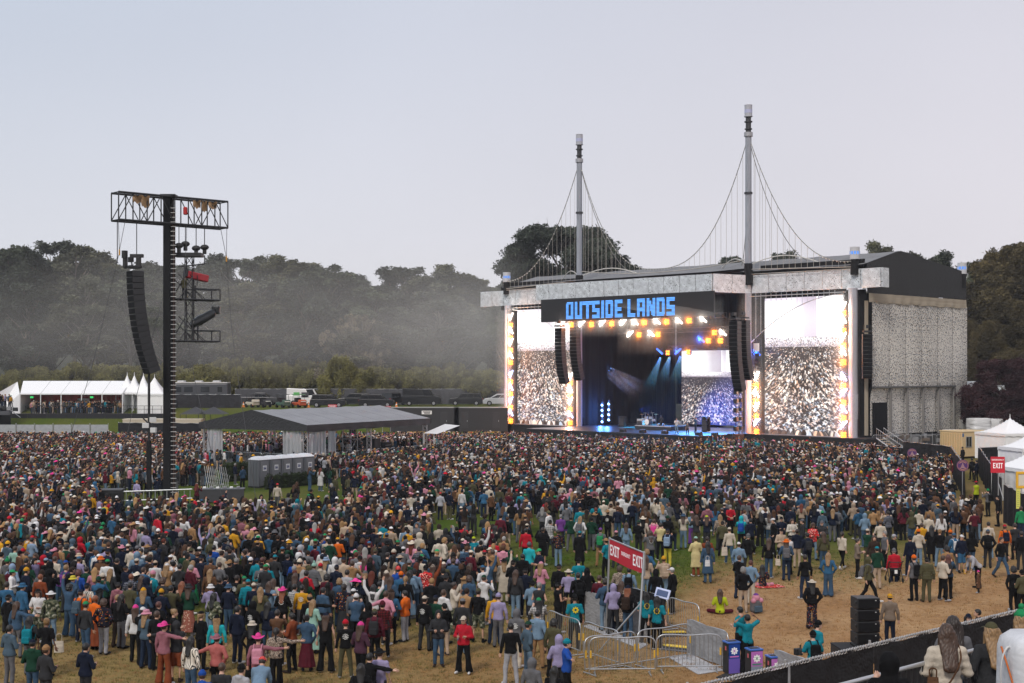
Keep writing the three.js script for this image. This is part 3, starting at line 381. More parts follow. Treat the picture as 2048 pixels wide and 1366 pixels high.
  globalThis.smokeMat = (kx, ky, op) => new THREE.MeshStandardMaterial({ color: 0xf4f2f0, roughness: 1, transparent: true, opacity: op, alphaMap: soft(kx, ky), depthWrite: false, side: THREE.DoubleSide });
  const sm = stageThing('stage_smoke', 'thin smoke drifting round the lit stage lamps', 'smoke'); sm.userData.kind = 'stuff'; const colM = smokeMat(0.9, 0.35, 0.2), rowM = smokeMat(0.3, 0.9, 0.2);
  const sheet = (w, h, x, y, z, m) => { const o = part('smoke_wisp', grid(12, 12, (u, v) => [x + (u - 0.5) * w, y + (v - 0.5) * h, z + 0.04 * Math.sin(u * 6 + v * 5)]), m, sm); o.castShadow = false; };
  for (const [x] of [[-25.3], [-14.2], [14.0], [25.2]]) sheet(4.6, 17.5, x, 9.4, 1.3, colM); sheet(29, 4.2, -1, 14.9, 5.85, rowM); sheet(17, 4.6, 3, 13, 1.85, rowM); sheet(11, 3.4, 3.4, 11.4, -4.3, rowM);
  // shafts of stage haze in the beams
  const fade = canvasTex(4, 128, (c, w, h) => { const g = c.createLinearGradient(0, 0, 0, h); g.addColorStop(0, '#505050'); g.addColorStop(0.45, '#222222'); g.addColorStop(1, '#000'); c.fillStyle = g; c.fillRect(0, 0, w, h); }, 1, 1, false);
  const hazeM = (r, g, b) => new THREE.MeshStandardMaterial({ color: new THREE.Color().setRGB(r, g, b), alphaMap: fade, transparent: true, roughness: 1, depthWrite: false, side: THREE.DoubleSide });
  const shaft = (px, py, qx, qy, z, z2, r, m, sp) => { const a = SP(960 + px / 3.531, 520 + py / 3.531, z), b = SP(960 + qx / 3.531, 520 + qy / 3.531, z2), d = b.clone().sub(a), L = d.length(); const g = new THREE.CylinderGeometry(0.12, r, L, 20, 6, true); g.translate(0, -L / 2, 0); g.applyQuaternion(new THREE.Quaternion().setFromUnitVectors(V(0, -1, 0), d.clone().normalize())); g.translate(a.x, a.y, a.z); const l = new THREE.SpotLight(sp[0], sp[1], 0, 0.2, 0.6); l.position.copy(a).addScaledVector(d, -0.02); l.target.position.copy(b); return [g, m, l]; };
  const tealM = hazeM(0.15, 0.75, 1), whiteM = hazeM(0.85, 0.9, 0.88);
  const sh = [['haze_shaft', 'three teal shafts of haze under the blue lamp bars', [[1275, 688, 1195, 900], [1340, 684, 1290, 850], [1415, 680, 1375, 860]].map((q) => shaft(...q, -4.8, -3.5, 0.75, tealM, [0x30c0ff, 5200]))], ['haze_shaft', 'slanting pale shafts of haze across the dark backdrop', [[833, 765, 1080, 930], [880, 764, 1110, 930], [922, 763, 1150, 900]].map((q) => shaft(...q, -6, -4, 0.8, whiteM, [0xdfffee, 9000]))]];
  for (const [n, l, parts] of sh) { const t = stageThing(n, l, 'haze'); t.userData.kind = 'stuff'; parts.forEach(([g, m, li]) => { const o = part('shaft', g, m, t); o.castShadow = false; t.add(li, li.target); }); }
  const bl = (x, y, z, tx, ty, tz, c, k, a = 0.5) => { const l = new THREE.SpotLight(c, k, 0, a, 0.8); l.position.copy(stageAt(x, y, z)); l.target.position.copy(stageAt(tx, ty, tz)); l.castShadow = true; scene.add(l, l.target); };
  bl(-6.2, 4.2, -3, 2, 2.5, -5, 0x1f5cff, 1500, 0.8); bl(1, 11.5, -4.6, 3, 2, 4, 0x3f9cff, 2200, 0.6); bl(5, 11.5, -4.6, 9, 2, 5, 0x3f9cff, 2200, 0.6);
}
// line arrays hanging at the stage: curved columns of cabinets
function lineArray(name, label, group, p, turn, n, w, h, dep, curve, first, last) {
  const t = thing(name, label, 'speaker', p, turn, group); let y = 0, z = 0, a = first;
  part('rigging', [rbox(w * 0.9, 0.18, dep * 1.1, 0, 0.25, -dep * 0.3), bar([-w * 0.35, 0.3, 0], [-w * 0.35, 0.9, 0], 0.04, 5), bar([w * 0.35, 0.3, 0], [w * 0.35, 0.9, 0], 0.04, 5), rbox(w * 0.3, 0.35, 0.3, 0, 0.75, -0.1)], DARKSTEEL, t);
  for (let i = 0; i < n; i++) {
    a = lerp(first, last, Math.pow(i / (n - 1), curve)); const g = [rbox(w, h * 0.95, dep, 0, -h / 2, -dep / 2, 0.03)], c = new THREE.Matrix4().makeRotationX(a).setPosition(0, y, z);
    part('cabinet', merge(g).applyMatrix4(c), M(0.02, 0.02, 0.022, 0.6), t); part('grille', rbox(w * 0.9, h * 0.8, 0.03, 0, -h / 2, 0.005, 0.01).applyMatrix4(c), M(0.007, 0.007, 0.008, 0.9), t);
    y -= Math.cos(a) * h; z -= Math.sin(a) * h;
  }
  return t;
}
{
  const A = (px, py, z, n, h, l, grp) => { const p = SP(px, py, z); lineArray('line_array', l, 'line arrays hung beside the stage opening', stageAt(p.x, p.y, p.z), ST, n, 1.15, h, 0.75, 1.6, -0.02, 0.34); };
  A(1116, 656, 6.6, 16, 0.43, 'black curved speaker column before the far screen'); A(1146, 652, 4.8, 16, 0.42, 'straight black speaker column just behind the curved one at the far mast');
  A(1466, 642, 6.6, 17, 0.45, 'black curved speaker column nearest the tall near column'); A(1484, 640, 4.6, 15, 0.44, 'darker speaker column behind the near curved one');
  const p = SP(1737, 668, 0); const t = lineArray('line_array', 'black side-fill speaker column on the patterned wall', null, stageAt(27.9, p.y, 0.6), ST + 0.7, 11, 1.0, 0.42, 0.7, 2, 0, 0.02);
}
// what stands on the deck
{
  const D = 2.0, at3 = (px, z) => SP(px, 800, z).x;
  const riser = stageThing('drum_riser', 'low black drum riser with pale front edge', 'platform', at3(1300, 3), D, 1); part('platform', rbox(5.5, 0.5, 3, 0, 0.25, 0), M(0.03, 0.03, 0.035, 0.4), riser); part('edge_strip', rbox(5.5, 0.1, 0.04, 0, 0.46, 1.53), M(0.4, 0.42, 0.46, 0.5), riser);
  const dx = at3(1296, 1), kit = stageThing('drum_kit', 'drum kit with white bass drum head under blue light', 'drums', dx, D + 0.5, 1);
  part('bass_drum', new THREE.CylinderGeometry(0.36, 0.36, 0.45, 20).rotateX(Math.PI / 2).translate(0, 0.36, 0), M(0.1, 0.1, 0.12, 0.3), kit); part('drum_head', new THREE.CylinderGeometry(0.34, 0.34, 0.02, 20).rotateX(Math.PI / 2).translate(0, 0.36, 0.24), M(0.8, 0.8, 0.8, 0.5), kit);
  for (const [x, y] of [[-0.35, 0.85], [0.3, 0.85], [0.75, 0.6], [-0.8, 0.65]]) part('tom', cyl(0.2, 0.2, 0.28, x, y, -0.1, 14), M(0.3, 0.32, 0.36, 0.3), kit); for (const [x, y] of [[-1.1, 1.25], [1.05, 1.3], [0.5, 1.45], [-0.6, 1.4]]) { part('cymbal', cyl(0.05, 0.28, 0.04, x, y, -0.2, 16), M(0.7, 0.55, 0.25, 0.3, 0.8), kit); part('stand', bar([x, 0, -0.2], [x, y, -0.2], 0.02, 5), STEEL, kit); }
  for (const [px, z, l, h] of [[1282, -1, 'pale amplifier cabinet beside the drum kit', 1.1], [1322, 1, 'small pale guitar amplifier right of the drums', 0.7], [1412, 1, 'tall dark bass amplifier near the square screen', 1.7], [1245, -2, 'dark keyboard rack behind the blue beam lamps', 1.3]]) { const t = stageThing('amplifier', l, 'amplifier', at3(px, z), D, z); tag(t, null, null, 'amplifiers on the stage'); part('cabinet', rbox(0.9, h, 0.5, 0, h / 2, 0), h < 1.2 ? M(0.3, 0.32, 0.34, 0.6) : BLACK, t); part('grille', rbox(0.8, h * 0.7, 0.03, 0, h * 0.42, 0.26, 0.01), M(0.05, 0.05, 0.055, 0.9), t); }
  [1246, 1286, 1330, 1398, 1430, 1462].forEach((px, i) => { const t = stageThing('floor_monitor', ['first', 'second', 'third', 'fourth', 'fifth', 'sixth'][i] + ' black wedge monitor along the stage front counted from the mast', 'speaker', at3(px, 8.6), D, 8.6, 'wedge monitors'); const s = new THREE.Shape([new THREE.Vector2(-0.25, 0), new THREE.Vector2(0.3, 0), new THREE.Vector2(0.05, 0.4), new THREE.Vector2(-0.25, 0.3)]); part('cabinet', new THREE.ExtrudeGeometry(s, { depth: 0.65, bevelSize: 0.015, bevelThickness: 0.015, bevelSegments: 1 }).rotateY(Math.PI / 2).translate(-0.32, 0, 0), BLACK, t); part('grille', rbox(0.55, 0.36, 0.02, 0, 0, 0).rotateX(0.95).translate(0, 0.22, -0.17), M(0.05, 0.05, 0.05, 0.9), t); });
  for (const [px, z, y, w, h, l] of [[1195, -13.5, D, 3.6, 2.5, 'white truck box seen through the rear opening beside the far mast'], [1302, -14.6, D, 3.0, 2.5, 'white truck box seen through the rear opening behind the drums']]) { const t = stageThing('equipment_truck', l, 'truck', at3(px, z), y, z - 1); part('box_body', rbox(w, h, 2, 0, h / 2, 0), M(0.62, 0.62, 0.6, 0.6), t); for (let i = -1; i < 2; i++) part('rib', box(0.05, h, 0.04, i * w / 4, h / 2, 1.02), M(0.4, 0.4, 0.4, 0.6), t); part('step', box(w, 0.2, 0.3, 0, 0.1, 1.1), BLACK, t); }
  const cs = stageThing('lamp_tower', 'dark stack of spare lamps on a stand beside the square screen', 'lamp tower', at3(1478, 3), D, 3); part('frame', truss([0, 0, 0], [0, 5.2, 0], 0.5, 0.03, 0.8), DARKSTEEL, cs); for (let i = 0; i < 5; i++) part('spotlight', [rbox(0.5, 0.55, 0.5, -0.35, 0.6 + i, 0.1, 0.1), cyl(0.18, 0.22, 0.4, 0.35, 0.7 + i, 0.2, 10)], BLACK, cs);
  const cg = stageThing('flown_lamp_cage', 'small lit lamp cage hanging from the tall near column', 'lamp cage', SP(1516, 700, 1.2).x, SP(1516, 735, 1.2).y, 1.2); part('frame', truss([0, 0, 0], [0, 3.2, 0], 0.5, 0.03, 0.8), DARKSTEEL, cg); part('white_panel', rbox(0.7, 0.9, 0.1, 0, 2.2, 0.3), WHITE, cg); for (const y of [0.3, 0.9, 1.4]) part('spotlight', rbox(0.4, 0.35, 0.4, 0.1, y, 0.3, 0.1), BLACK, cg);
  // steel stair and landings at the near side of the stage
  const s = stageThing('stair', 'steel stair with railings climbing to the stage beside the near column', 'stairs', 29.5, 0, 1.2); const tr = []; for (let i = 0; i < 9; i++) part('tread', rbox(0.32, 0.05, 1.3, 3.3 - i * 0.34, 0.22 + i * 0.22, 0, 0.01), M(0.4, 0.36, 0.28, 0.6), s); for (const z of [-0.68, 0.68]) { part('stringer', bar([3.6, 0.1, z], [0.2, 2.1, z], 0.07, 5), STEEL, s); part('railing', [bar([3.6, 1.15, z], [0.2, 3.1, z], 0.03, 5), ...Array.from({ length: 16 }, (_, i) => bar([3.6 - i * 0.225, 0.15 + i * 0.13, z], [3.6 - i * 0.225, 1.15 + i * 0.13, z], 0.014, 4))], STEEL, s); }
}
// ---------- delay tower ----------
{
  const D0 = 93, X0 = (338 - HX) / F * D0, t = thing('speaker_tower', 'tall black steel speaker tower with a T-shaped truss head and followspot platforms', 'tower', [X0, 0, -D0]);
  const L = V((230 - HX) / F * 90.5, 0, -90.5).sub(t.position), R = V((448 - HX) / F * 95.9, 0, -95.9).sub(t.position), dir = R.clone().sub(L).normalize(), nrm = V(-dir.z, 0, dir.x);
  part('mast', [rbox(0.5, 21, 0.5, -0.1, 10.5, 0, 0.03), rbox(0.09, 21, 0.55, 0.24, 10.5, 0.0, 0.02)], M(0.012, 0.012, 0.013, 0.85), t);
  part('side_rail', [box(0.06, 20, 0.06, 0.36, 10, 0.18), box(0.1, 20, 0.05, 0.33, 10, -0.22)], M(0.05, 0.028, 0.02, 0.7), t);
  for (let i = 0; i < 62; i++) part('rung', bar([0.2, 0.6 + i * 0.32, 0.33], [0.58, 0.6 + i * 0.32, 0.33], 0.022, 5), M(0.5, 0.5, 0.5, 0.5), t);
  part('head_plate', rbox(1.05, 0.12, 0.9, 0, 21.02, 0), DARKSTEEL, t);
  const pt = (u, y, s) => { const q = L.clone().lerp(R, u).addScaledVector(nrm, s); return [q.x, y, q.z]; };
  for (const s of [-0.55, 0.55]) for (const y of [20.9, 19.05]) part('chord', bar(pt(0, y, s), pt(1, y, s), 0.075, 8), DARKSTEEL, t);
  for (const s of [-0.55, 0.55]) for (let i = 0; i <= 8; i++) { part('upright', bar(pt(i / 8, 19.05, s), pt(i / 8, 20.9, s), 0.045, 6), DARKSTEEL, t); if (i < 8 && i !== 4) part('brace', bar(pt((i + (i % 2)) / 8, 19.05, s), pt((i + 1 - (i % 2)) / 8, 20.9, s), 0.035, 6), DARKSTEEL, t); }
  for (let i = 0; i <= 8; i += 2) for (const y of [20.9, 19.05]) part('cross_member', bar(pt(i / 8, y, -0.55), pt(i / 8, y, 0.55), 0.04, 6), DARKSTEEL, t);
  for (const [u, w, h] of [[0.16, 0.8, 0.5], [0.23, 0.7, 0.75], [0.7, 0.7, 0.5], [0.77, 0.45, 0.7], [0.85, 0.75, 0.45]]) { const q = pt(u, 20.75, 0.62); part('tan_tarp', grid(6, 6, (a, b) => [q[0] + (a - 0.5) * w * (0.6 + 0.4 * b) * dir.x, q[1] - (1 - b) * h + 0.08 * Math.sin(a * 9), q[2] + (a - 0.5) * w * dir.z + 0.12 * Math.sin(b * 5 + a * 4)]), M(0.3, 0.19, 0.1, 0.9, 0, { side: THREE.DoubleSide }), t); }
  { const q = pt(0.6, 20.0, 0.5); part('red_bag', rbox(0.28, 0.55, 0.25, ...q, 0.08), M(0.4, 0.02, 0.02, 0.8), t); }
  // platforms on the stage side of the mast
  const P = (u, y, s) => { const q = dir.clone().multiplyScalar(0.4 + u).addScaledVector(nrm, s); return [q.x, y, q.z]; };
  for (const [y, w, l] of [[13.9, 3.2, 'upper'], [11.0, 3.2, 'lower']]) {
    const f = part('platform', [bar(P(0, y, -0.6), P(w, y, -0.6), 0.06), bar(P(0, y, 0.6), P(w, y, 0.6), 0.06), bar(P(w, y, -0.6), P(w, y, 0.6), 0.06), bar(P(0.1, y, -0.6), P(0.1, y, 0.6), 0.06), ...[0.5, 1, 1.5, 2, 2.5].map((u) => bar(P(u, y, -0.6), P(u, y, 0.6), 0.04))], DARKSTEEL, t);
    const b = []; for (const s of [-0.6, 0.6]) { b.push(bar(P(1.1, y + 0.75, s), P(w, y + 0.75, s), 0.04), bar(P(w, y, s), P(w, y + 0.75, s), 0.045), bar(P(1.1, y, s), P(1.1, y + 0.75, s), 0.04), bar(P(0, y - 0.1, s), P(1.1, y + 1.6, s), 0.035), bar(P(1.1, y + 0.75, s), P(2.1, y, s), 0.03), bar(P(0, y + 1.7, s), P(2.0, y - 0.1, s), 0.03)); } b.push(bar(P(w, y + 0.75, -0.6), P(w, y + 0.75, 0.6), 0.04)); part('railing', b, DARKSTEEL, f);
  }
  part('platform_cage', [...truss(P(1.15, 11, 0), P(1.15, 16.9, 0), 0.5, 0.04, 0.75), bar(P(0, 16.1, 0.6), P(2.0, 16.4, 0.6), 0.04), bar(P(2.0, 16.4, 0.6), P(2.0, 17.0, 0.6), 0.04), rbox(1.9, 0.28, 1.0, P(1.1, 17, 0)[0], 17, P(1.1, 17, 0)[2])], DARKSTEEL, t);
  // chain hoists and their chains
  [[0.56, 17.6], [0.62, 17.75], [0.72, 17.5], [0.8, 17.6]].forEach(([u, y]) => { const q = pt(u, y, 0.2); part('chain_hoist', [new THREE.SphereGeometry(0.24, 10, 7).scale(1.3, 0.85, 0.9).translate(...q), rbox(0.25, 0.35, 0.2, q[0], q[1] - 0.3, q[2])], BLACK, t); part('chain', bar(q, pt(u, 19.1, 0.2), 0.03, 4), DARKSTEEL, t); });
  [[0.19, 16.2], [0.02, 16.2]].forEach(([u, y]) => part('chain', bar(pt(u + 0.0, y, 0), pt(u, 19.05, 0), 0.03, 4), DARKSTEEL, t));
  const W = (n, pts) => part('guy_wire', tube(pts, 0.018, 16, 4), M(0.05, 0.05, 0.055, 0.6), t);
  W(1, [pt(0, 19, 0.5), pt(0.01, 16.9, 0.5)]); W(2, [pt(0.06, 19, 0.5), pt(0.01, 17, 0.5)]); W(3, [pt(1, 19, 0.4), pt(0.99, 16.8, 0.5)]); W(4, [pt(0.94, 19, 0.4), pt(0.99, 16.9, 0.5)]); W(5, [pt(0.99, 16.8, 0.5), pt(1.02, 12, 0.8), [6.4, 0, 2]]); W(6, [pt(0.01, 16.9, 0.5), [-5.2, 8, 1.5], [-7.5, 0, 3]]); W(7, [pt(0.62, 19, 0.4), [1.5, 12, 1.4], [4.4, 0, 3]]); W(8, [[-0.3, 14, 0.4], [-2.4, 5, 1.4], [-3.2, 0, 2]]);
  for (const u of [0.01, 0.99]) part('wire_hook', rbox(0.1, 0.4, 0.1, ...pt(u, 16.85, 0.5), 0.03), M(0.5, 0.25, 0.03, 0.5), t);
  // hanging speaker column
  const q = pt(0.12, 16.05, 0.1); lineArray('tower_line_array', 'long curved black speaker column hanging from the steel tower', null, V(...q).add(t.position).add(V(0, -0.35, 0)), -0.92, 17, 1.15, 0.42, 0.8, 1.2, 0.02, 0.36);
  { const h = thing('hanging_hoist_pair', 'pair of black chain hoists above the hanging speaker column', 'hoist', V(...q).add(t.position)); part('hoist', [cyl(0.2, 0.2, 0.5, -0.32, 0.75, 0, 10), rbox(0.22, 0.8, 0.22, -0.32, 0.25, 0)], BLACK, h); part('hoist', [rbox(0.9, 0.24, 0.25, 0.5, 0.65, 0), rbox(0.3, 0.7, 0.3, 0.62, 0.2, 0)], BLACK, h); }
  // spot lamps on the platforms
  { const a = V(...P(1.3, 15.6, 0)).add(t.position), s = thing('followspot', 'red followspot lamp aimed from the upper tower platform', 'spotlight', a); s.rotation.set(0, Math.atan2(dir.x, dir.z), 0); part('body', rbox(0.5, 0.5, 1.7, 0, 0, 0.4, 0.08).rotateX(0.16), M(0.42, 0.02, 0.03, 0.45), s); part('rear_cap', rbox(0.54, 0.54, 0.12, 0, 0.08, -0.45, 0.03).rotateX(0.16), BLACK, s); part('yoke', [bar([0.3, 0, 0.3], [0.3, -0.7, 0.3], 0.03), bar([-0.3, 0, 0.3], [-0.3, -0.7, 0.3], 0.03), bar([0, -0.7, 0.3], [0, -1.6, 0.3], 0.05)], DARKSTEEL, s); }
  { const a = V(...P(1.2, 12.1, 0)).add(t.position), s = thing('covered_spotlight', 'second followspot wrapped in black plastic on the lower tower platform', 'spotlight', a); const g = grid(20, 14, (u, v) => { const A = u * 6.283, z = v * 2.0, r = 0.34 * (0.7 + 0.3 * Math.sin(v * 3)) * (1 + 0.22 * noise(u * 7, v * 6)) * (v < 0.02 || v > 0.98 ? 0.1 : 1); return [dir.x * z + Math.cos(A) * r * dir.z, v * 1.0 + Math.sin(A) * r * 1.1, dir.z * z - Math.cos(A) * r * dir.x]; }); part('plastic_cover', g, M(0.015, 0.017, 0.018, 0.28, 0, { side: THREE.DoubleSide }), s); part('stand', bar([0.6 * dir.x, 0.2, 0.6 * dir.z], [0.6 * dir.x, -1.1, 0.6 * dir.z], 0.06), DARKSTEEL, s); part('hood', rbox(0.6, 0.6, 0.4, dir.x * 2, 1.15, dir.z * 2, 0.12), M(0.015, 0.017, 0.018, 0.3), s); }
  // base things
  const lp = thing('floodlight_mast', 'thin black pole with white floodlights beside the steel tower', 'lamp', gnd(298, 1003)); part('pole', bar([0, 0, 0], [0, 9.2, 0], 0.09, 8), BLACK, lp); part('sleeve', rbox(0.3, 4.2, 0.3, 0, 2.1, 0), BLACKCLOTH, lp); for (const [x, y, r] of [[0.25, 5.6, 0.3], [0.5, 4.9, -0.4], [-0.2, 5.2, 0.1]]) part('floodlight', [rbox(0.45, 0.34, 0.2, x, y, 0.15).rotateY(r)], M(0.55, 0.55, 0.55, 0.4), lp); part('arm', bar([-0.4, 5.7, 0], [0.6, 4.7, 0], 0.05), DARKSTEEL, lp);
  const cs = thing('subwoofer_case', 'black speaker case standing in the compound at the tower foot', 'case', gnd(220, 1012), 0.15); part('case', rbox(1.7, 1.05, 1.2, 0, 0.53, 0), BLACK, cs); part('lid', rbox(1.74, 0.1, 1.24, 0, 1.08, 0), M(0.04, 0.04, 0.045, 0.5), cs); part('grille', rbox(1.5, 0.8, 0.03, 0, 0.5, 0.61, 0.01), M(0.02, 0.02, 0.02, 0.95), cs);
  const lad = thing('truss_ladder', 'pale aluminium truss section lying along the tower compound', 'truss', gnd(305, 1012), 0.05); const lb = []; for (const y of [0.35, 0.95]) lb.push(bar([-2.2, y, 0], [2.6, y + 0.15, 0], 0.05)); part('chord', lb, STEEL, lad); for (let i = 0; i < 13; i++) part('rung', bar([-2.1 + i * 0.38, 0.36, 0], [-2.1 + i * 0.38, 1.0, 0], 0.035), STEEL, lad);
  const tbl = thing('work_desk', 'long dark work desk with instruments in the tower compound', 'desk', gnd(445, 1004), 0.1); part('desk_top', rbox(3.0, 0.08, 1.0, 0, 0.9, 0), M(0.07, 0.075, 0.085, 0.4), tbl); part('front', rbox(3.0, 0.85, 0.06, 0, 0.45, 0.45), M(0.04, 0.04, 0.045, 0.8), tbl); for (let i = 0; i < 6; i++) part('instrument', rbox(0.22, 0.12, 0.25, -1.2 + i * 0.45, 1.0, rr(-0.2, 0.2)), i % 2 ? GREY : WHITE, tbl);
  const ms = thing('mesh_panel', 'leaning pale lattice panel beside the work desk', 'panel', gnd(430, 985), -0.5); const mb = []; for (let i = 0; i < 11; i++) { mb.push(bar([-1 + i * 0.2, 0, 0], [-0.6 + i * 0.2, 1.9 - 0.06 * i, 0], 0.02, 4), bar([-0.6 + i * 0.2, 0, 0.02], [-1 + i * 0.2, 1.9, 0.02], 0.02, 4)); } part('lattice', mb, M(0.6, 0.6, 0.6, 0.6), ms).userData.kind = 'stuff';
}
// crowd barriers: one panel of steel railing
function barrierGeo(w = 2.2, h = 1.1) {
  const fr = [tube([[-w / 2, 0.16, 0], [-w / 2, h - 0.12, 0], [-w / 2 + 0.12, h, 0], [0, h, 0], [w / 2 - 0.12, h, 0], [w / 2, h - 0.12, 0], [w / 2, 0.16, 0]], 0.022, 40, 5), bar([-w / 2, 0.18, 0], [w / 2, 0.18, 0], 0.02, 5)];
  return { fr, n: Math.round(w / 0.125), w, h };
}
function barrier(name, label, p, turn, group, w, h, whole = true) {
  const b = barrierGeo(w, h), t = thing(name, label, 'barrier', p, turn, group); part('frame', b.fr, STEEL, t); const bars = []; for (let i = 1; i < b.n; i++) { const x = -b.w / 2 + b.w * i / b.n; const g = bar([x, 0.18, 0], [x, b.h, 0], 0.009, 4); whole ? part('upright', g, STEEL, t) : bars.push(g); } if (!whole) part('upright', bars, STEEL, t).userData.kind = 'stuff';
  for (const s of [-1, 1]) part('foot', [bar([s * (b.w / 2 - 0.15), 0.18, 0], [s * (b.w / 2 - 0.15), 0.02, 0], 0.02, 5), bar([s * (b.w / 2 - 0.15), 0.025, -0.28], [s * (b.w / 2 - 0.15), 0.025, 0.28], 0.022, 5)], STEEL, t); return t;
}
// ---------- mix tent ----------
{
  const N = V(-18.3, 0, -120), s = V(0.5, 0, -0.866), l = V(-0.866, 0, -0.5), t = thing('mix_tent', 'black and grey tent roof on truss legs over the sound desk in the crowd', 'tent', N);
  const Q = (a, b, y) => s.clone().multiplyScalar(a).addScaledVector(l, b).setY(y), LEN = 20, WID = 12.6, E = 4.1, RG = 5.35;
  const roofM = M(0.25, 0.255, 0.27, 0.55, 0, { side: THREE.DoubleSide, bumpMap: wrinkle, bumpScale: 0.03, map: grime }), blk = M(0.02, 0.02, 0.022, 0.6, 0, { side: THREE.DoubleSide, bumpMap: wrinkle, bumpScale: 0.1 });
  for (let k = 0; k < 7; k++) { const a0 = LEN * k / 7, a1 = LEN * (k + 1) / 7 - 0.04; part('roof_membrane', [grid(3, 4, (u, v) => Q(lerp(a0, a1, u), lerp(0, WID / 2, v), lerp(E, RG, v) - 0.05 * Math.sin(u * 3.14)).toArray()), grid(3, 4, (u, v) => Q(lerp(a0, a1, u), lerp(WID, WID / 2, v), lerp(E, RG, v) - 0.05 * Math.sin(u * 3.14)).toArray())], roofM, t); }
  for (const a of [-0.02, LEN + 0.02]) part('gable', quad([Q(a, -0.1, E - 0.55), Q(a, WID + 0.1, E - 0.55), Q(a, WID + 0.1, E), Q(a, WID / 2, RG + 0.03), Q(a, -0.1, E)], [[0, 0], [12, 0], [12, 1], [6, 2], [0, 1]]), blk, t);
  for (const b of [-0.06, WID + 0.06]) part('valance', grid(80, 3, (u, v) => { const q = Q(u * LEN, b + 0.05 * Math.sin(u * 60) * (1 - v) * (b < 0 ? -1 : 1), E - 0.6 * (1 - v) - 0.07 * Math.abs(Math.sin(u * 22)) * (1 - v)); return q.toArray(); }), blk, t);
  for (const [a, b] of [[0.4, 0.4], [0.4, WID - 0.4], [LEN - 0.4, 0.4], [LEN - 0.4, WID - 0.4], [LEN / 2, 0.4], [LEN / 2, WID - 0.4]]) part('truss_leg', truss(Q(a, b, 0).toArray(), Q(a, b, E).toArray(), 0.4, 0.035, 0.5), M(0.45, 0.45, 0.46, 0.45, 0.6), t);
  part('eave_truss', [...truss(Q(0.4, 0.4, E - 0.3).toArray(), Q(LEN - 0.4, 0.4, E - 0.3).toArray(), 0.35, 0.03, 0.6), ...truss(Q(0.4, 0.4, E - 0.3).toArray(), Q(0.4, WID - 0.4, E - 0.3).toArray(), 0.35, 0.03, 0.6)], DARKSTEEL, t);
  const curt = new THREE.MeshPhysicalMaterial({ color: 0xd8dbe0, roughness: 0.35, transmission: 0.55, thickness: 0, side: THREE.DoubleSide, bumpMap: wrinkle, bumpScale: 0.08 });
  for (const [a0, a1, b0, b1] of [[0.2, 0.2, WID - 2.6, WID - 0.8], [0.2, 0.2, 0.7, 2.8], [0.6, 3.0, 0.15, 0.15], [3.4, 4.4, 0.15, 0.15]]) part('clear_curtain', grid(50, 6, (u, v) => { const o = 0.1 * Math.sin(u * 31) + 0.05 * Math.sin(u * 57 + v * 3); return Q(lerp(a0, a1, u) + (a0 === a1 ? o : 0), lerp(b0, b1, u) + (a0 === a1 ? 0 : o), lerp(0.1, E - 0.5, v)).toArray(); }), curt, t);
  part('floor', grid(1, 1, (u, v) => Q(u * LEN, (1 - v) * WID, 0.45).toArray()), M(0.04, 0.04, 0.042, 0.8), t);
  // gear under the roof
  const put = (name, label, cat, a, b, gs, m, y = 0.45) => { const o = thing(name, label, cat, Q(a, b, y).add(N), -0.52); gs.forEach(([n, g, mm]) => part(n, g, mm ?? m, o)); return o; };
  const nth = ['first', 'second', 'third', 'fourth', 'fifth', 'sixth', 'seventh'];
  for (let i = 0; i < 5; i++) tag(put('mixing_desk', nth[i] + ' dark mixing desk under the mix tent counted from the toilets', 'desk', 3.5 + i * 3.3, 5 + (i % 2) * 3, [['legs', [box(0.08, 0.8, 0.6, -0.9, 0.4, 0), box(0.08, 0.8, 0.6, 0.9, 0.4, 0)]], ['console', rbox(2.1, 0.25, 1, 0, 0.92, 0).rotateX(0.1)], ['screen', rbox(0.7, 0.45, 0.06, rr(-0.5, 0.5), 1.35, -0.35), GLASSDARK]], BLACK), null, null, 'mixing desks');
  for (let i = 0; i < 6; i++) tag(put('flight_case', nth[i] + ' black flight case along the mix tent rail counted from the toilets', 'case', 2.2 + i * 2.9, 1.6 + (i % 3) * 0.9, [['case', rbox(1.1, rr(0.8, 1.5), 0.8, 0, 0.6, 0)], ['edge', [box(1.12, 0.05, 0.82, 0, 1.0, 0)], STEEL]], M(0.03, 0.03, 0.034, 0.5)), null, null, 'flight cases');
  put('scaffold', 'small silver scaffold with lamp heads inside the mix tent', 'scaffold', 8.6, 1.6, [['frame', [...truss([0, 0, 0], [0, 3.2, 0], 1.0, 0.03, 1.0)]], ['platform', rbox(1.6, 0.08, 1.2, 0, 2.0, 0), GREY], ['spotlight', [rbox(0.4, 0.5, 0.5, 0.3, 2.8, 0)], BLACK]], STEEL);
  const cam = put('camera_riser', 'grey camera riser with black cover inside the mix tent', 'platform', 12.8, 2.2, [['frame', truss([-1, 0.5, 0], [1, 0.5, 0], 0.9, 0.03, 0.7)], ['cover', rbox(1.6, 0.9, 1, 0, 1.4, 0)]], M(0.03, 0.03, 0.03, 0.7));
  put('white_duct', 'big silver curved duct ring beside the tent rail', 'duct', 4.9, -1.4, [['ring', new THREE.TorusGeometry(0.75, 0.16, 8, 26, Math.PI).translate(0, 0.1, 0), M(0.5, 0.51, 0.53, 0.4, 0.5)], ['inner_ring', new THREE.TorusGeometry(0.45, 0.12, 8, 20, Math.PI).translate(0, 0.1, 0), M(0.6, 0.61, 0.63, 0.4, 0.4)]], STEEL, 0);
  // railings around it
  let k = 0; const rail = (a, b, turn, where) => barrier('tent_barrier', 'steel crowd barrier ' + where, Q(a, b, 0.05).add(N), turn, 'barriers around the mix tent', 2.3, 1.5, false);
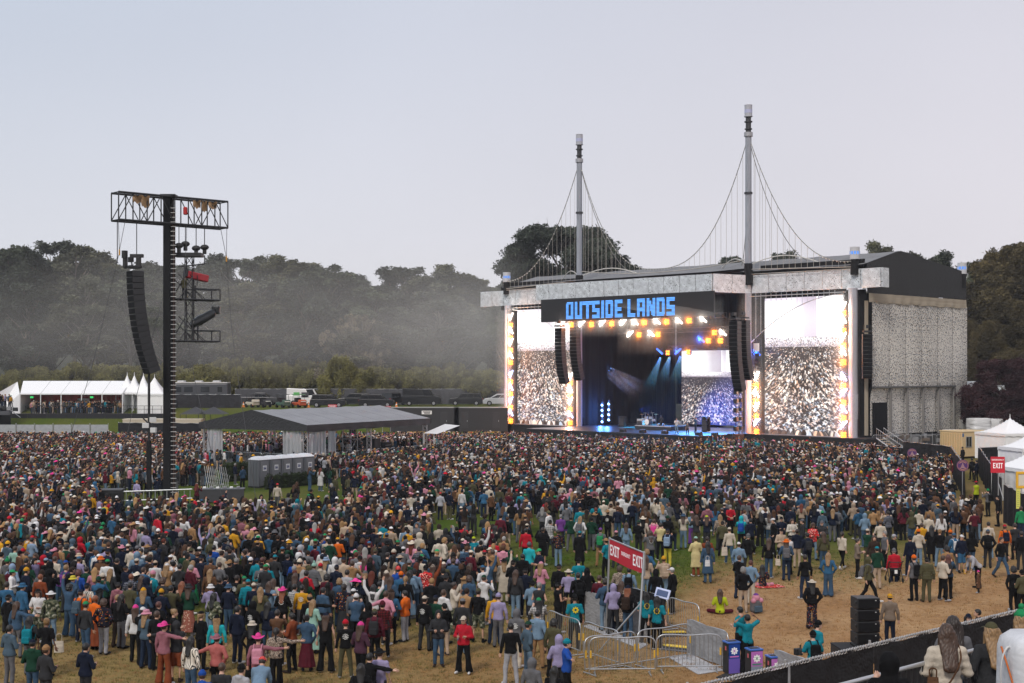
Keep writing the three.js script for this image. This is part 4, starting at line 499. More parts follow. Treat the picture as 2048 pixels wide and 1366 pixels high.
  for (let i = 0; i < 8; i++) rail(-1.2, 0.5 + i * 2.35, Math.atan2(-l.z, l.x), 'along the toilet side of the mix tent'); for (let i = 0; i < 9; i++) rail(0.4 + i * 2.35, -1.4, Math.atan2(-s.z, s.x), 'along the camera side of the mix tent');
  const aw = thing('side_awning', 'raised pale awning flap on steel posts at the far end of the mix tent', 'awning', at(880, 900, 136).setY(0)); const c = (px, py, d) => at(px, py, d).sub(aw.position); part('flap', quad([c(848, 866, 135), c(874, 868, 133), c(920, 851, 137), c(890, 848, 140)]), M(0.6, 0.6, 0.6, 0.7, 0, { side: THREE.DoubleSide }), aw); for (const [x, y, d] of [[868, 866, 134], [848, 866, 135]]) part('post', bar(c(x, y, d), c(x, y, d).setY(0), 0.07), M(0.5, 0.5, 0.5, 0.5), aw); part('step_frame', [...truss(c(876, 882, 134).setY(0).toArray(), c(876, 882, 134).toArray(), 0.7, 0.03, 0.5), bar(c(890, 882, 134), c(890, 882, 134).setY(0), 0.04)], STEEL, aw);
}
// portable toilets
{
  const a = V((506 - HX) / F * 103, 0, -103), d = V(3.65, 0, -5).normalize(), turn = Math.atan2(-d.z, d.x), nth = ['first', 'second', 'third', 'fourth', 'fifth'];
  let src; for (let i = 0; i < 5; i++) {
    const lab = nth[i] + ' grey portable toilet with white roof counted from the tower side', p = a.clone().addScaledVector(d, 0.6 + i * 1.22);
    if (src) { cloneOf(src, 'portable_toilet', lab, p, turn); continue; }
    src = thing('portable_toilet', lab, 'toilet', p, turn, 'row of portable toilets'); const g = M(0.14, 0.145, 0.155, 0.55);
    part('cabin', [rbox(1.16, 2.1, 1.16, 0, 1.1, 0, 0.05), ...[-0.3, 0, 0.3].map((z) => box(0.03, 1.7, 0.08, -0.595, 1.1, z))], g, src); part('base', rbox(1.18, 0.14, 1.2, 0, 0.07, 0), BLACK, src); const dr = part('door', rbox(0.8, 1.85, 0.05, 0, 1.08, 0.6), M(0.17, 0.175, 0.185, 0.5), src); part('handle', rbox(0.06, 0.16, 0.05, 0.32, 1.05, 0.64), BLACK, dr); part('notice', rbox(0.4, 0.4, 0.015, 0.02, 1.5, 0.635, 0.004), WHITE, dr); part('notice_print', [box(0.28, 0.05, 0.004, 0.02, 1.58, 0.646), box(0.28, 0.12, 0.004, 0.02, 1.46, 0.646)], M(0.08, 0.1, 0.2, 0.7), dr);
    part('roof', grid(12, 12, (u, v) => { const x = (u - 0.5) * 1.24, z = (v - 0.5) * 1.24, e = Math.max(Math.abs(x), Math.abs(z)) / 0.62; return [x, 2.14 + 0.26 * (1 - Math.pow(e, 3)), -z]; }), M(0.78, 0.78, 0.78, 0.5), src); part('vent', cyl(0.06, 0.06, 0.2, 0.35, 2.42, -0.3, 8), BLACK, src);
  }
  // leafy hedge screens
  const hedge = (label, p0, p1, h, dp) => { const len = p0.distanceTo(p1), t = thing('hedge', label, 'hedge', p0.clone().lerp(p1, 0.5), Math.atan2(-(p1.z - p0.z), p1.x - p0.x)); part('frame', box(len, h * 0.9, dp * 0.6, 0, h * 0.45, 0), M(0.02, 0.025, 0.012, 1), t); const n = Math.round(len * h * 60), im = new THREE.InstancedMesh(leafClump, leafMat, n), m = new THREE.Matrix4(), c = new THREE.Color(); for (let i = 0; i < n; i++) { m.makeRotationY(rr(0, 6)).scale(V(0.28, 0.28, 0.28)).setPosition(rr(-len / 2, len / 2), rr(0.1, h), rr(-dp / 2, dp / 2)); im.setMatrixAt(i, m); const k = rr(0.6, 1.5); c.setRGB(0.035 * k, 0.05 * k, 0.018 * k); im.setColorAt(i, c); } im.name = 'leaves'; im.userData.kind = 'stuff'; t.add(im); };
  hedge('long dark leafy hedge screen in front of the portable toilets', V((532 - HX) / F * 101.5, 0, -101.5), V((668 - HX) / F * 108, 0, -108), 1.05, 0.5); hedge('short dark leafy hedge screen beside the lattice panel', V((447 - HX) / F * 108, 0, -108), V((500 - HX) / F * 110, 0, -110), 1.5, 0.5);
}
// ---------- guest deck and tents at the far side ----------
const tentM = M(0.8, 0.8, 0.8, 0.5, 0, { side: THREE.DoubleSide, bumpMap: wrinkle, bumpScale: 0.03 });
function pagoda(name, label, p, w, eave, peak, turn = 0, walls = [], group) {
  const t = thing(name, label, 'tent', p, turn, group); const h = w / 2;
  const top = (x, z) => { const e = Math.max(Math.abs(x), Math.abs(z)) / h; return eave + (peak - eave) * Math.pow(1 - e, 1.7); };
  part('canopy', grid(20, 20, (u, v) => [(u - 0.5) * w, top((u - 0.5) * w, (v - 0.5) * w), (0.5 - v) * w]), tentM, t); part('finial', [cyl(0.02, 0.06, 0.5, 0, peak + 0.1, 0, 8)], WHITE, t);
  part('valance', [0, 1, 2, 3].map((k) => grid(24, 1, (u, v) => { const a = (u - 0.5) * w, y = eave - 0.3 * (1 - v) + (1 - v) * 0.06 * Math.abs(Math.sin(u * 15.7)); return k === 0 ? [a, y, h + 0.01] : k === 1 ? [h + 0.01, y, -a] : k === 2 ? [-a, y, -h - 0.01] : [-h - 0.01, y, a]; })), tentM, t);
  for (const [x, z] of [[-1, -1], [1, -1], [1, 1], [-1, 1]]) part('pole', cyl(0.05, 0.05, eave, x * (h - 0.06), eave / 2, z * (h - 0.06), 8), WHITE, t);
  for (const k of walls) part('side_wall', grid(26, 4, (u, v) => { const a = (u - 0.5) * w * 0.98, y = v * (eave - 0.1), o = 0.06 * Math.sin(u * 30) * (1 - v); return k === 0 ? [a, y, h - 0.08 + o] : k === 1 ? [h - 0.08 + o, y, -a] : k === 2 ? [-a, y, -h + 0.08 + o] : [-h + 0.08 + o, y, a]; }), tentM, t);
  return t;
}
{
  const D = 187, X = (px, d = D) => (px - HX) / F * d, DECK = 2.95;
  const dk = thing('guest_deck', 'raised guest platform skirted in black cloth under the white marquee', 'platform', [0, 0, 0]);
  part('deck', rbox(X(326) - X(-60), 0.2, 13, (X(326) + X(-60)) / 2, DECK - 0.1, -D - 6.5), M(0.06, 0.05, 0.045, 0.8), dk);
  for (let i = 0; i < 10; i++) { const a = X(lerp(-60, 326, i / 10)), b = X(lerp(-60, 326, (i + 1) / 10)) - 0.04; part('skirt_panel', grid(12, 3, (u, v) => [lerp(a, b, u), lerp(0.1, DECK, v), -D + 0.05 + 0.05 * Math.sin(u * 18) * (1 - v)]), M(0.024, 0.024, 0.027, 0.95), dk); }
  for (let px = 50; px < 325; px += 17) part('rail_post', cyl(0.035, 0.035, 1.1, X(px), DECK + 0.55, -D - 0.1, 6), DARKSTEEL, dk); part('handrail', [bar([X(46), DECK + 1.08, -D - 0.1], [X(325), DECK + 1.08, -D - 0.1], 0.035), bar([X(46), DECK + 0.55, -D - 0.1], [X(325), DECK + 0.55, -D - 0.1], 0.02)], DARKSTEEL, dk);
  // marquee
  const m = thing('marquee', 'long white marquee with red interior and open front on the guest platform', 'marquee', [0, DECK, -D - 1.2]); const x0 = X(34), x1 = X(240), dep = 8.5, ev = 2.75, rg = 4.5;
  for (let i = 0; i < 5; i++) { const a = lerp(x0, x1, i / 5), b = lerp(x0, x1, (i + 1) / 5) - 0.04; part('roof_bay', [grid(3, 3, (u, v) => [lerp(a, b, u) - (i ? 0 : 1.1 * v * (1 - u)), lerp(ev, rg, v), lerp(0, -dep / 2, v)]), grid(3, 3, (u, v) => [lerp(a, b, u), lerp(ev, rg, v), lerp(-dep, -dep / 2, v)])], tentM, m); part('red_back_wall', grid(10, 2, (u, v) => [lerp(a, b, u), lerp(0, ev, v), -4.3 + 0.08 * Math.sin(u * 25)]), cloth(0.55, 0.08, 0.06), m); part('pole', cyl(0.07, 0.07, ev, a, ev / 2, 0, 8), WHITE, m); part('eave_beam', box(b - a - 0.1, 0.12, 0.08, (a + b) / 2, ev - 0.08, 0.02), WHITE, m); }
  part('pole', cyl(0.07, 0.07, ev, x1, ev / 2, 0, 8), WHITE, m);
  for (const x of [x0, x1]) part('gable', quad([V(x, 0, 0), V(x, 0, -dep), V(x, ev, -dep), V(x, rg, -dep / 2), V(x, ev, 0)]), tentM, m);
  part('side_wing', [quad([V(x0 - 3.2, 0, 0.3), V(x0 - 0.02, 0, 0.1), V(x0 - 0.02, ev, 0.1), V(x0 - 1.1, rg - 0.1, -2), V(x0 - 3.2, ev, 0.3)])], tentM, m);
  for (const px of [62, 182]) part('exit_light', rbox(0.45, 0.25, 0.06, X(px, D + 1), ev - 0.5, -0.1), glow(0.02, 0.7, 0.15, 0.7), m);
  for (const px of [56, 69, 178, 189]) part('white_door', rbox(0.9, 2.0, 0.06, X(px, D + 9), 1.0, -4.0), M(0.65, 0.62, 0.6, 0.6), m);
  [[238, 'first'], [255, 'second'], [276, 'third']].forEach(([px, n], i) => pagoda('peaked_tent', n + ' of the small peaked white tents after the marquee end', [X(px), DECK, -D - 4 + i * 0.6], 2.6, 2.9, 5.4, 0, [2], 'small peaked tents'));
  pagoda('peaked_tent', 'small peaked white tent with closed walls at the platform end', [X(300), DECK, -D - 2.4], 3.9, 2.75, 5.1, 0, [0, 1, 2, 3], 'small peaked tents');
  { const t = thing('equipment_stage', 'dark equipment platform with stair at the frame edge before the marquee', 'platform', [X(8), 0, -D + 4]); part('block', rbox(7, 2.6, 4, -1.8, 2.6, 0), BLACKCLOTH, t); part('table', rbox(2, 0.5, 1, 2, 3.2, 1.5), M(0.06, 0.06, 0.07, 0.6), t); part('stair_rail', bar([2, 4, 0.5], [3.9, 2.6, 0.5], 0.05), STEEL, t); for (let i = 0; i < 4; i++) part('case', rbox(0.6, 0.5, 0.5, 1 + i * 0.8, 4 - i * 0.1, 1), i % 2 ? BLACK : GREY, t); }
  // pale fence panels below the deck
  for (let i = 0; i < 6; i++) { const a = X(-4 + i * 37, 178), b = X(31.5 + i * 37, 178), t = thing('pale_fence', ['first', 'second', 'third', 'fourth', 'fifth', 'sixth'][i] + ' pale screened fence panel below the guest platform from the frame edge', 'fence', [(a + b) / 2, 0, -178], 0, 'pale screened fence panels'); part('screen', grid(10, 3, (u, v) => [lerp(-(b - a) / 2, (b - a) / 2, u), 0.1 + v * 1.7, 0.04 * Math.sin(u * 9)]), cloth(0.42, 0.43, 0.46), t); for (const s of [-1, 1]) part('post', cyl(0.03, 0.03, 2.0, s * (b - a) / 2, 1, 0.05, 6), STEEL, t); }
  const blackFence = (label, pts, h, group, tone = 0.017) => { const t = thing('black_fence', label, 'fence', [0, 0, 0], 0, group); for (let i = 0; i < pts.length - 1; i++) { const A = pts[i], B = pts[i + 1], n = Math.max(1, Math.round(A.distanceTo(B) / 3.6)); for (let k = 0; k < n; k++) { const a = A.clone().lerp(B, k / n), b = A.clone().lerp(B, (k + 1) / n), y0 = groundY(a.x, -a.z), L = a.distanceTo(b), nx = -(b.z - a.z) / L, nz = (b.x - a.x) / L; part('fabric_panel', grid(16, 4, (u, v) => { const o = (0.06 * Math.sin(u * 17 + k) + 0.05 * Math.sin(u * 5 + i)) * (1 - 0.6 * v); return [lerp(a.x, b.x, u) + nx * o, y0 + 0.03 + v * (h + 0.03 * Math.sin(u * 12)), lerp(a.z, b.z, u) + nz * o]; }), M(tone, tone, tone * 1.1, 0.92, 0, { side: THREE.DoubleSide, bumpMap: wrinkle, bumpScale: 0.08 }), t); part('post', cyl(0.03, 0.03, h + 0.15, a.x - nx * 0.12, y0 + h / 2 + 0.07, a.z - nz * 0.12, 6), STEEL, t); part('top_rail', bar(V(a.x - nx * 0.1, y0 + h + 0.04, a.z - nz * 0.1), V(b.x - nx * 0.1, y0 + h + 0.04, b.z - nz * 0.1), 0.025, 5), STEEL, t); } } return t; };
  globalThis.blackFence = blackFence;
  blackFence('black fabric fence behind the crowd under the beige store container', [V(X(236, 170), 0, -170), V(X(402, 168), 0, -168)], 2.3);
  blackFence('tall black fence on the bank around the dark coach', [V(X(330, 192), 0, -192), V(X(482, 192), 0, -192)], 1.9, null, 0.03);
  blackFence('long black fence on the bank behind the parked vehicles', [V(X(470, 212), 0, -212), V(X(1020, 212), 0, -212)], 2.4, null, 0.075);
  const ct = thing('store_container', 'low beige store container showing its roof edge over the black fence', 'container', [X(328, 174), 0, -174]); part('body', rbox(10, 2.5, 2.4, 0, 1.35, 0), M(0.52, 0.45, 0.34, 0.7), ct); part('roof', rbox(10.1, 0.12, 2.5, 0, 2.66, 0), M(0.55, 0.48, 0.37, 0.7), ct); for (let i = 0; i < 20; i++) part('rib', box(0.12, 2.3, 0.05, -4.8 + i * 0.5, 1.35, 1.22), M(0.5, 0.43, 0.33, 0.7), ct);
  for (const [px, l] of [[391, 'first small black canopy tent below the coach'], [427, 'second small black canopy tent beside the mix tent roof']]) { const t = thing('black_canopy', l, 'tent', [X(px, 176), 1.4, -176], 0, 'small black canopies'); part('canopy', new THREE.ConeGeometry(2.4, 0.95, 4, 1).rotateY(Math.PI / 4).translate(0, 2.35, 0), M(0.03, 0.03, 0.034, 0.7), t); for (const s of [-1, 1]) for (const z of [-1, 1]) part('leg', cyl(0.04, 0.04, 1.9, s * 1.6, 0.95, z * 1.6, 6), DARKSTEEL, t); }
  // coach
  const bs = thing('coach', 'dark grey touring coach with pale roof edge parked on the bank', 'bus', [X(398, 203), 3.6, -203]); const L = 9.2;
  part('body', rbox(L, 2.9, 2.5, 0, 2.0, 0, 0.25), M(0.055, 0.057, 0.065, 0.35), bs); part('roof_edge', rbox(L - 0.2, 0.12, 2.4, 0, 3.5, 0), M(0.6, 0.58, 0.55, 0.5), bs); for (const x of [-3, -1.3, 1.2, 3.4]) part('window', rbox(x > 3 ? 0.7 : 1.3, 0.8, 0.04, x, 2.5, 1.26, 0.02), GLASSDARK, bs); for (const x of [-2.6, 0, 2.7]) part('roof_unit', rbox(1.1, 0.25, 1.2, x, 3.68, 0, 0.1), M(0.5, 0.5, 0.5, 0.6), bs); for (const x of [-3, 3]) part('wheel', new THREE.CylinderGeometry(0.48, 0.48, 0.3, 16).rotateX(Math.PI / 2).translate(x, 0.5, 1.15), RUBBER, bs);
  // parked vehicles
  const P2 = (a) => a.map(([x, y]) => new THREE.Vector2(x, y));
  const prof = {
    suv: [[[-2.5, 0.35], [2.45, 0.35], [2.5, 0.75], [2.4, 1.0], [1.35, 1.12], [-2.42, 1.15], [-2.52, 0.8]], [[-2.4, 1.1], [1.3, 1.1], [0.6, 1.78], [-2.15, 1.82]], 1.9, [-1.6, 1.6]],
    van: [[[-2.8, 0.35], [2.9, 0.35], [2.95, 0.9], [2.75, 1.25], [1.9, 1.45], [-2.8, 1.45]], [[-2.8, 1.4], [1.85, 1.4], [1.3, 2.35], [-2.75, 2.55]], 2.0, [-1.8, 1.9]],
    minivan: [[[-2.4, 0.35], [2.5, 0.35], [2.55, 0.75], [2.3, 1.0], [1.6, 1.12], [-2.4, 1.12], [-2.48, 0.8]], [[-2.38, 1.08], [1.6, 1.08], [0.5, 1.72], [-1.9, 1.75]], 1.9, [-1.5, 1.6]],
    pickup: [[[-2.8, 0.45], [2.75, 0.45], [2.8, 0.85], [2.65, 1.1], [1.5, 1.2], [-2.8, 1.2]], [[-0.8, 1.18], [1.4, 1.18], [0.8, 1.85], [-0.6, 1.88]], 1.9, [-1.8, 1.8]] };
  function vehicle(name, label, kind, rgb, px, d, flip, cat, turn = 0, glassy = true) {
    const [lo, hi, w, wx] = prof[kind], t = thing(name, label, cat, [X(px, d), 3.6, -d], (flip ? Math.PI : 0) + turn, 'vehicles parked on the bank'), paint = M(...rgb, 0.28, 0.1, {});
    const ex = (p, ww) => new THREE.ExtrudeGeometry(new THREE.Shape(P2(p)), { depth: ww - 0.12, bevelSize: 0.06, bevelThickness: 0.06, bevelSegments: 2 }).translate(0, 0, -ww / 2 + 0.06);
    part('body', ex(lo, w), paint, t); part('cabin', ex(hi, w * 0.9), paint, t);
    const a = hi[0][0], b = hi[1][0], c = hi[2][0], e = hi[3][0], y0 = hi[0][1] + 0.08, y1 = hi[3][1] - 0.12;
    for (const z of [-1, 1]) { const n = glassy ? 3 : 1; for (let i = 0; i < n; i++) { const f0 = glassy ? i / n : 0.72, f1 = glassy ? (i + 1) / n - 0.03 : 0.98; const q = [V(lerp(a + 0.15, b - 0.15, f0), y0, z * w * 0.457), V(lerp(a + 0.15, b - 0.15, f1), y0, z * w * 0.457), V(lerp(e + 0.1, c - 0.08, f1), y1, z * w * 0.457), V(lerp(e + 0.1, c - 0.08, f0), y1, z * w * 0.457)]; part('window', quad(z > 0 ? q : q.reverse()), GLASSDARK, t); } }
    part('windscreen', quad([V(b + 0.07, y0, w * 0.4), V(b + 0.07, y0, -w * 0.4), V(c + 0.09, y1, -w * 0.36), V(c + 0.09, y1, w * 0.36)]), GLASSDARK, t);
    for (const x of wx) for (const z of [-1, 1]) { const wh = part('wheel', new THREE.CylinderGeometry(0.38, 0.38, 0.26, 18).rotateX(Math.PI / 2).translate(x, 0.38, z * (w / 2 - 0.1)), RUBBER, t); part('rim', new THREE.CylinderGeometry(0.22, 0.22, 0.28, 12).rotateX(Math.PI / 2).translate(x, 0.38, z * (w / 2 - 0.1)), M(0.4, 0.4, 0.42, 0.3, 0.7), wh); }
    for (const z of [-0.7, 0.7]) { part('headlight', rbox(0.08, 0.16, 0.3, lo[2][0] + 0.0, 0.8, z), M(0.7, 0.7, 0.7, 0.2), t); part('tail_light', rbox(0.06, 0.3, 0.14, lo[0][0] - 0.06, 0.95, z), M(0.35, 0.01, 0.01, 0.3), t); }
    return t;
  }
  const blk = [0.01, 0.011, 0.013];
  vehicle('pickup', 'dark pickup with pale bed cover behind the golf carts', 'pickup', [0.05, 0.05, 0.055], 520, 207, false, 'pickup');
  const wv = vehicle('van', 'white high-roof van with green print on its side', 'van', [0.72, 0.72, 0.72], 612, 207, false, 'van', 0, false); part('side_print', [rbox(0.9, 0.5, 0.02, -1.3, 1.75, 0.99, 0.005)], M(0.1, 0.4, 0.1, 0.6), wv); part('side_notice', rbox(1.1, 0.8, 0.02, 0.0, 1.6, 0.99, 0.005), M(0.05, 0.05, 0.055, 0.6), wv);
  vehicle('black_car', 'black sport utility car nearest the white van', 'suv', blk, 657, 195, false, 'car'); vehicle('black_car', 'black sport utility car parked behind two others in the middle', 'suv', blk, 709, 206, true, 'car'); vehicle('black_car', 'black sport utility car in front of the middle of the row', 'suv', blk, 754, 196, false, 'car'); vehicle('black_car', 'black sport utility car seen from behind next to the black van', 'suv', blk, 787, 207, false, 'car', 1.2);
  vehicle('black_van', 'long black high-roof van above the black trailer', 'van', blk, 843, 205, false, 'van', 0, false); vehicle('black_car', 'black car standing alone between the black van and silver minivan', 'suv', blk, 932, 206, true, 'car'); vehicle('minivan', 'silver minivan half hidden by the edge of the stage', 'minivan', [0.5, 0.5, 0.52], 1000, 205, true, 'minivan');
  const cart = (label, px, d, rgb, roof) => { const t = thing('golf_cart', label, 'golf cart', [X(px, d), 3.6, -d], -0.9, 'golf carts on the bank'); part('body', [rbox(2.3, 0.5, 1.2, 0, 0.55, 0, 0.12), rbox(0.6, 0.5, 1.15, 0.95, 0.9, 0, 0.15)], M(...rgb, 0.4), t); part('seat', [rbox(0.5, 0.15, 1.1, -0.1, 0.88, 0), rbox(0.15, 0.5, 1.1, -0.4, 1.15, 0)], BLACK, t); for (const x of [-0.9, 0.75]) for (const z of [-0.52, 0.52]) part('roof_post', bar([x, 0.8, z], [x * 0.85, 1.85, z], 0.03), BLACK, t); part('roof', rbox(1.9, 0.08, 1.25, -0.1, 1.88, 0), M(...roof, 0.5), t); for (const x of [-0.8, 0.8]) for (const z of [-0.55, 0.55]) part('wheel', new THREE.CylinderGeometry(0.26, 0.26, 0.2, 12).rotateX(Math.PI / 2).translate(x, 0.26, z), RUBBER, t); part('headlight', rbox(0.05, 0.12, 0.8, 1.26, 0.9, 0), M(0.7, 0.7, 0.65, 0.3), t); };
  cart('beige golf cart with dark roof nearest the coach', 505, 195, [0.5, 0.45, 0.36], [0.02, 0.02, 0.022]); cart('dark golf cart beside the beige one', 528, 195, [0.03, 0.03, 0.034], [0.02, 0.02, 0.022]); cart('green and black utility cart before the white van', 566, 193, [0.05, 0.1, 0.07], [0.03, 0.035, 0.034]); cart('orange-red fronted golf cart before the white van', 598, 194, [0.5, 0.09, 0.03], [0.1, 0.25, 0.1]);
  [[487, 196, 'beside the coach fence'], [617, 194, 'between the orange cart and the black car'], [793, 194, 'at the end of the mix tent roof ridge']].forEach(([px, d, l]) => { const t = thing('traffic_cone', 'orange traffic cone ' + l, 'cone', [X(px, d), 3.6, -d], 0, 'traffic cones'); part('cone', cyl(0.04, 0.2, 0.75, 0, 0.4, 0, 12), AMBERPLASTIC, t); part('base', rbox(0.5, 0.06, 0.5, 0, 0.03, 0), AMBERPLASTIC, t); part('white_band', cyl(0.1, 0.135, 0.16, 0, 0.45, 0, 12), WHITE, t); });
  const exitTex = canvasTex(256, 150, (c, w, h) => { c.fillStyle = '#b3162c'; c.fillRect(0, 0, w, h); c.fillStyle = '#fff'; c.textAlign = 'center'; c.font = 'bold 40px sans-serif'; c.fillText('EMERGENCY', w / 2, 46); c.font = 'bold 86px sans-serif'; c.fillText('EXIT', w / 2, 132); });
  [[665, 813, 'above the mix tent roof below the black cars'], [773, 816, 'at the roof ridge end of the mix tent']].forEach(([px, py, l]) => { const d = 168, p = at(px, py, d), t = thing('exit_sign', 'small red emergency exit sign ' + l, 'sign', [p.x, 0, p.z], 0, 'distant exit signs'); part('panel', new THREE.BoxGeometry(1.1, 0.5, 0.05).translate(0, p.y, 0), M(1, 1, 1, 0.6, 0, { map: exitTex }), t); for (const s of [-0.5, 0.5]) part('post', bar([s, 0, -0.05], [s, p.y, -0.05], 0.03), STEEL, t); });
  // black production trailers
  [[850, 'long black production trailer with a white name plate', 9], [962, 'second black production trailer against the edge of the stage', 7]].forEach(([px, l, len], i) => { const d = 176, t = thing('black_trailer', l, 'trailer', [X(px, d), 0, -d], 0, 'black production trailers'); part('body', rbox(len, 3.1, 2.4, 0, 2.55, 0, 0.06), M(0.022, 0.022, 0.024, 0.5), t); part('roof_edge', rbox(len + 0.05, 0.08, 2.45, 0, 4.12, 0), M(0.3, 0.3, 0.3, 0.4, 0.5), t); for (const x of [-len * 0.3, len * 0.28]) { const dr = part('door', rbox(0.9, 2.1, 0.04, x, 2.5, 1.21), M(0.03, 0.03, 0.033, 0.5), t); part('handle', rbox(0.05, 0.2, 0.04, x + 0.35, 2.4, 1.25), STEEL, dr); } part('yellow_step', rbox(len * 0.6, 0.12, 0.4, 0.5, 0.95, 1.3), M(0.5, 0.3, 0.03, 0.6), t); if (!i) { const np = part('name_plate', rbox(1.3, 0.45, 0.02, 0.3, 3.5, 1.22, 0.005), WHITE, t); part('plate_print', [box(1.0, 0.1, 0.004, 0.3, 3.58, 1.233), box(0.8, 0.12, 0.004, 0.35, 3.42, 1.233)], M(0.05, 0.05, 0.05, 0.7), np); } for (const x of [-2, 2]) part('wheel', new THREE.CylinderGeometry(0.5, 0.5, 0.3, 16).rotateX(Math.PI / 2).translate(x, 0.5, 1.0), RUBBER, t); });
}
// ---------- site compound beside the stage wall ----------
{
  const X = (px, d) => (px - HX) / F * d, cab = (label, px0, px1, pyT, pyB, d, rgb, grp) => { const h = (pyB - pyT) / F * d, y = EYE - (pyB - HY) / F * d, w = X(px1, d) - X(px0, d), t = thing('site_cabin', label, 'cabin', [X((px0 + px1) / 2, d), y, -d], 0, grp); part('body', rbox(w, h, 3, 0, h / 2, -1.5, 0.05), M(...rgb, 0.6), t); part('roof', rbox(w + 0.15, 0.12, 3.2, 0, h, -1.5), M(0.55, 0.56, 0.58, 0.6), t); part('base', rbox(w, y + 0.1, 2.8, 0, -y / 2 - 0.02, -1.5), M(0.03, 0.03, 0.033, 0.9), t); for (let i = 1; i < w / 2.2; i++) part('panel_joint', box(0.05, h - 0.1, 0.03, -w / 2 + i * 2.2, h / 2, 0.012), M(0.45, 0.46, 0.48, 0.6), t); return t; };
  cab('long pale blue-white site cabin behind the plum tree', 1926, 2110, 772, 818, 168, [0.6, 0.65, 0.68], 'site cabins'); cab('small white cabin box standing on the long cabin roof', 1945, 1964, 764, 773, 169, [0.65, 0.67, 0.68], 'site cabins'); cab('low off-white trailer roof below the plum tree', 1955, 2110, 824, 846, 156, [0.6, 0.59, 0.57], 'site cabins'); cab('low grey-white trailer against the foot of the stage wall', 1924, 2020, 832, 858, 152, [0.55, 0.55, 0.54], 'site cabins');
  const wrap = (label, px, pyB, d, w, h) => { const t = thing('wrapped_pallet', label, 'bundle', at(px, pyB, d), 0.3, 'plastic wrapped bundles'); part('plastic_wrap', grid(28, 12, (u, v) => { const a = u * 6.283, e = 1 / Math.pow(Math.pow(Math.abs(Math.cos(a)), 5) + Math.pow(Math.abs(Math.sin(a)), 5), 0.2), r = (v > 0.88 ? (1 - v) / 0.12 : 1) * (1 + 0.07 * noise(u * 9, v * 5)); return [Math.cos(a) * e * w / 2 * r, Math.min(v / 0.88, 1) * h * (1 + 0.04 * noise(u * 5, 3)), -Math.sin(a) * e * 0.9 * r]; }), M(0.62, 0.62, 0.62, 0.3, 0, { bumpMap: wrinkle, bumpScale: 0.1, side: THREE.DoubleSide }), t); part('pallet', rbox(w, 0.14, 1.8, 0, -0.07, 0), M(0.25, 0.18, 0.1, 0.9), t); };
  wrap('plastic wrapped bundle behind the steel barriers by the stage wall', 1957, 859, 146, 2.3, 1.25); wrap('plastic wrapped bundle beside the big peaked tent', 1984, 859, 147, 1.9, 1.2); wrap('plastic wrapped bundle beside the tan site office', 1909, 874, 142, 2.1, 0.8);
  pagoda('pavilion', 'big peaked white pavilion behind the black fence corner', [X(2020, 132), 0.3, -132], 4.7, 2.6, 4.05, 0.3, [0, 1, 3], 'white pavilions'); pagoda('pavilion', 'white pavilion partly cut by the frame edge above the exit sign', [X(2060, 106), 0.1, -106], 3.5, 2.85, 4.0, 0.2, [1, 3], 'white pavilions'); pagoda('pavilion', 'nearest white pavilion behind the yellow booth', [X(2064, 93), 0, -93], 3.9, 2.35, 3.5, 0.2, [0, 3], 'white pavilions');
  // tan site office made from a container
  const so = thing('site_office', 'tan container office with two windows and corrugated side', 'container', [X(1930, 139), 0.1, -139], 0.5), tan = M(0.6, 0.44, 0.24, 0.65);
  part('body', rbox(4.0, 2.5, 3.0, 0, 1.35, 0, 0.04), tan, so); part('roof', rbox(4.1, 0.12, 3.1, 0, 2.64, 0), M(0.62, 0.47, 0.27, 0.6), so); for (let i = 0; i < 9; i++) part('rib', box(0.05, 2.2, 0.14, -2.02, 1.35, -1.3 + i * 0.32), M(0.52, 0.37, 0.19, 0.65), so);
  for (const x of [-1.1, 1.4]) { const w = part('window', rbox(0.7, 1.0, 0.05, x, 1.6, 1.51, 0.01), GLASSDARK, so); part('frame', [box(0.8, 0.06, 0.07, x, 2.12, 1.52), box(0.8, 0.06, 0.07, x, 1.08, 1.52), box(0.05, 1.05, 0.07, x - 0.38, 1.6, 1.52), box(0.05, 1.05, 0.07, x + 0.38, 1.6, 1.52), box(0.03, 1.0, 0.07, x, 1.6, 1.53)], M(0.3, 0.3, 0.3, 0.5), w); } const dr = part('door', rbox(0.85, 2.05, 0.05, 0.25, 1.2, 1.51), M(0.64, 0.48, 0.27, 0.6), so); part('handle', rbox(0.05, 0.15, 0.05, 0.55, 1.15, 1.55), STEEL, dr); for (const [x, z] of [[1.85, 1.52], [-1.9, 1.52]]) part('blue_plate', rbox(0.25, 0.35, 0.02, x, 2.3, z, 0.005), M(0.05, 0.12, 0.25, 0.5), so);
  blackFence('black fabric fence from the stage front to the entry lane', [V(X(1806, 127), 0, -127), V(X(1900, 119), 0, -119)], 2.2); blackFence('black fence along the crowd side of the entry lane', [V(X(1900, 119), 0, -119), V(X(1914, 106), 0, -106), V(X(1929, 94), 0, -94)], 2.2); blackFence('black fence along the tent side of the entry lane', [V(X(2046, 120), 0, -120), V(X(1957, 117), 0, -117), V(X(1975, 100), 0, -100), V(X(2004, 84), 0, -84)], 2.2); blackFence('black fence under the yellow booth at the frame edge', [V(X(2007, 80), 0, -80), V(X(2062, 72), 0, -72)], 2.2);
  blackFence('black fabric fence behind the stage stair', [V(X(1712, 134), 0, -133), V(X(1806, 127), 0, -127)], 1.6);
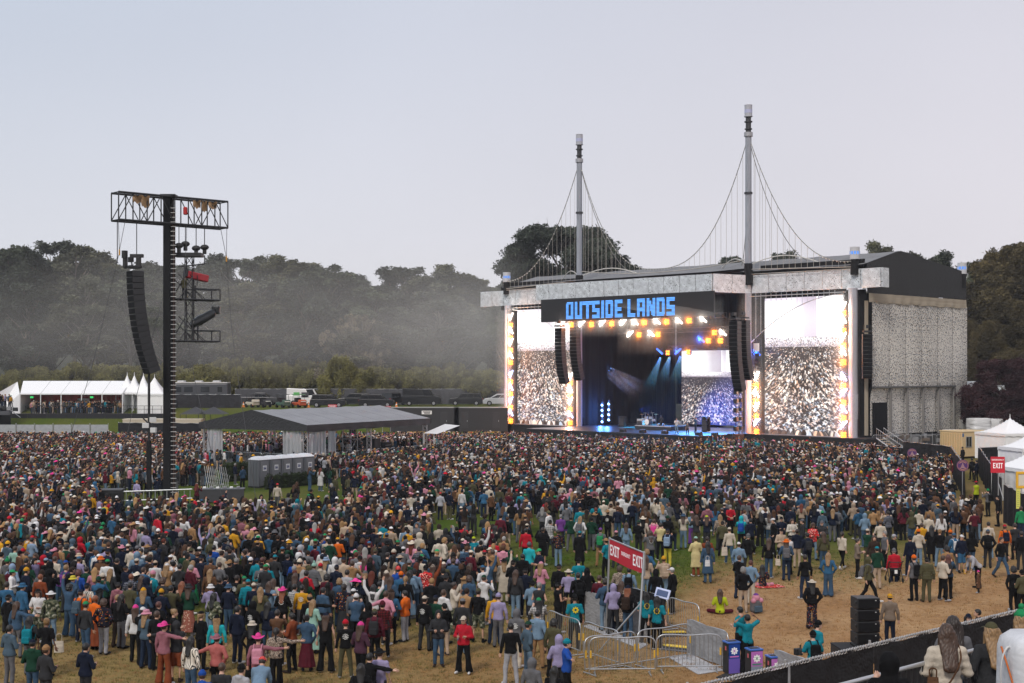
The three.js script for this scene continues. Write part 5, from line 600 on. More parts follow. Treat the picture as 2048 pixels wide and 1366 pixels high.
  const bw = (px) => px < 1850 ? 'below the patterned stage wall' : px < 1910 ? 'behind the tan site office' : 'before the wrapped bundles'; for (let i = 0, px = 1762; px < 1972; i++, px += 33) barrier('site_barrier', 'tall steel barrier ' + bw(px), [X(px, 140), 0.9, -140 - i * 0.2], -0.02, 'steel barriers beside the stage', 1.7, 1.35, false);
  [[1792, 'first'], [1840, 'second'], [1905, 'third']].forEach(([px, n]) => { const t = thing('equipment_pile', n + ' heap of dark equipment under the patterned stage wall', 'equipment', [X(px, 141.5), 1.0, -142], 0.4, 'equipment heaps'); for (let i = 0; i < 9; i++) part('case', rbox(rr(0.4, 1.1), rr(0.25, 0.6), rr(0.4, 0.8), rr(-1.2, 1.2), rr(0.15, 1.1), rr(-0.4, 0.4)).rotateY(rr(-0.4, 0.4)), pick([BLACK, M(0.1, 0.07, 0.05, 0.8), GREY, DARKSTEEL]), t); part('rack', [bar([-1.4, 0, 0.5], [-1.4, 1.4, 0.5], 0.04), bar([1.4, 0, 0.5], [1.4, 1.4, 0.5], 0.04), bar([-1.4, 1.1, 0.5], [1.4, 1.1, 0.5], 0.03)], STEEL, t); part('platform', rbox(3.2, 0.12, 1.4, 0, -0.06, 0), M(0.1, 0.1, 0.1, 0.8), t); });
  part('side_landing', rbox(20, 1, 3.0, X(1880, 141), 0.45, -142.2), M(0.05, 0.05, 0.05, 0.9)).userData = { label: 'low dark working platform at the foot of the patterned wall', category: 'platform' };
  // signs
  const roundTex = canvasTex(256, 256, (c, w) => { c.fillStyle = '#4a2262'; c.fillRect(0, 0, w, w); c.strokeStyle = '#c98a4a'; c.lineWidth = 7; c.beginPath(); c.arc(128, 128, 112, 0, 7); c.stroke(); c.strokeStyle = '#d8a05a'; c.lineWidth = 17; c.setLineDash([11, 6]); c.beginPath(); c.arc(128, 128, 84, -2.5, -0.64); c.stroke(); c.beginPath(); c.arc(128, 128, 84, 0.64, 2.5); c.stroke(); c.setLineDash([]); c.fillStyle = '#b08a86'; c.beginPath(); c.moveTo(128, 66); c.lineTo(176, 176); c.lineTo(80, 176); c.fill(); c.fillStyle = '#4a2262'; for (const y of [100, 124, 148]) c.fillRect(70, y, 116, 7); });
  [[1824, 906, 116, 'round purple sign on a pole by the stage front fence'], [1925, 931, 92, 'round purple sign on a pole at the entry lane']].forEach(([px, py, d, l]) => { const p = at(px, py, d), t = thing('round_sign', l, 'sign', [p.x, 0, p.z], -0.15, 'round purple signs'); part('disc', new THREE.CylinderGeometry(0.4, 0.4, 0.04, 32).rotateX(Math.PI / 2).rotateZ(Math.PI / 2 * 0).translate(0, p.y, 0.06), M(0.09, 0.03, 0.14, 0.5), t); part('print', new THREE.CircleGeometry(0.39, 32).translate(0, p.y, 0.085), M(1, 1, 1, 0.6, 0, { map: roundTex }), t); part('pole', bar([0, 0, 0], [0, p.y, 0], 0.03), STEEL, t); });
  { const d = 84, p = at(1995, 929.5, d), t = thing('exit_sign', 'red and white emergency exit sign board on steel poles by the entry lane', 'sign', [p.x, 0, p.z], -0.1); const tex = canvasTex(256, 300, (c, w, h) => { c.fillStyle = '#c4182f'; c.fillRect(0, 0, w, h); c.fillStyle = '#fff'; c.textAlign = 'center'; c.font = 'bold 37px sans-serif'; c.fillText('EMERGENCY', w / 2, 70); c.save(); c.translate(w / 2, 215); c.scale(0.95, 1.5); c.font = 'bold 92px sans-serif'; c.fillText('EXIT', 0, 0); c.restore(); }); part('panel', new THREE.BoxGeometry(0.85, 1.0, 0.04).translate(0, p.y, 0.05), M(1, 1, 1, 0.55, 0, { map: tex }), t); for (const x of [0.05, 0.42]) part('pole', bar([x, 0, 0], [x, p.y + 0.1, 0], 0.035), STEEL, t); part('brace', bar([0.05, 2, 0], [0.4, 0.4, 0.5], 0.025), STEEL, t); }
  { const d = 72, p = at(2046, 960, d), t = thing('booth_sign', 'yellow box-framed booth board at the frame edge', 'sign', [p.x, 0, p.z], 0.1); part('frame', [rbox(0.75, 0.14, 0.12, 0, p.y + 0.38, 0), rbox(0.75, 0.14, 0.12, 0, p.y - 0.38, 0), rbox(0.12, 0.8, 0.12, -0.33, p.y, 0), rbox(0.12, 0.8, 0.12, 0.33, p.y, 0)], M(0.72, 0.4, 0.03, 0.5), t); part('panel', rbox(0.55, 0.62, 0.05, 0, p.y, 0), M(0.6, 0.58, 0.5, 0.6), t); part('post', bar([0.2, 0, -0.06], [0.2, p.y, -0.06], 0.04), STEEL, t); const b = part('yellow_banner', rbox(0.22, 1.1, 0.03, -0.28, p.y - 0.98, 0.02, 0.005), M(0.62, 0.6, 0.12, 0.7), t); for (let i = 0; i < 9; i++) part('print_row', box(0.14, 0.03, 0.006, -0.28, p.y - 0.6 - i * 0.1, 0.037), M(0.3, 0.36, 0.1, 0.7), b); }
}

// drifting smoke between the stage and the forest
{
  const t = thing('smoke', 'pale smoke drifting past the far side of the stage before the forest', 'smoke'); t.userData.kind = 'stuff'; const m = smokeMat(1.3, 1.3, 0.13), m2 = smokeMat(1.2, 1.4, 0.1), thin = smokeMat(1.1, 1.4, 0.07);
  [[900, 640, 205, 26, 24], [960, 690, 198, 22, 20], [850, 690, 212, 30, 16], [780, 610, 215, 36, 22], [930, 590, 214, 24, 18], [980, 640, 208, 14, 26], [700, 640, 216, 50, 18], [560, 640, 217, 60, 22], [380, 620, 217, 60, 24], [180, 620, 217, 60, 24], [20, 640, 217, 50, 22], [470, 560, 218, 70, 16], [250, 700, 214, 70, 14], [640, 700, 214, 60, 12]].forEach(([px, py, d, w, h], i) => { const c = at(px, py, d), a = (i % 3 - 1) * 0.25, o = part('smoke_wisp', grid(8, 8, (u, v) => [c.x + (u - 0.5) * w * Math.cos(a), c.y + (v - 0.5) * h, c.z + (u - 0.5) * w * Math.sin(a) + Math.sin(u * 5 + v * 3) * 0.8]), px < 760 ? thin : i % 2 ? m : m2, t); o.castShadow = false; });
}
// ---------- exit gate, barriers and bins nearest the camera ----------
{
  const top = (px, py, h = 1.1) => { const d = F * (EYE - h) / (py - HY); return V((px - HX) / F * d, 0, -d); };
  const span = (label, a, b, kind, h = 1.1) => {
    const p = top(...a, h), q = top(...b, h), len = p.distanceTo(q), m = p.clone().lerp(q, 0.5), turn = Math.atan2(-(q.z - p.z), q.x - p.x), t = barrier(kind === 'steel' ? 'crowd_barrier' : 'screened_barrier', label, m, turn, 'barriers around the exit gate', len, h);
    if (kind !== 'steel') part('screen', grid(20, 6, (u, v) => [(u - 0.5) * len * 0.98, 0.06 + v * (h - 0.03), 0.035 + 0.02 * Math.sin(u * 15) * (1 - v)]), kind === 'black' ? M(0.015, 0.015, 0.017, 0.9, 0, { side: THREE.DoubleSide, bumpMap: wrinkle, bumpScale: 0.05 }) : M(0.3, 0.3, 0.31, 0.8, 0, { side: THREE.DoubleSide, bumpMap: wrinkle, bumpScale: 0.05, map: grime }), t);
    if (kind === 'steel') for (const s of [-1, 1]) part('yellow_tag', rbox(0.05, 0.22, 0.03, s * (len / 2 - 0.02), 0.62, 0.02, 0.005), M(0.65, 0.38, 0.03, 0.6), t);
    return t;
  };
  span('steel barrier behind the staff member with the yellow flower shirt', [1096, 1221], [1160, 1243], 'steel'); span('steel barrier running along the grey walkway strip', [1167, 1243], [1238, 1264], 'steel'); span('steel barrier at the back of the gate pen before the yellow ramp', [1275, 1263], [1381, 1248], 'steel'); span('slanting steel barrier crossing the middle of the gate pen', [1170, 1276], [1270, 1263], 'steel'); span('front steel barrier of the gate pen on the side away from the bins', [1180, 1276], [1310, 1275], 'steel'); span('front steel barrier of the gate pen ending at the blue bin', [1314, 1271], [1442, 1270], 'steel');
  span('black cloth covered barrier under the exit banner', [1261, 1176], [1334, 1195], 'black'); span('bare steel barrier continuing the black covered one', [1337, 1195], [1398, 1211], 'steel'); span('grey screened barrier behind the queue by the banner', [1171, 1184], [1236, 1198], 'grey'); span('grey screened barrier beside the long haired staff member', [1240, 1199], [1300, 1211], 'grey'); span('grey mesh screened barrier leading towards the blue bin', [1375, 1239], [1456, 1266], 'grey'); span('grey mesh screened barrier behind the pink bin and black fence', [1550, 1300], [1618, 1322], 'grey');
  span('low black panel behind the hooded pair at the queue', [1178, 1166], [1250, 1172], 'black', 1.0);
  const g = (px, py) => gnd(px, py), sheet = (name, label, pts, m) => { const P = pts.map(([x, y], i) => g(x, y)); const t = new THREE.ExtrudeGeometry(new THREE.Shape(P.map((p) => new THREE.Vector2(p.x, p.z))), { depth: 0.02, bevelEnabled: false }).rotateX(Math.PI / 2).translate(0, 0.03, 0); tag(part(name, t, m), label, null, null, 'structure'); };
  sheet('path', 'pale grey plastic walkway mat at the gate', [[1337, 1316], [1382, 1310], [1448, 1342], [1396, 1350]], M(0.5, 0.5, 0.52, 0.6, 0, { map: grime })); sheet('path_strip', 'pale grey walkway strip beside the queue', [[1165, 1253], [1178, 1250], [1296, 1290], [1280, 1299]], M(0.48, 0.48, 0.5, 0.6, 0, { map: grime })); sheet('mat', 'dark rubber mat under the bins', [[1432, 1356], [1452, 1347], [1530, 1352], [1512, 1372]], M(0.035, 0.035, 0.037, 0.9));
  for (const [px, py, w, r, l] of [[1346, 1266, 0.85, 0.1, 'short yellow and black cable ramp at the back of the gate pen'], [1356, 1295, 1.05, -0.5, 'longer yellow and black cable ramp before the walkway mat']]) { const t = thing('cable_ramp', l, 'cable ramp', g(px, py + 4), r, 'cable ramps'); part('base', rbox(w, 0.06, 0.5, 0, 0.06, 0, 0.02), M(0.03, 0.03, 0.033, 0.8), t); part('lid', rbox(w * 0.98, 0.03, 0.26, 0, 0.105, 0, 0.01), M(0.68, 0.46, 0.03, 0.6), t); part('side_slope', rbox(w, 0.04, 0.14, 0, 0.06, 0.28, 0.01).rotateX(0.1), M(0.1, 0.1, 0.11, 0.8), t); }
  // exit banner on two leaning poles
  const A = at(1219.4, 1078.8, 46.2), B = at(1288.4, 1107.9, 42.6), dir = B.clone().sub(A).setY(0).normalize(), len = Math.hypot(B.x - A.x, B.z - A.z), t = thing('exit_banner', 'long red emergency exit banner held between tall steel poles above the queue', 'banner', V(A.x, 0, A.z));
  const tex = canvasTex(1024, 200, (c, w, h) => { c.fillStyle = '#b5142b'; c.fillRect(0, 0, w, h); c.fillStyle = '#fff'; c.textAlign = 'center'; const tall = (s, x, k, fs, y) => { c.save(); c.translate(x, y); c.scale(k, 1); c.font = 'bold ' + fs + 'px sans-serif'; c.fillText(s, 0, 0); c.restore(); }; tall('EXIT', 165, 0.95, 150, 154); tall('EXIT', 830, 0.95, 150, 154); tall('EMERGENCY', 490, 0.8, 52, 104); });
  const P = (u, y, o = 0) => V(dir.x * u * len - dir.z * o, y, dir.z * u * len + dir.x * o); const f = new THREE.BufferGeometry(); { const q = grid(20, 3, (u, v) => { const p = P(u, lerp(2.53, 3.2, v) + 0.015 * Math.sin(u * 8), 0.02 * Math.sin(u * 6 + v)); return [p.x, p.y, p.z]; }); part('banner', q, M(1, 1, 1, 0.6, 0, { map: tex, side: THREE.DoubleSide }), t); }
  for (const [u, k] of [[0, 0.12], [1, 0.35]]) part('pole', bar(P(u + (u ? 0.1 : -0.0), 0, k), P(u, 3.28, 0.0), 0.035, 8), STEEL, t); part('top_rail', bar(P(0, 3.23, 0), P(1, 3.23, 0), 0.025, 6), STEEL, t); part('end_rail', bar(P(1.01, 2.5, 0), P(1.01, 3.25, 0), 0.03, 6), STEEL, t); part('prop', bar(P(0.97, 1.6, 0.1), P(0.8, 0, 1.3), 0.025, 6), STEEL, t);
  { const p = at(1325, 1187, 45.6), b = thing('tablet_sign', 'small white-blue framed tablet screen tilted on the black barrier', 'screen', p, -0.35); part('frame', rbox(0.52, 0.34, 0.05, 0, 0, 0, 0.04).rotateZ(-0.2).rotateX(-0.35), M(0.45, 0.52, 0.75, 0.4), b); part('display', rbox(0.4, 0.22, 0.06, 0, 0, 0.006, 0.02).rotateZ(-0.2).rotateX(-0.35), M(0.05, 0.09, 0.2, 0.2), b); part('stalk', bar([0, -0.1, -0.03], [0, -1.1, -0.03], 0.03), DARKSTEEL, b); }
  // recycling bins with a flower emblem
  const binTex = (base, low, flower, x, txt, check) => canvasTex(256, 620, (c, w, h) => { c.fillStyle = base; c.fillRect(0, 0, w, h); c.fillStyle = low; c.fillRect(0, h * 0.5, w, h * 0.5); if (check) { c.fillStyle = check; for (let j = 0; j < 24; j++) for (let i = 0; i < 18; i++) if ((i + j) % 2) { c.save(); c.translate(i * 15 + 7, h * 0.5 + j * 14 + 6); c.rotate(0.785); c.fillRect(-5, -5, 10, 10); c.restore(); } } c.fillStyle = flower; for (let k = 0; k < 8; k++) { c.save(); c.translate(w / 2, 145); c.rotate(k * Math.PI / 4); c.beginPath(); c.ellipse(0, -50, 20, 34, 0, 0, 7); c.fill(); c.restore(); } c.beginPath(); c.arc(w / 2, 145, 40, 0, 7); c.fill(); c.strokeStyle = x; c.lineWidth = 13; for (const s of [-1, 1]) { c.beginPath(); c.moveTo(w / 2 - 26 * s, 115); c.lineTo(w / 2 + 26 * s, 175); c.stroke(); } c.fillStyle = txt; c.fillRect(26, 252, w - 52, 26); c.globalAlpha = 0.45; c.fillRect(36, 286, w - 72, 9); });
  const T1 = binTex('#0f3f8f', '#6f5cb4', '#f4f4f6', '#b45fc0', '#d878c0'), T2 = binTex('#b56bb8', '#8b97a8', '#eef2ee', '#1a7a4f', '#1f8a60', '#4f6470');
  for (const [px, py, tx, l, ry] of [[1463, 1346, T1, 'slim blue and purple recycling bin with white flower emblem', 0.32], [1508, 1362, T2, 'slim pink and grey checkered recycling bin with green-centred flower', 0.3], [1549, 1378, T2, 'third recycling bin half hidden by the grey screen', 0.28]]) { const b = thing('recycling_bin', l, 'bin', g(px, py), ry, 'recycling bins'); part('body', rbox(0.4, 0.9, 0.36, 0, 0.46, 0, 0.02), M(0.012, 0.012, 0.013, 0.5), b); part('front_print', new THREE.PlaneGeometry(0.37, 0.86).translate(0, 0.46, 0.183), M(1, 1, 1, 0.5, 0, { map: tx }), b); const lid = part('lid', rbox(0.43, 0.05, 0.39, 0, 0.93, 0, 0.015), M(0.04, 0.12, 0.42, 0.35), b); part('slot', rbox(0.3, 0.02, 0.2, 0, 0.957, 0, 0.008), BLACK, lid); part('side_mark', rbox(0.005, 0.12, 0.08, -0.202, 0.75, 0.02, 0.002), M(0.5, 0.1, 0.12, 0.6), b); }
  // speaker stack on a case
  const sp = g(1731, 1322), c = thing('speaker_case', 'long low black case carrying the speaker stack', 'case', sp.clone().add(V(-0.15, 0, -0.1)), 0.1); part('case', rbox(1.5, 0.42, 1.1, 0, 0.22, 0), M(0.02, 0.02, 0.022, 0.6), c); part('cloth_cover', rbox(1.52, 0.05, 1.12, 0, 0.44, 0), M(0.03, 0.03, 0.033, 0.85), c); for (const x of [-0.6, 0.6]) part('catch', rbox(0.08, 0.1, 0.02, x, 0.3, 0.56), STEEL, c);
  const sk = thing('speaker_stack', 'stack of four black speaker cabinets on the low case', 'speaker', sp.clone().add(V(-0.02, 0.47, 0)), 0.12); for (let i = 0; i < 4; i++) { const y = 0.1 + i * 0.36, b = part('cabinet', [rbox(0.72, 0.34, 0.6, 0.01 * (i % 2), y + 0.17, 0, 0.02), rbox(0.05, 0.1, 0.1, -0.37, y + 0.2, 0.2), rbox(0.05, 0.1, 0.1, 0.38, y + 0.2, 0.2)], M(0.016, 0.016, 0.017, 0.55), sk); part('grille', rbox(0.66, 0.28, 0.02, 0.01 * (i % 2), y + 0.17, 0.315, 0.008), M(0.008, 0.008, 0.009, 0.95), b); part('badge', rbox(0.04, 0.025, 0.01, 0.22, y + 0.27, 0.33, 0.003), M(0.6, 0.6, 0.6, 0.4), b); } part('base_plate', rbox(0.76, 0.08, 0.64, 0, 0.04, 0), BLACK, sk); part('cable', tube([[0.35, 0.3, -0.34], [0.55, 0.25, -0.2], [0.6, 0, 0.1], [0.7, -0.4, 0.3]], 0.015, 20), RUBBER, sk);
  { const b = thing('camera_rig', 'small black camera rig standing behind the grey screen', 'camera', g(1596, 1362), 0.4); part('tripod', [bar([0, 0.7, 0], [-0.3, 0, 0.2], 0.02), bar([0, 0.7, 0], [0.3, 0, 0.2], 0.02), bar([0, 0.7, 0], [0, 0, -0.3], 0.02)], BLACK, b); part('camera', [rbox(0.22, 0.2, 0.16, 0, 0.85, 0), cyl(0.06, 0.07, 0.15, 0, 0.85, 0.12, 12).rotateX(0), rbox(0.04, 0.1, 0.03, 0.08, 1.0, 0)], BLACK, b); }
  // tall black fence and the viewing deck with its rail
  const fa = V(4.45 - 3.2, 0, -(28.6 - 2.8)), fb = V(14.1 + 2, 0, -(37.1 + 1.8)); blackFence('tall black fabric fence with steel top pipe across the near corner', [fa, fb], 2.36);
  { const L = fa.distanceTo(fb), n = Math.round(L / 0.11), geo = []; for (let i = 0; i < n; i++) { const p = fa.clone().lerp(fb, i / n); geo.push(new THREE.TorusGeometry(0.05, 0.012, 4, 7).rotateY(0.7 + rr(-0.5, 0.5)).translate(p.x, 2.42, p.z)); } const tt = thing('fence_ties', 'coiled wire ties along the top pipe of the near black fence', 'wire', [0, 0, 0]); tt.userData.kind = 'stuff'; part('tie', geo, M(0.5, 0.5, 0.5, 0.4, 0.6), tt); }
  const dk = thing('viewing_deck', 'raised viewing deck with steel handrail in the near corner', 'platform', [0, 0, 0]); part('deck', rbox(11, 0.2, 8, 8.2, 4.0, -14.6).applyMatrix4(new THREE.Matrix4()), M(0.08, 0.07, 0.06, 0.8), dk);
  const ra = V(2.4, 0, -14.9), rb = V(9.2, 0, -20.9); part('handrail', bar(ra.clone().setY(5.2), rb.clone().setY(5.2), 0.03, 8), STEEL, dk); for (let i = 0; i < 70; i++) { const p = ra.clone().lerp(rb, i / 70); part('baluster', bar(p.clone().setY(4.05), p.clone().setY(5.18), 0.012, 5), DARKSTEEL, dk); } for (const [x, z] of [[3, -11], [13, -11], [3, -18], [13, -18]]) part('deck_leg', bar([x, 0, z], [x, 4, z], 0.08), STEEL, dk);
  const wt = thing('white_cover', 'white fabric cover with grey rim at the near frame edge', 'cover', V(5.9, 4.2, -15)); part('fabric', grid(30, 20, (u, v) => { const a = u * 6.283, e = 1 / Math.pow(Math.pow(Math.abs(Math.cos(a)), 6) + Math.pow(Math.abs(Math.sin(a)), 6), 1 / 6), r = (v > 0.85 ? Math.sqrt(Math.max(0, 1 - Math.pow((v - 0.85) / 0.15, 2))) : 1) * (1 + 0.05 * noise(u * 8, v * 4)); return [Math.cos(a) * e * 0.42 * r, Math.min(1.87, v * 2) - 0.02 * Math.sin(u * 30) * (1 - v) + 0.1 * (Math.cos(a) > 0 ? 1 : 0) * Math.min(1, v * 2), -Math.sin(a) * e * 0.4 * r]; }), cloth(0.66, 0.67, 0.7), wt); part('rim', new THREE.TorusGeometry(0.3, 0.018, 6, 24).scale(0.35, 1, 1).rotateY(0.2).translate(-0.42, 1.45, 0.12), M(0.5, 0.5, 0.5, 0.4), wt); part('strap', tube([[-0.5, 1.75, 0.1], [-0.45, 1.5, 0.2], [-0.38, 1.15, 0.3]], 0.012, 12), M(0.5, 0.13, 0.03, 0.8), wt);
}
// ---------- people ----------
// a signed-distance field meshed with surface nets gives bodies and clothes as continuous surfaces
function net(f, lo, hi, h) {
  const n = [0, 1, 2].map((k) => Math.ceil((hi[k] - lo[k]) / h) + 1), [nx, ny, nz] = n, val = new Float32Array(nx * ny * nz), id = new Int32Array(nx * ny * nz).fill(-1), P = [], I = [], at = (i, j, k) => i + nx * (j + ny * k);
  for (let k = 0; k < nz; k++) for (let j = 0; j < ny; j++) for (let i = 0; i < nx; i++) val[at(i, j, k)] = f(lo[0] + i * h, lo[1] + j * h, lo[2] + k * h);
  for (let k = 0; k < nz - 1; k++) for (let j = 0; j < ny - 1; j++) for (let i = 0; i < nx - 1; i++) {
    let x = 0, y = 0, z = 0, c = 0; const v = (a, b, d) => val[at(i + a, j + b, k + d)]; let s = 0; for (let q = 0; q < 8; q++) s += v(q & 1, (q >> 1) & 1, q >> 2) < 0 ? 1 : 0; if (s === 0 || s === 8) continue;
    for (let q = 0; q < 8; q++) for (const b of [1, 2, 4]) if (!(q & b)) { const a0 = v(q & 1, (q >> 1) & 1, q >> 2), r = q | b, a1 = v(r & 1, (r >> 1) & 1, r >> 2); if ((a0 < 0) !== (a1 < 0)) { const t = a0 / (a0 - a1); x += (q & 1) + (b === 1 ? t : 0); y += ((q >> 1) & 1) + (b === 2 ? t : 0); z += (q >> 2) + (b === 4 ? t : 0); c++; } }
    id[at(i, j, k)] = P.length / 3; P.push(lo[0] + (i + x / c) * h, lo[1] + (j + y / c) * h, lo[2] + (k + z / c) * h);
  }
  const Q = (a, b, c, d, flip) => { if (a < 0 || b < 0 || c < 0 || d < 0) return; flip ? I.push(a, c, b, a, d, c) : I.push(a, b, c, a, c, d); };
  for (let k = 1; k < nz - 1; k++) for (let j = 1; j < ny - 1; j++) for (let i = 1; i < nx - 1; i++) {
    const a = val[at(i, j, k)] < 0;
    if (a !== val[at(i + 1, j, k)] < 0) Q(id[at(i, j - 1, k - 1)], id[at(i, j, k - 1)], id[at(i, j, k)], id[at(i, j - 1, k)], !a);
    if (a !== val[at(i, j + 1, k)] < 0) Q(id[at(i - 1, j, k - 1)], id[at(i - 1, j, k)], id[at(i, j, k)], id[at(i, j, k - 1)], !a);
    if (a !== val[at(i, j, k + 1)] < 0) Q(id[at(i - 1, j - 1, k)], id[at(i, j - 1, k)], id[at(i, j, k)], id[at(i - 1, j, k)], !a);
  }
  const g = new THREE.BufferGeometry(); g.setAttribute('position', new THREE.Float32BufferAttribute(P, 3)); g.setIndex(I); g.computeVertexNormals();
  const U = []; for (let i = 0; i < P.length; i += 3) U.push((P[i] + P[i + 2] * 0.8) * 1.6, P[i + 1] * 1.6); g.setAttribute('uv', new THREE.Float32BufferAttribute(U, 2)); return g;
}
const smin = (a, b, k) => { const h = Math.max(k - Math.abs(a - b), 0) / k; return Math.min(a, b) - h * h * k * 0.25; };
function cap(p, a, b, r0, r1) { const bx = b[0] - a[0], by = b[1] - a[1], bz = b[2] - a[2], px = p[0] - a[0], py = p[1] - a[1], pz = p[2] - a[2], t = clamp((px * bx + py * by + pz * bz) / (bx * bx + by * by + bz * bz + 1e-9), 0, 1); return Math.hypot(px - bx * t, py - by * t, pz - bz * t) - (r0 + (r1 - r0) * t); }
const ARMS = {   // directions of upper arm and forearm for side s (+1 is the figure's left)
  rest: (s) => [[0.27 * s, -1, -0.03], [0.1 * s, -1, 0.25]], front: (s) => [[0.34 * s, -1, 0.05], [-0.55 * s, 0.12, 0.8]], cross: (s) => [[0.36 * s, -0.95, 0.15], [-1 * s, 0.1 + 0.05 * s, 0.45]],
  up1: (s) => s < 0 ? [[0.35 * s, 0.95, 0.15], [0.05 * s, 1, 0.2]] : ARMS.rest(s), up2: (s) => [[0.55 * s, 0.85, 0.1], [0.05 * s, 1, 0.12]], hips: (s) => [[0.5 * s, -1, -0.25], [-0.42 * s, -0.75, 0.45]],
  armR: (s) => s < 0 ? [[s, -0.02, -0.15], [0.95 * s, -0.12, 0.25]] : ARMS.rest(s), armL: (s) => s > 0 ? [[s, -0.02, -0.15], [0.95 * s, -0.12, 0.25]] : ARMS.rest(s), pointR: (s) => s < 0 ? [[s, -0.25, 0.15], [s, 0.05, 0.25]] : ARMS.rest(s), pointL: (s) => s > 0 ? [[s, -0.5, 0.2], [s, -0.3, 0.25]] : ARMS.hips(s),
  walk: (s) => [[0.15 * s, -1, 0.3 * s], [0.02 * s, -0.95, 0.35 + 0.2 * s]], phone: (s) => [[0.25 * s, -0.6, 0.75], [-0.4 * s, 0.75, 0.45]], head: (s) => [[0.9 * s, 0.5, 0.1], [-0.85 * s, 0.65, -0.1]], back: (s) => [[0.25 * s, -1, -0.3], [-0.75 * s, -0.35, -0.45]], pray: (s) => [[0.3 * s, -0.8, 0.5], [-0.5 * s, 0.8, 0.4]],
};
const nrm3 = (v, l) => { const m = l / Math.hypot(...v); return [v[0] * m, v[1] * m, v[2] * m]; }, add3 = (a, b) => [a[0] + b[0], a[1] + b[1], a[2] + b[2]];
const joints = new Map();
function J(arm, leg) {
  const key = arm + '|' + leg; if (joints.has(key)) return joints.get(key);
  const j = { leg, arm }, bend = leg === 'bend', rot = (p) => { if (!bend) return p; const c = Math.cos(0.75), s = Math.sin(0.75), y = p[1] - 0.95; return [p[0], 0.95 + y * c - p[2] * s, p[2] * c + y * s]; }, dn = leg === 'sit' ? -0.78 : 0, sh = (p) => [p[0], p[1] + dn, p[2]];
  j.head = sh(rot([0, 1.615, 0.015])); j.neck = sh(rot([0, 1.47, -0.02])); j.chest = sh(rot([0, 1.32, 0])); j.belly = sh(rot([0, 1.12, 0.01])); j.pelvis = sh([0, 0.94, -0.01]); j.rot = rot; j.sh = (p) => sh(rot(p)); j.dn = dn;
  j.arms = [1, -1].map((s) => { const S = sh(rot([0.178 * s, 1.4, -0.02])); let [u, v] = ARMS[arm](s); if (bend) { u = [0.1 * s, -1, 0.25]; v = [0, -1, 0.3]; } const E = add3(S, nrm3(u, 0.285)), W = add3(E, nrm3(v, 0.245)); return { s, S, E, W, d: nrm3(v, 1) }; });
  j.legs = [1, -1].map((s) => leg === 'walk' ? { H: [0.09 * s, 0.9, 0], K: [0.09 * s, 0.5, 0.16 * s + 0.06], A: [0.08 * s, s > 0 ? 0.1 : 0.16, s > 0 ? 0.32 : -0.36], T: [0.09 * s, s > 0 ? 0.09 : 0.04, s > 0 ? 0.47 : -0.26] }
    : leg === 'sit' ? { H: [0.09 * s, 0.14, 0], K: [0.42 * s, 0.14, 0.2], A: [0.05 * s, 0.09, 0.36], T: [-0.08 * s, 0.07, 0.42] }
      : leg === 'wide' ? { H: [0.09 * s, 0.9, 0], K: [0.14 * s, 0.5, 0.02], A: [0.17 * s, 0.09, -0.03], T: [0.21 * s, 0.045, 0.12] }
        : leg === 'shift' ? { H: [0.09 * s, 0.9, 0], K: [0.1 * s + 0.01, 0.5, s > 0 ? 0.07 : 0.0], A: [0.11 * s + 0.015, 0.09, s > 0 ? 0.06 : -0.05], T: [0.16 * s + 0.015, 0.045, s > 0 ? 0.2 : 0.1] }
          : { H: [0.085 * s, 0.9, 0], K: [0.1 * s, 0.5, 0.015], A: [0.112 * s, 0.09, -0.03], T: [0.15 * s, 0.045, 0.11] });
  joints.set(key, j); return j;
}
const off = (p, x, y = 0, z = 0) => [p[0] + x, p[1] + y, p[2] + z];
const torsoD = (p, j, e) => { let d = cap(p, off(j.chest, -0.07), off(j.chest, 0.07), 0.096 + e, 0.096 + e); d = smin(d, cap(p, off(j.belly, -0.045), off(j.belly, 0.045), 0.09 + e, 0.09 + e), 0.14); d = smin(d, cap(p, off(j.pelvis, -0.065), off(j.pelvis, 0.065), 0.1 + e, 0.1 + e), 0.1); d = smin(d, cap(p, off(j.arms[0].S, -0.03, -0.01), off(j.arms[1].S, 0.03, -0.01), 0.047 + e * 0.8, 0.047 + e * 0.8), 0.07); return smin(d, cap(p, off(j.neck, 0, -0.04, -0.01), off(j.neck, 0, 0.01, 0), 0.062 + e * 0.5, 0.05 + e * 0.3), 0.09); };
const armD = (p, a, e, cut = 0) => { const W = cut ? [a.E[0] + (a.W[0] - a.E[0]) * (1 - cut), a.E[1] + (a.W[1] - a.E[1]) * (1 - cut), a.E[2] + (a.W[2] - a.E[2]) * (1 - cut)] : a.W; return smin(cap(p, a.S, a.E, 0.052 + e, 0.042 + e * 1.1), cap(p, a.E, W, 0.041 + e * 1.1, 0.029 + e), 0.02); };
const legD = (p, l, e, e2 = e) => smin(cap(p, l.H, l.K, 0.08 + e, 0.054 + e), cap(p, l.K, l.A, 0.053 + e, 0.036 + e2), 0.03);
const reach = (j) => { let lo = [-0.45, -0.05 + Math.min(0, j.dn * 0), -0.5], hi = [0.45, 1.6 + j.dn, 0.55]; for (const a of j.arms) for (const p of [a.E, a.W]) for (let k = 0; k < 3; k++) { lo[k] = Math.min(lo[k], p[k] - 0.14); hi[k] = Math.max(hi[k], p[k] + 0.14); } for (const l of j.legs) for (const p of [l.K, l.A, l.T]) for (let k = 0; k < 3; k++) { lo[k] = Math.min(lo[k], p[k] - 0.15); hi[k] = Math.max(hi[k], p[k] + 0.15); } return [lo, hi]; };
const gcache = new Map(), memo = (k, f) => { if (!gcache.has(k)) gcache.set(k, f()); return gcache.get(k); };
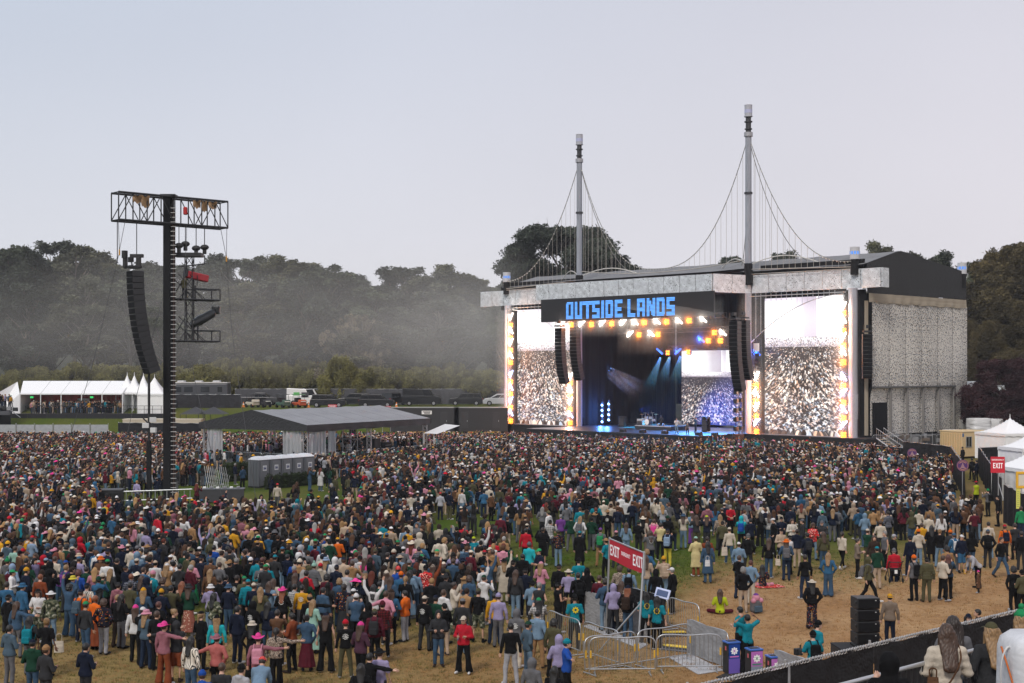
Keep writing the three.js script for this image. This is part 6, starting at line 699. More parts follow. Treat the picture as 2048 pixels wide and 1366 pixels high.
function headField(p) {   // in head space, centre at 0, facing +z
  const [x, y, z] = p; let d = (Math.hypot(x / 0.076, (y - 0.02) / 0.1, (z + 0.008) / 0.096) - 1) * 0.08; d = smin(d, Math.hypot(x, (y + 0.06) * 0.9, z - 0.03) - 0.055, 0.05); d = smin(d, cap(p, [0, 0.005, 0.085], [0, -0.03, 0.103], 0.008, 0.015), 0.018);
  for (const s of [-1, 1]) { d = Math.max(d, -(Math.hypot(x - 0.03 * s, y - 0.01, z - 0.105) - 0.02)); d = smin(d, Math.hypot((x - 0.078 * s) * 1.6, (y + 0.0) * 0.8, z + 0.005) - 0.022, 0.01); }
  d = smin(d, cap(p, [-0.018, -0.055, 0.082], [0.018, -0.055, 0.082], 0.009, 0.009), 0.012); return d;
}
function bodyGeo(arm, leg, fine = 0) {
  return memo('body' + arm + leg + fine, () => {
    const j = J(arm, leg), [lo, hi] = reach(j), c = fine ? 0.024 : 0.04;
    const b = net((x, y, z) => { const p = [x, y, z]; let d = torsoD(p, j, -0.012); for (const a of j.arms) d = smin(d, armD(p, a, -0.006), 0.03); for (const l of j.legs) d = smin(d, legD(p, l, -0.008), 0.04); for (const l of j.legs) d = smin(d, cap(p, l.A, l.T, 0.03, 0.025), 0.02); return smin(d, cap(p, j.neck, off(j.head, 0, -0.04, -0.02), 0.052, 0.05), 0.03); }, lo, hi, c);
    const h = net((x, y, z) => headField([x, y, z]), [-0.12, -0.14, -0.14], [0.12, 0.15, 0.15], fine ? 0.009 : 0.016); const col = [], hp = h.attributes.position;
    for (let i = 0; i < hp.count; i++) { const x = hp.getX(i), y = hp.getY(i), z = hp.getZ(i); let k = [1, 1, 1]; if (z > 0.07 && Math.abs(Math.abs(x) - 0.03) < 0.016 && Math.abs(y - 0.012) < 0.011) k = [0.12, 0.1, 0.1]; else if (z > 0.06 && Math.abs(Math.abs(x) - 0.032) < 0.022 && y > 0.03 && y < 0.042) k = [0.3, 0.25, 0.22]; else if (z > 0.06 && Math.abs(x) < 0.026 && Math.abs(y + 0.056) < 0.011) k = [0.75, 0.42, 0.4]; col.push(...k); }
    const rx = leg === 'bend' ? 0.7 : 0; if (rx) h.rotateX(rx); h.translate(...j.head);
    const hands = j.arms.map((a) => handGeo(a, fine)), gs = [b, h, ...hands].map((g) => { const n = g.index ? g.toNonIndexed() : g; return n; });
    const P = [], N = [], U = [], C = []; gs.forEach((g, q) => { P.push(...g.attributes.position.array); N.push(...g.attributes.normal.array); U.push(...new Float32Array(g.attributes.position.count * 2)); if (q === 1) { const ix = h.index.array; for (const v of ix) C.push(col[v * 3], col[v * 3 + 1], col[v * 3 + 2]); } else for (let i = 0; i < g.attributes.position.count * 3; i++) C.push(1); });
    const o = new THREE.BufferGeometry(); o.setAttribute('position', new THREE.Float32BufferAttribute(P, 3)); o.setAttribute('normal', new THREE.Float32BufferAttribute(N, 3)); o.setAttribute('uv', new THREE.Float32BufferAttribute(U, 2)); o.setAttribute('color', new THREE.Float32BufferAttribute(C, 3)); return o;
  });
}
function handGeo(a, fine) {   // palm and five curled fingers; the thumb leaves the side of the palm near its base
  const d = V(...a.d), side = V(0, 0, 1).cross(d); if (side.lengthSq() < 0.05) side.set(1, 0, 0); side.normalize(); const nrm = d.clone().cross(side).normalize(), W = V(...a.W), g = [], n = fine ? 7 : 4;
  const at = (u, s, t) => W.clone().addScaledVector(d, u).addScaledVector(side, s).addScaledVector(nrm, t);
  g.push(bar(at(-0.01, 0, 0), at(0.09, 0, 0), 0.03, fine ? 8 : 6, 0.036).applyMatrix4(new THREE.Matrix4()));
  [[-0.03, 0.062], [-0.01, 0.074], [0.01, 0.07], [0.029, 0.055]].forEach(([s, l]) => { g.push(bar(at(0.075, s, 0), at(0.085 + l * 0.55, s, 0.012), 0.0095, n, 0.009), bar(at(0.085 + l * 0.55, s, 0.012), at(0.08 + l * 0.9, s * 0.95, 0.038), 0.009, n, 0.007)); });
  const ts = a.s; g.push(bar(at(0.015, 0.026 * ts, 0.005), at(0.05, 0.052 * ts, 0.018), 0.0115, n, 0.01), bar(at(0.05, 0.052 * ts, 0.018), at(0.08, 0.056 * ts, 0.032), 0.01, n, 0.008)); return merge(g);
}
const fold = (p, k) => (noise(p[0] * 7 + k, p[1] * 5, p[2] * 7) * 0.015 + noise(p[0] * 17, p[1] * 9 + k, p[2] * 17) * 0.009);
const TOPS = { t: ['T-shirt', 0.014, 0.86], s: ['sweater', 0.018, 0.89], h: ['hoodie', 0.024, 0.88], H: ['hooded top with hood up', 0.024, 0.88], j: ['jacket', 0.026, 0.87], p: ['puffer jacket', 0.038, 0.88], c: ['long coat', 0.03, 0.42], v: ['vest', 0.032, 0.88] };
function topGeo(kind, arm, leg, fine = 0) {
  return memo('top' + kind + arm + leg + fine, () => {
    const j = J(arm, leg), [lo, hi] = reach(j), e = TOPS[kind][1], hem = TOPS[kind][2] + j.dn, sleeve = kind === 't' ? 1 : kind === 'v' ? 2 : 0, ph = arm.length * 3.1;
    return net((x, y, z) => {
      const p = [x, y, z]; let d = torsoD(p, j, e); const bulk = kind === 'h' || kind === 'H' || kind === 'j' ? cap(p, off(j.pelvis, -0.06, 0.0), off(j.pelvis, 0.06, 0.0), 0.112, 0.112) : 1; d = smin(d, bulk, 0.06);
      if (kind === 'c') d = smin(d, cap(p, off(j.pelvis, -0.06), off(j.pelvis, -0.1, -0.6), 0.13, 0.15), 0.06), d = smin(d, cap(p, off(j.pelvis, 0.06), off(j.pelvis, 0.1, -0.6), 0.13, 0.15), 0.08);
      for (const a of j.arms) { if (sleeve === 2) continue; const q = sleeve ? cap(p, a.S, [lerp(a.S[0], a.E[0], 0.75), lerp(a.S[1], a.E[1], 0.75), lerp(a.S[2], a.E[2], 0.75)], 0.058 + e * 0.6, 0.06 + e * 0.5) : armD(p, a, e * 0.55, 0.06); d = smin(d, q, 0.018); }
      if (kind === 'h' || kind === 'j' && false) d = smin(d, cap(p, off(j.neck, -0.06, -0.0, -0.075), off(j.neck, 0.06, -0.0, -0.075), 0.05, 0.05), 0.04);
      if (kind === 'j' || kind === 'p' || kind === 'c') d = smin(d, cap(p, off(j.neck, 0, -0.03, -0.0), off(j.neck, 0, 0.025, -0.0), 0.075, 0.07), 0.03);
      if (kind === 'H') { const hd = j.head; let q = Math.hypot((x - hd[0]) / 0.118, (y - hd[1] - 0.015) / 0.145, (z - hd[2] + 0.025) / 0.135) * 0.13 - 0.13; q = smin(q, cap(p, j.neck, off(hd, 0, -0.05, -0.03), 0.095, 0.1), 0.05); const open = Math.hypot((x - hd[0]) / 0.08, (y - hd[1] + 0.01) / 0.115, (z - hd[2] - 0.14) / 0.13) * 0.1 - 0.1; d = smin(d, Math.max(q, -open), 0.05); }
      if (Math.abs(d) < 0.07) { d += fold(p, ph) * (kind === 'p' ? 0.6 : 1); if (kind === 'p') d += 0.0055 * Math.cos((y + 0.1 * Math.abs(x)) * 2 * Math.PI / 0.1); }
      const neckCut = kind === 'H' ? -1 : (() => { const nk = j.neck; return -(Math.hypot(x - nk[0], (y - nk[1] - 0.075) * 0.8, z - nk[2] - 0.01) - (kind === 't' || kind === 's' || kind === 'v' ? 0.07 : 0.058)); })();
      return Math.max(d, hem - y, neckCut);
    }, lo, [hi[0], kind === 'H' ? Math.max(hi[1], j.head[1] + 0.2) : hi[1], hi[2]], fine ? 0.022 : kind === 'p' || kind === 'H' ? 0.027 : 0.031);
  });
}
function botGeo(kind, leg, fine = 0) {   // j trousers, w wide trousers, s shorts, k long skirt, m short skirt, l leggings
  return memo('bot' + kind + leg + fine, () => {
    const j = J('rest', leg), [lo, hi] = reach(j), waist = 0.99 + j.dn, e = kind === 'l' ? 0.004 : kind === 'w' ? 0.022 : 0.013, e2 = kind === 'w' ? 0.075 : kind === 'l' ? 0.004 : 0.026;
    const cut = kind === 's' ? 0.47 : kind === 'm' ? 0.55 : kind === 'k' ? 0.16 : 0.055;
    return net((x, y, z) => {
      const p = [x, y, z]; let d = smin(cap(p, off(j.pelvis, -0.068), off(j.pelvis, 0.068), 0.104, 0.104), cap(p, off(j.belly, -0.045, -0.1), off(j.belly, 0.045, -0.1), 0.088, 0.088), 0.08);
      if ((kind === 'k' || kind === 'm') && leg !== 'sit') { const t = clamp((0.98 - y) / 0.85, 0, 1), a = Math.atan2(z, x), r = 0.145 + 0.13 * t + 0.018 * t * Math.cos(a * 9 + 1); d = smin(d, Math.max((Math.hypot(x, z * 1.25) - r) * 0.8, y - 0.95), 0.05); }
      else for (const l of j.legs) d = smin(d, legD(p, l, kind === 's' ? 0.035 : e, e2), kind === 's' ? 0.03 : 0.025);
      if (Math.abs(d) < 0.06) d += fold(p, 9) * (kind === 'l' ? 0.2 : 0.8); return Math.max(d, y - waist, j.leg === 'sit' ? -1 : cut - y);
    }, lo, [hi[0], Math.min(hi[1], waist + 0.08), hi[2]], fine ? 0.022 : 0.03);
  });
}
const shoeGeo = (leg) => memo('shoe' + leg, () => { const j = J('rest', leg), [lo, hi] = reach(j); return net((x, y, z) => { const p = [x, y, z]; let d = 1; for (const l of j.legs) { const fl = leg === 'walk' && l.A[2] < 0 ? 0.05 : leg === 'walk' ? 0.03 : 0; d = Math.min(d, smin(cap(p, off(l.A, 0, -0.03, -0.015), off(l.T, 0, 0.012, 0.04), 0.046, 0.04), cap(p, l.A, off(l.A, 0, 0.03), 0.048, 0.046), 0.02)); } return Math.max(d, leg === 'walk' ? -1 : 0.004 - y); }, [lo[0], -0.06, lo[2]], [hi[0], 0.3, hi[2]], 0.026); });
const headXf = (g, j) => { if (j.leg === 'bend') g.rotateX(0.7); return g.translate(...j.head); };
function hairGeo(kind, arm, leg, hat = 0, fine = 0) {
  const j = J(arm, leg), lk = leg === 'sit' || leg === 'bend' ? leg : 'stand';
  return memo('hair' + kind + lk + hat + fine, () => headXf(net((x, y, z) => {
    const p = [x, y, z], b = kind === 'c' ? 0.03 : kind === 'l' || kind === 'p' ? 0.016 : 0.011; let d = (Math.hypot(x / (0.078 + b), (y - 0.026) / (0.1 + b), (z + 0.014) / (0.098 + b)) - 1) * 0.09;
    d = Math.max(d, -(y - (kind === 's' ? -0.055 : -0.07) - Math.max(0, z + 0.02) * (kind === 's' ? 1.25 : 1.1)));
    if (kind === 'l') { d = smin(d, Math.hypot(0, 0) + cap([x * 0.52, y, z * 1.6], [0, -0.02, -0.115], [0, fine ? -0.4 : -0.36, fine ? -0.36 : -0.27], 0.062, fine ? 0.052 : 0.036), 0.06); for (const s of [-1, 1]) d = smin(d, cap(p, [0.075 * s, -0.02, -0.01], [0.085 * s, -0.2, 0.0], 0.03, 0.02), 0.03); d += (fine ? 0.007 : 0.009) * noise(x * 45, y * 4, z * 20) + (fine ? 0.006 * noise(x * 120, y * 5, z * 30) : 0); }
    if (kind === 'p') d = smin(d, cap(p, [0, 0.02, -0.11], [0, -0.2, -0.15], 0.035, 0.018), 0.03);
    if (kind === 'b') d = smin(d, Math.hypot(x, y - 0.09, z + 0.09) - 0.042, 0.02);
    if (kind === 'c') d += 0.022 * noise(x * 32, y * 32, z * 32) + (y < -0.02 && z < 0 ? -0.012 : 0);
    if (hat) d = Math.max(d, y - 0.07); return d;
  }, [-0.16, -0.5, -0.34], [0.16, 0.19, 0.14], fine ? 0.011 : 0.02), j));
}
function hatGeo(kind, arm, leg) {
  const j = J(arm, leg), lk = leg === 'sit' || leg === 'bend' ? leg : 'stand';
  return memo('hat' + kind + lk, () => {
    const dome = (r, h, y0, n = 14) => { const pts = []; for (let i = 0; i <= 6; i++) { const a = i / 6 * Math.PI / 2; pts.push(new THREE.Vector2(Math.max(0.001, r * Math.cos(a)), y0 + h * Math.sin(a))); } return new THREE.LatheGeometry(pts, n).scale(0.92, 1, 1.1).translate(0, 0, -0.012); };
    const brim = (r0, r1, y0, y1, curl = 0) => { const g = new THREE.LatheGeometry([new THREE.Vector2(r0, y0), new THREE.Vector2((r0 + r1) / 2, (y0 + y1) / 2 - 0.004), new THREE.Vector2(r1, y1), new THREE.Vector2(r1 + 0.002, y1 + 0.006), new THREE.Vector2(r0, y0 + 0.01)], 24).scale(0.94, 1, 1.1).translate(0, 0, -0.012); if (curl) { const p = g.attributes.position; for (let i = 0; i < p.count; i++) { const x = p.getX(i); p.setY(i, p.getY(i) + curl * Math.pow(Math.abs(x) / r1, 3)); } g.computeVertexNormals(); } return g; };
    let g;
    if (kind === 'k') g = [dome(0.094, 0.095, 0.045), grid(8, 3, (u, v) => { const a = (u - 0.5) * 2.0; return [Math.sin(a) * (0.086 + v * 0.02), 0.05 - 0.012 * v + 0.01 * Math.cos(a), 0.05 + Math.cos(a) * (0.045 + v * 0.085)]; })];
    else if (kind === 'r') g = [dome(0.094, 0.095, 0.045), grid(8, 3, (u, v) => { const a = (u - 0.5) * 2.0; return [Math.sin(a) * (0.086 + v * 0.02), 0.05 - 0.02 * v, -0.06 - Math.cos(a) * (0.045 + v * 0.075)]; })];
    else if (kind === 'n') g = [dome(0.098, 0.125, 0.035), cyl(0.102, 0.1, 0.05, 0, 0.055, 0, 16).scale(0.94, 1, 1.1).translate(0, 0, -0.012)];
    else if (kind === 'q') g = [dome(0.098, 0.125, 0.035), cyl(0.102, 0.1, 0.05, 0, 0.055, 0, 16).scale(0.94, 1, 1.1).translate(0, 0, -0.012), new THREE.IcosahedronGeometry(0.042, 1).translate(0, 0.185, -0.012)];
    else if (kind === 'u') g = [dome(0.098, 0.04, 0.1), cyl(0.094, 0.1, 0.06, 0, 0.075, 0, 18).scale(0.94, 1, 1.1).translate(0, 0, -0.012), brim(0.1, 0.155, 0.05, 0.012)];
    else if (kind === 'w') g = [dome(0.096, 0.085, 0.06), brim(0.09, 0.172, 0.06, 0.04, 0.012)];
    else g = [dome(0.094, 0.12, 0.06).scale(1, 1, 1), cyl(0.08, 0.097, 0.06, 0, 0.085, 0, 16).scale(0.92, 1, 1.1).translate(0, 0, -0.012), brim(0.09, 0.185, 0.058, 0.04, 0.06)];
    return headXf(merge(g), j);
  });
}
const packGeo = (leg) => memo('pack' + leg, () => { const j = J('rest', leg), a = rbox(0.3, 0.42, 0.16, 0, 1.2, -0.23, 0.07), b = rbox(0.24, 0.2, 0.08, 0, 1.1, -0.33, 0.035), s = [-1, 1].map((k) => tube([[0.1 * k, 1.36, -0.18], [0.105 * k, 1.475, -0.06], [0.11 * k, 1.44, 0.1], [0.12 * k, 1.25, 0.155], [0.15 * k, 1.1, -0.06]], 0.02, 14, 5)); return merge([a, b, ...s]).translate(0, j.dn, 0); });
const flowerGeo = memo('flower', () => { const g = []; for (let k = 0; k < 8; k++) g.push(new THREE.CircleGeometry(0.032, 8).scale(0.8, 1.2, 1).translate(0, 0.07, 0).rotateZ(k * Math.PI / 4)); return merge(g).rotateY(Math.PI).translate(0, 1.29, -0.148); });
const printGeo = memo('print', () => { const g = []; for (let k = 0; k < 9; k++) { const a = k / 9 * 6.283; g.push(box(0.05, 0.018, 0.006, Math.cos(a) * 0.07, 1.27 + Math.sin(a) * 0.075, -0.148)); } for (let k = 0; k < 4; k++) g.push(box(rr(0.04, 0.09), 0.016, 0.006, rr(-0.02, 0.02), 1.235 + k * 0.024, -0.148)); return merge(g); });
// colours: two letters each, linear values and the word used for them
const COL = { tp: [0.2, 0.155, 0.12, 'taupe'], bk: [0.008, 0.008, 0.009, 'black'], ch: [0.032, 0.033, 0.036, 'charcoal'], gy: [0.13, 0.13, 0.14, 'grey'], lg: [0.38, 0.38, 0.41, 'light grey'], wh: [0.66, 0.65, 0.65, 'white'], cr: [0.56, 0.49, 0.4, 'cream'], be: [0.45, 0.34, 0.25, 'beige'], tn: [0.33, 0.19, 0.09, 'tan'], bn: [0.12, 0.06, 0.033, 'brown'], db: [0.035, 0.022, 0.017, 'dark brown'], ru: [0.22, 0.055, 0.022, 'rust'], or: [0.72, 0.14, 0.015, 'orange'], mu: [0.6, 0.3, 0.02, 'mustard'], ye: [0.6, 0.5, 0.06, 'yellow'], py: [0.6, 0.5, 0.25, 'pale yellow'], li: [0.42, 0.5, 0.02, 'lime'], ol: [0.08, 0.075, 0.04, 'olive'], dg: [0.012, 0.05, 0.03, 'dark green'], gn: [0.02, 0.24, 0.09, 'green'], mi: [0.3, 0.5, 0.42, 'mint'], te: [0.008, 0.21, 0.27, 'teal'], tq: [0.02, 0.4, 0.45, 'turquoise'], lb: [0.24, 0.33, 0.46, 'pale blue'], bl: [0.035, 0.115, 0.22, 'blue'], rb: [0.015, 0.07, 0.33, 'royal blue'], nv: [0.01, 0.014, 0.03, 'navy'], sl: [0.07, 0.11, 0.15, 'slate'], lv: [0.32, 0.28, 0.45, 'lavender'], pu: [0.16, 0.05, 0.25, 'purple'], pl: [0.07, 0.03, 0.05, 'plum'], ma: [0.09, 0.012, 0.022, 'maroon'], rd: [0.45, 0.015, 0.03, 'red'], co: [0.45, 0.13, 0.12, 'coral'], pk: [0.6, 0.26, 0.34, 'pink'], hp: [0.7, 0.06, 0.28, 'hot pink'], dr: [0.3, 0.12, 0.15, 'dusty rose'], dn: [0.045, 0.088, 0.15, 'denim'], ld: [0.17, 0.26, 0.36, 'light denim'], dd: [0.018, 0.03, 0.06, 'dark denim'], cm: [0.2, 0.2, 0.14, 'camouflage'], lp: [0.35, 0.27, 0.2, 'leopard print'], fl: [0.3, 0.2, 0.2, 'dark floral'], pd: [0.2, 0.05, 0.06, 'maroon plaid'], pb: [0.16, 0.17, 0.2, 'dark plaid'], pg: [0.4, 0.38, 0.36, 'grey plaid'], st: [0.6, 0.56, 0.5, 'striped'], fr: [0.4, 0.25, 0.2, 'rust floral'], rg: [0.4, 0.1, 0.1, 'red patterned'] };
const PAT = {};
{ const P = (n, fn) => dataTex(n, fn, 1, 1, true), cell = (u, v, f, s) => tnoise(u, v, f, s);
  PAT.cm = P(128, (u, v) => { const a = cell(u, v, 7, 1), b = cell(u, v, 9, 6); return a > 0.12 ? [0.18, 0.2, 0.15] : b > 0.1 ? [0.42, 0.42, 0.34] : a < -0.2 ? [0.62, 0.62, 0.56] : [0.28, 0.3, 0.24]; });
  PAT.lp = P(128, (u, v) => { const a = cell(u, v, 22, 1); return Math.abs(a) < 0.09 ? [0.16, 0.13, 0.12] : a > 0.2 ? [0.5, 0.4, 0.34] : [0.72, 0.66, 0.6]; });
  PAT.fl = P(128, (u, v) => { const a = cell(u, v, 12, 2), b = cell(u, v, 14, 7); return a > 0.3 ? [0.72, 0.5, 0.2] : b > 0.3 ? [0.6, 0.2, 0.16] : b < -0.36 ? [0.4, 0.45, 0.55] : [0.11, 0.11, 0.15]; });
  PAT.fr = P(128, (u, v) => { const a = cell(u, v, 12, 2), b = cell(u, v, 15, 7); return a > 0.22 ? [0.8, 0.7, 0.62] : b > 0.25 ? [0.5, 0.3, 0.22] : [0.55, 0.34, 0.29]; });
  PAT.rg = P(128, (u, v) => { const a = cell(u, v, 12, 2); return a > 0.2 ? [0.85, 0.75, 0.7] : a < -0.2 ? [0.2, 0.08, 0.1] : [0.78, 0.2, 0.2]; });
  const plaid = (a, b, c) => P(128, (u, v) => { const s = (t) => (t * 8) % 1 < 0.5 ? 1 : 0, l = (t) => (t * 8) % 1 < 0.08 ? 1 : 0, k = (s(u) + s(v)) / 2; return [0, 1, 2].map((i) => l(u) || l(v) ? c[i] : a[i] + (b[i] - a[i]) * k); });
  PAT.pd = plaid([0.14, 0.08, 0.09], [0.42, 0.12, 0.15], [0.3, 0.1, 0.1]); PAT.pb = plaid([0.1, 0.11, 0.14], [0.32, 0.34, 0.4], [0.55, 0.55, 0.58]); PAT.pg = plaid([0.5, 0.5, 0.5], [0.78, 0.77, 0.75], [0.3, 0.3, 0.32]);
  PAT.st = P(128, (u) => (u * 12) % 1 < 0.3 ? [0.14, 0.14, 0.15] : [0.86, 0.83, 0.78]);
}
const clothMats = new Map(), clothM = (c) => { if (!clothMats.has(c)) clothMats.set(c, PAT[c] ? new THREE.MeshPhysicalMaterial({ specularIntensity: 0.25, map: PAT[c], roughness: 0.95, bumpMap: wrinkle, bumpScale: 0.01 }) : new THREE.MeshPhysicalMaterial({ specularIntensity: 0.25, color: new THREE.Color().setRGB(...COL[c].slice(0, 3)), roughness: 0.93, map: grime, bumpMap: wrinkle, bumpScale: 0.012 })); return clothMats.get(c); };
const streak = dataTex(128, (u, v) => 0.72 + 0.55 * tnoise(u, v * 0.5, 26, 2) + 0.4 * tnoise(u, v * 0.2, 60, 7));
const HAIR = { bk: [0.01, 0.009, 0.009, 'black'], db: [0.025, 0.015, 0.011, 'dark brown'], bn: [0.07, 0.035, 0.02, 'brown'], bo: [0.32, 0.19, 0.085, 'blonde'], gi: [0.26, 0.08, 0.03, 'ginger'], au: [0.11, 0.03, 0.02, 'auburn'], gy: [0.25, 0.24, 0.23, 'grey'] }, hairMats = {};
const hairM = (c) => hairMats[c] ??= new THREE.MeshStandardMaterial({ color: new THREE.Color().setRGB(...HAIR[c].slice(0, 3)), roughness: 0.5, map: streak, bumpMap: streak, bumpScale: 0.012 });
const SKIN = [[0.5, 0.29, 0.2], [0.56, 0.34, 0.25], [0.42, 0.22, 0.14], [0.3, 0.15, 0.09], [0.14, 0.065, 0.04], [0.5, 0.28, 0.18]], skinMats = SKIN.map((c) => new THREE.MeshStandardMaterial({ color: new THREE.Color().setRGB(...c), roughness: 0.6, vertexColors: true }));
const HATN = { k: 'cap', r: 'backward cap', n: 'beanie', q: 'bobble hat', u: 'bucket hat', w: 'wide-brimmed hat', o: 'cowboy hat' }, HAIRN = { s: 'short', l: 'long', p: 'ponytailed', b: 'bun', c: 'curly' }, BOTN = { j: 'trousers', w: 'wide trousers', s: 'shorts', k: 'long skirt', m: 'short skirt', l: 'leggings' };
const POSEN = { front: 'hands held in front', cross: 'arms folded', up1: 'one arm raised', up2: 'both arms raised', armR: 'arm round a neighbour', armL: 'arm round a neighbour', pointR: 'one arm stretched out', pointL: 'one arm stretched out', walk: 'walking', phone: 'holding up a phone', head: 'hands on head', back: 'hands behind back', hips: '' };
const people = [], crowd = new THREE.Group(), STAGEC = [17.7, -150];
// spec: top style + colour, bottom style + colour, hair style + colour[.hat + colour]; o: pose, leg, face, pack, scale, fine, base y
function person(x, z, spec, o = {}) {
  const [top, bot, hd] = spec.split(' '), arm = o.arm ?? pick(['rest', 'rest', 'front', 'front', 'cross', 'hips', 'phone']), leg = o.leg ?? pick(['stand', 'stand', 'shift', 'wide']), fine = o.fine ? 1 : 0, tk = top[0], tc = top.slice(1), bk = bot[0], bc = bot.slice(1), [hr, hat] = hd.split('.');
  const turn = Math.atan2(STAGEC[0] - x, STAGEC[1] - z) + (o.turn ?? (rr(-0.35, 0.35))), s = (o.scale ?? 1) * rr(0.975, 1.035), t = thing('person', null, 'person', [x, o.y ?? 0, z], turn, o.group ?? 'people watching from the near field'); t.scale.setScalar(s);
  if (leg === 'sit') t.position.y -= 0.04;
  part('body', bodyGeo(arm, leg, fine), skinMats[o.skin ?? Math.floor(rnd() * rnd() * 6)], t); part({ t: 'shirt', s: 'sweater', h: 'hoodie', H: 'hoodie', j: 'jacket', p: 'jacket', c: 'coat', v: 'vest' }[tk], topGeo(tk, arm, leg, fine), clothM(tc), t);
  part(bk === 'k' || bk === 'm' ? 'skirt' : bk === 's' ? 'shorts' : 'trousers', botGeo(bk, leg, fine), clothM(bc), t); part('shoes', shoeGeo(leg), clothM(o.shoe ?? pick(['bk', 'wh', 'bk', 'ch', 'lg', 'db'])), t);
  if (hr[0] !== 'x' && !(tk === 'H' && hr[0] !== 'l')) part('hair', hairGeo(tk === 'H' ? 's' : hr[0], arm, leg, hat ? 1 : 0, fine), hairM(hr.slice(1)), t);
  if (hat) part('hat', hatGeo(hat[0], arm, leg), clothM(hat.slice(1)), t);
  if (o.print) part('back_print', printGeo, M(0.6, 0.6, 0.58, 0.9), t); if (o.pack) part('backpack', packGeo(leg), clothM(o.pack), t); if (o.flower) part('flower_print', flowerGeo, M(0.65, 0.5, 0.02, 0.9), t).scale.set(1, 1, 1);
  const head = hat ? 'in ' + COL[hat.slice(1)][3] + ' ' + HATN[hat[0]] : hr[0] === 'x' ? '' : 'with ' + HAIRN[hr[0]] + ' ' + HAIR[hr.slice(1)][3] + ' hair', T = COL[tc][3] + ' ' + (tk === 'H' ? 'raised hood' : TOPS[tk][0]), B = COL[bc][3] + ' ' + BOTN[bk];
  people.push({ t, T, B, head, pose: o.pose ?? (leg === 'sit' ? 'sitting on the ground' : leg === 'walk' ? 'walking' : leg === 'bend' ? 'bending down' : o.arm ? POSEN[arm] ?? '' : ''), pack: o.pack ? COL[o.pack][3] + ' backpack' : '', face: o.face ? 'facing the camera' : '', x, z, label: o.label }); return t;
}
const ppl = (ox, oy, k, text) => { for (const line of text.trim().split('\n')) { const [px, py, top, bot, hd, ...fl] = line.trim().split(/\s+/), o = {}; for (const f of fl) { if (f[0] === 'a') o.arm = f.slice(1); else if (f[0] === 'g') o.leg = f.slice(1); else if (f[0] === 'B') o.pack = f.slice(1); else if (f[0] === 'F') { o.turn = Math.PI + rr(-0.3, 0.3); o.face = 1; } else if (f[0] === 'r') o.turn = +f.slice(1) * Math.PI / 180; else if (f[0] === 's') o.scale = +f.slice(1); else if (f[0] === 'S') o.skin = +f.slice(1); else if (f === 'Y') o.flower = 1; else if (f === 'P') o.print = 1; else if (f[0] === 'k') o.shoe = f.slice(1); else if (f === 'f') o.fine = 1; }
  const X = ox + px / k, Y = oy + py / k, hgt = (o.leg === 'sit' ? 0.97 : o.leg === 'bend' ? 1.5 : 1.755) * (o.scale ?? 1) + (hd.includes('.') ? 0.02 : 0), d = F * (EYE - hgt) / (Y - HY); person((X - HX) / F * d, -d, top + ' ' + bot + ' ' + hd, o); } };
ppl(0, 1060, 4.463, `
85 850 hsl jgy sbk afront
290 960 hdg jdn sbk.knv afront
410 1035 jch jch sbn.ntn
765 1015 hnv jch sbk afront
265 770 sch jgy lbk Bte
415 780 tbk wbk bbo arest
75 575 hbk jbk sbk.kbk
150 640 jdn jgy lbn apointR
340 525 twh wcm lbn.kbk F afront
455 545 jcm jld sbn.wwh
200 480 jbl jdn sbk.ubl
620 490 jdn wdn cbk aup2 gwide
720 525 sor jnv sbn.knv Bsl
765 640 sch jdn sdb.kgn arest
925 620 jfl jlg cbn
850 585 jor kru sgi
1050 570 jbk jdb sbo arest
1210 665 jwh jbk lbn.nhp
1275 690 jbk jbk sdb.kwh
1305 715 jsl jdd lbo.upk
1160 470 jol jch sbk arest
1055 450 hdr jch sdb.kch
1280 515 jdn jdn lbo.nmu
890 525 jbk jbk lbk.wbk
775 470 sst jnv sdb.knv
650 395 jdn jdn sbo.uye
360 390 sru jch sgi arest
235 340 snv jbk sdb.nmu
440 365 Hbk jbk sbk
60 465 sbl jch sdb
110 305 Hlb jgy sbn Bma
65 250 hgy jgy sbn.qgn
235 250 jnv jbk sbk
315 200 jpg jdn lbn F
410 240 tbk jdn sbk.klb aphone
490 240 tcr jdn sbn
590 320 sdn jgy sbo Bpu
585 260 jdn jdd sbn.krb
705 235 slv jdn sbn.kbl
770 320 jdg jbk sdb
900 235 jbn jch lbn.uor F
985 340 sch jbk lbo
1045 245 hbk jbk sdb
1170 390 jpb jdn sgi
1220 245 jnv jnv sbn.kcr
1280 320 tbl jdn sbn
1265 400 sch jdn lbn
880 410 jbl jch sdb.ndg
700 355 srb jdd cau
940 140 jlv jgy sbk
1170 145 jcr jnv sbk
1260 155 ssl jch sbk
645 145 jpd jbk sdb.kcr
595 125 sdg jbk cbk
540 145 stn jch sbn
425 155 jnv jbk sbk
285 60 slb jgy sbk
205 160 ttn jdn sbn.nrd
135 145 tmi jdn sbn
250 45 scr jch sbn.kol Bmu
820 135 jgy jch sbk
490 165 jbk jbk sbk.opk
1090 130 jnv jch sbk.opk
395 80 jbk jbk sdb.kcr
1085 575 tbk jgy lbk
`);
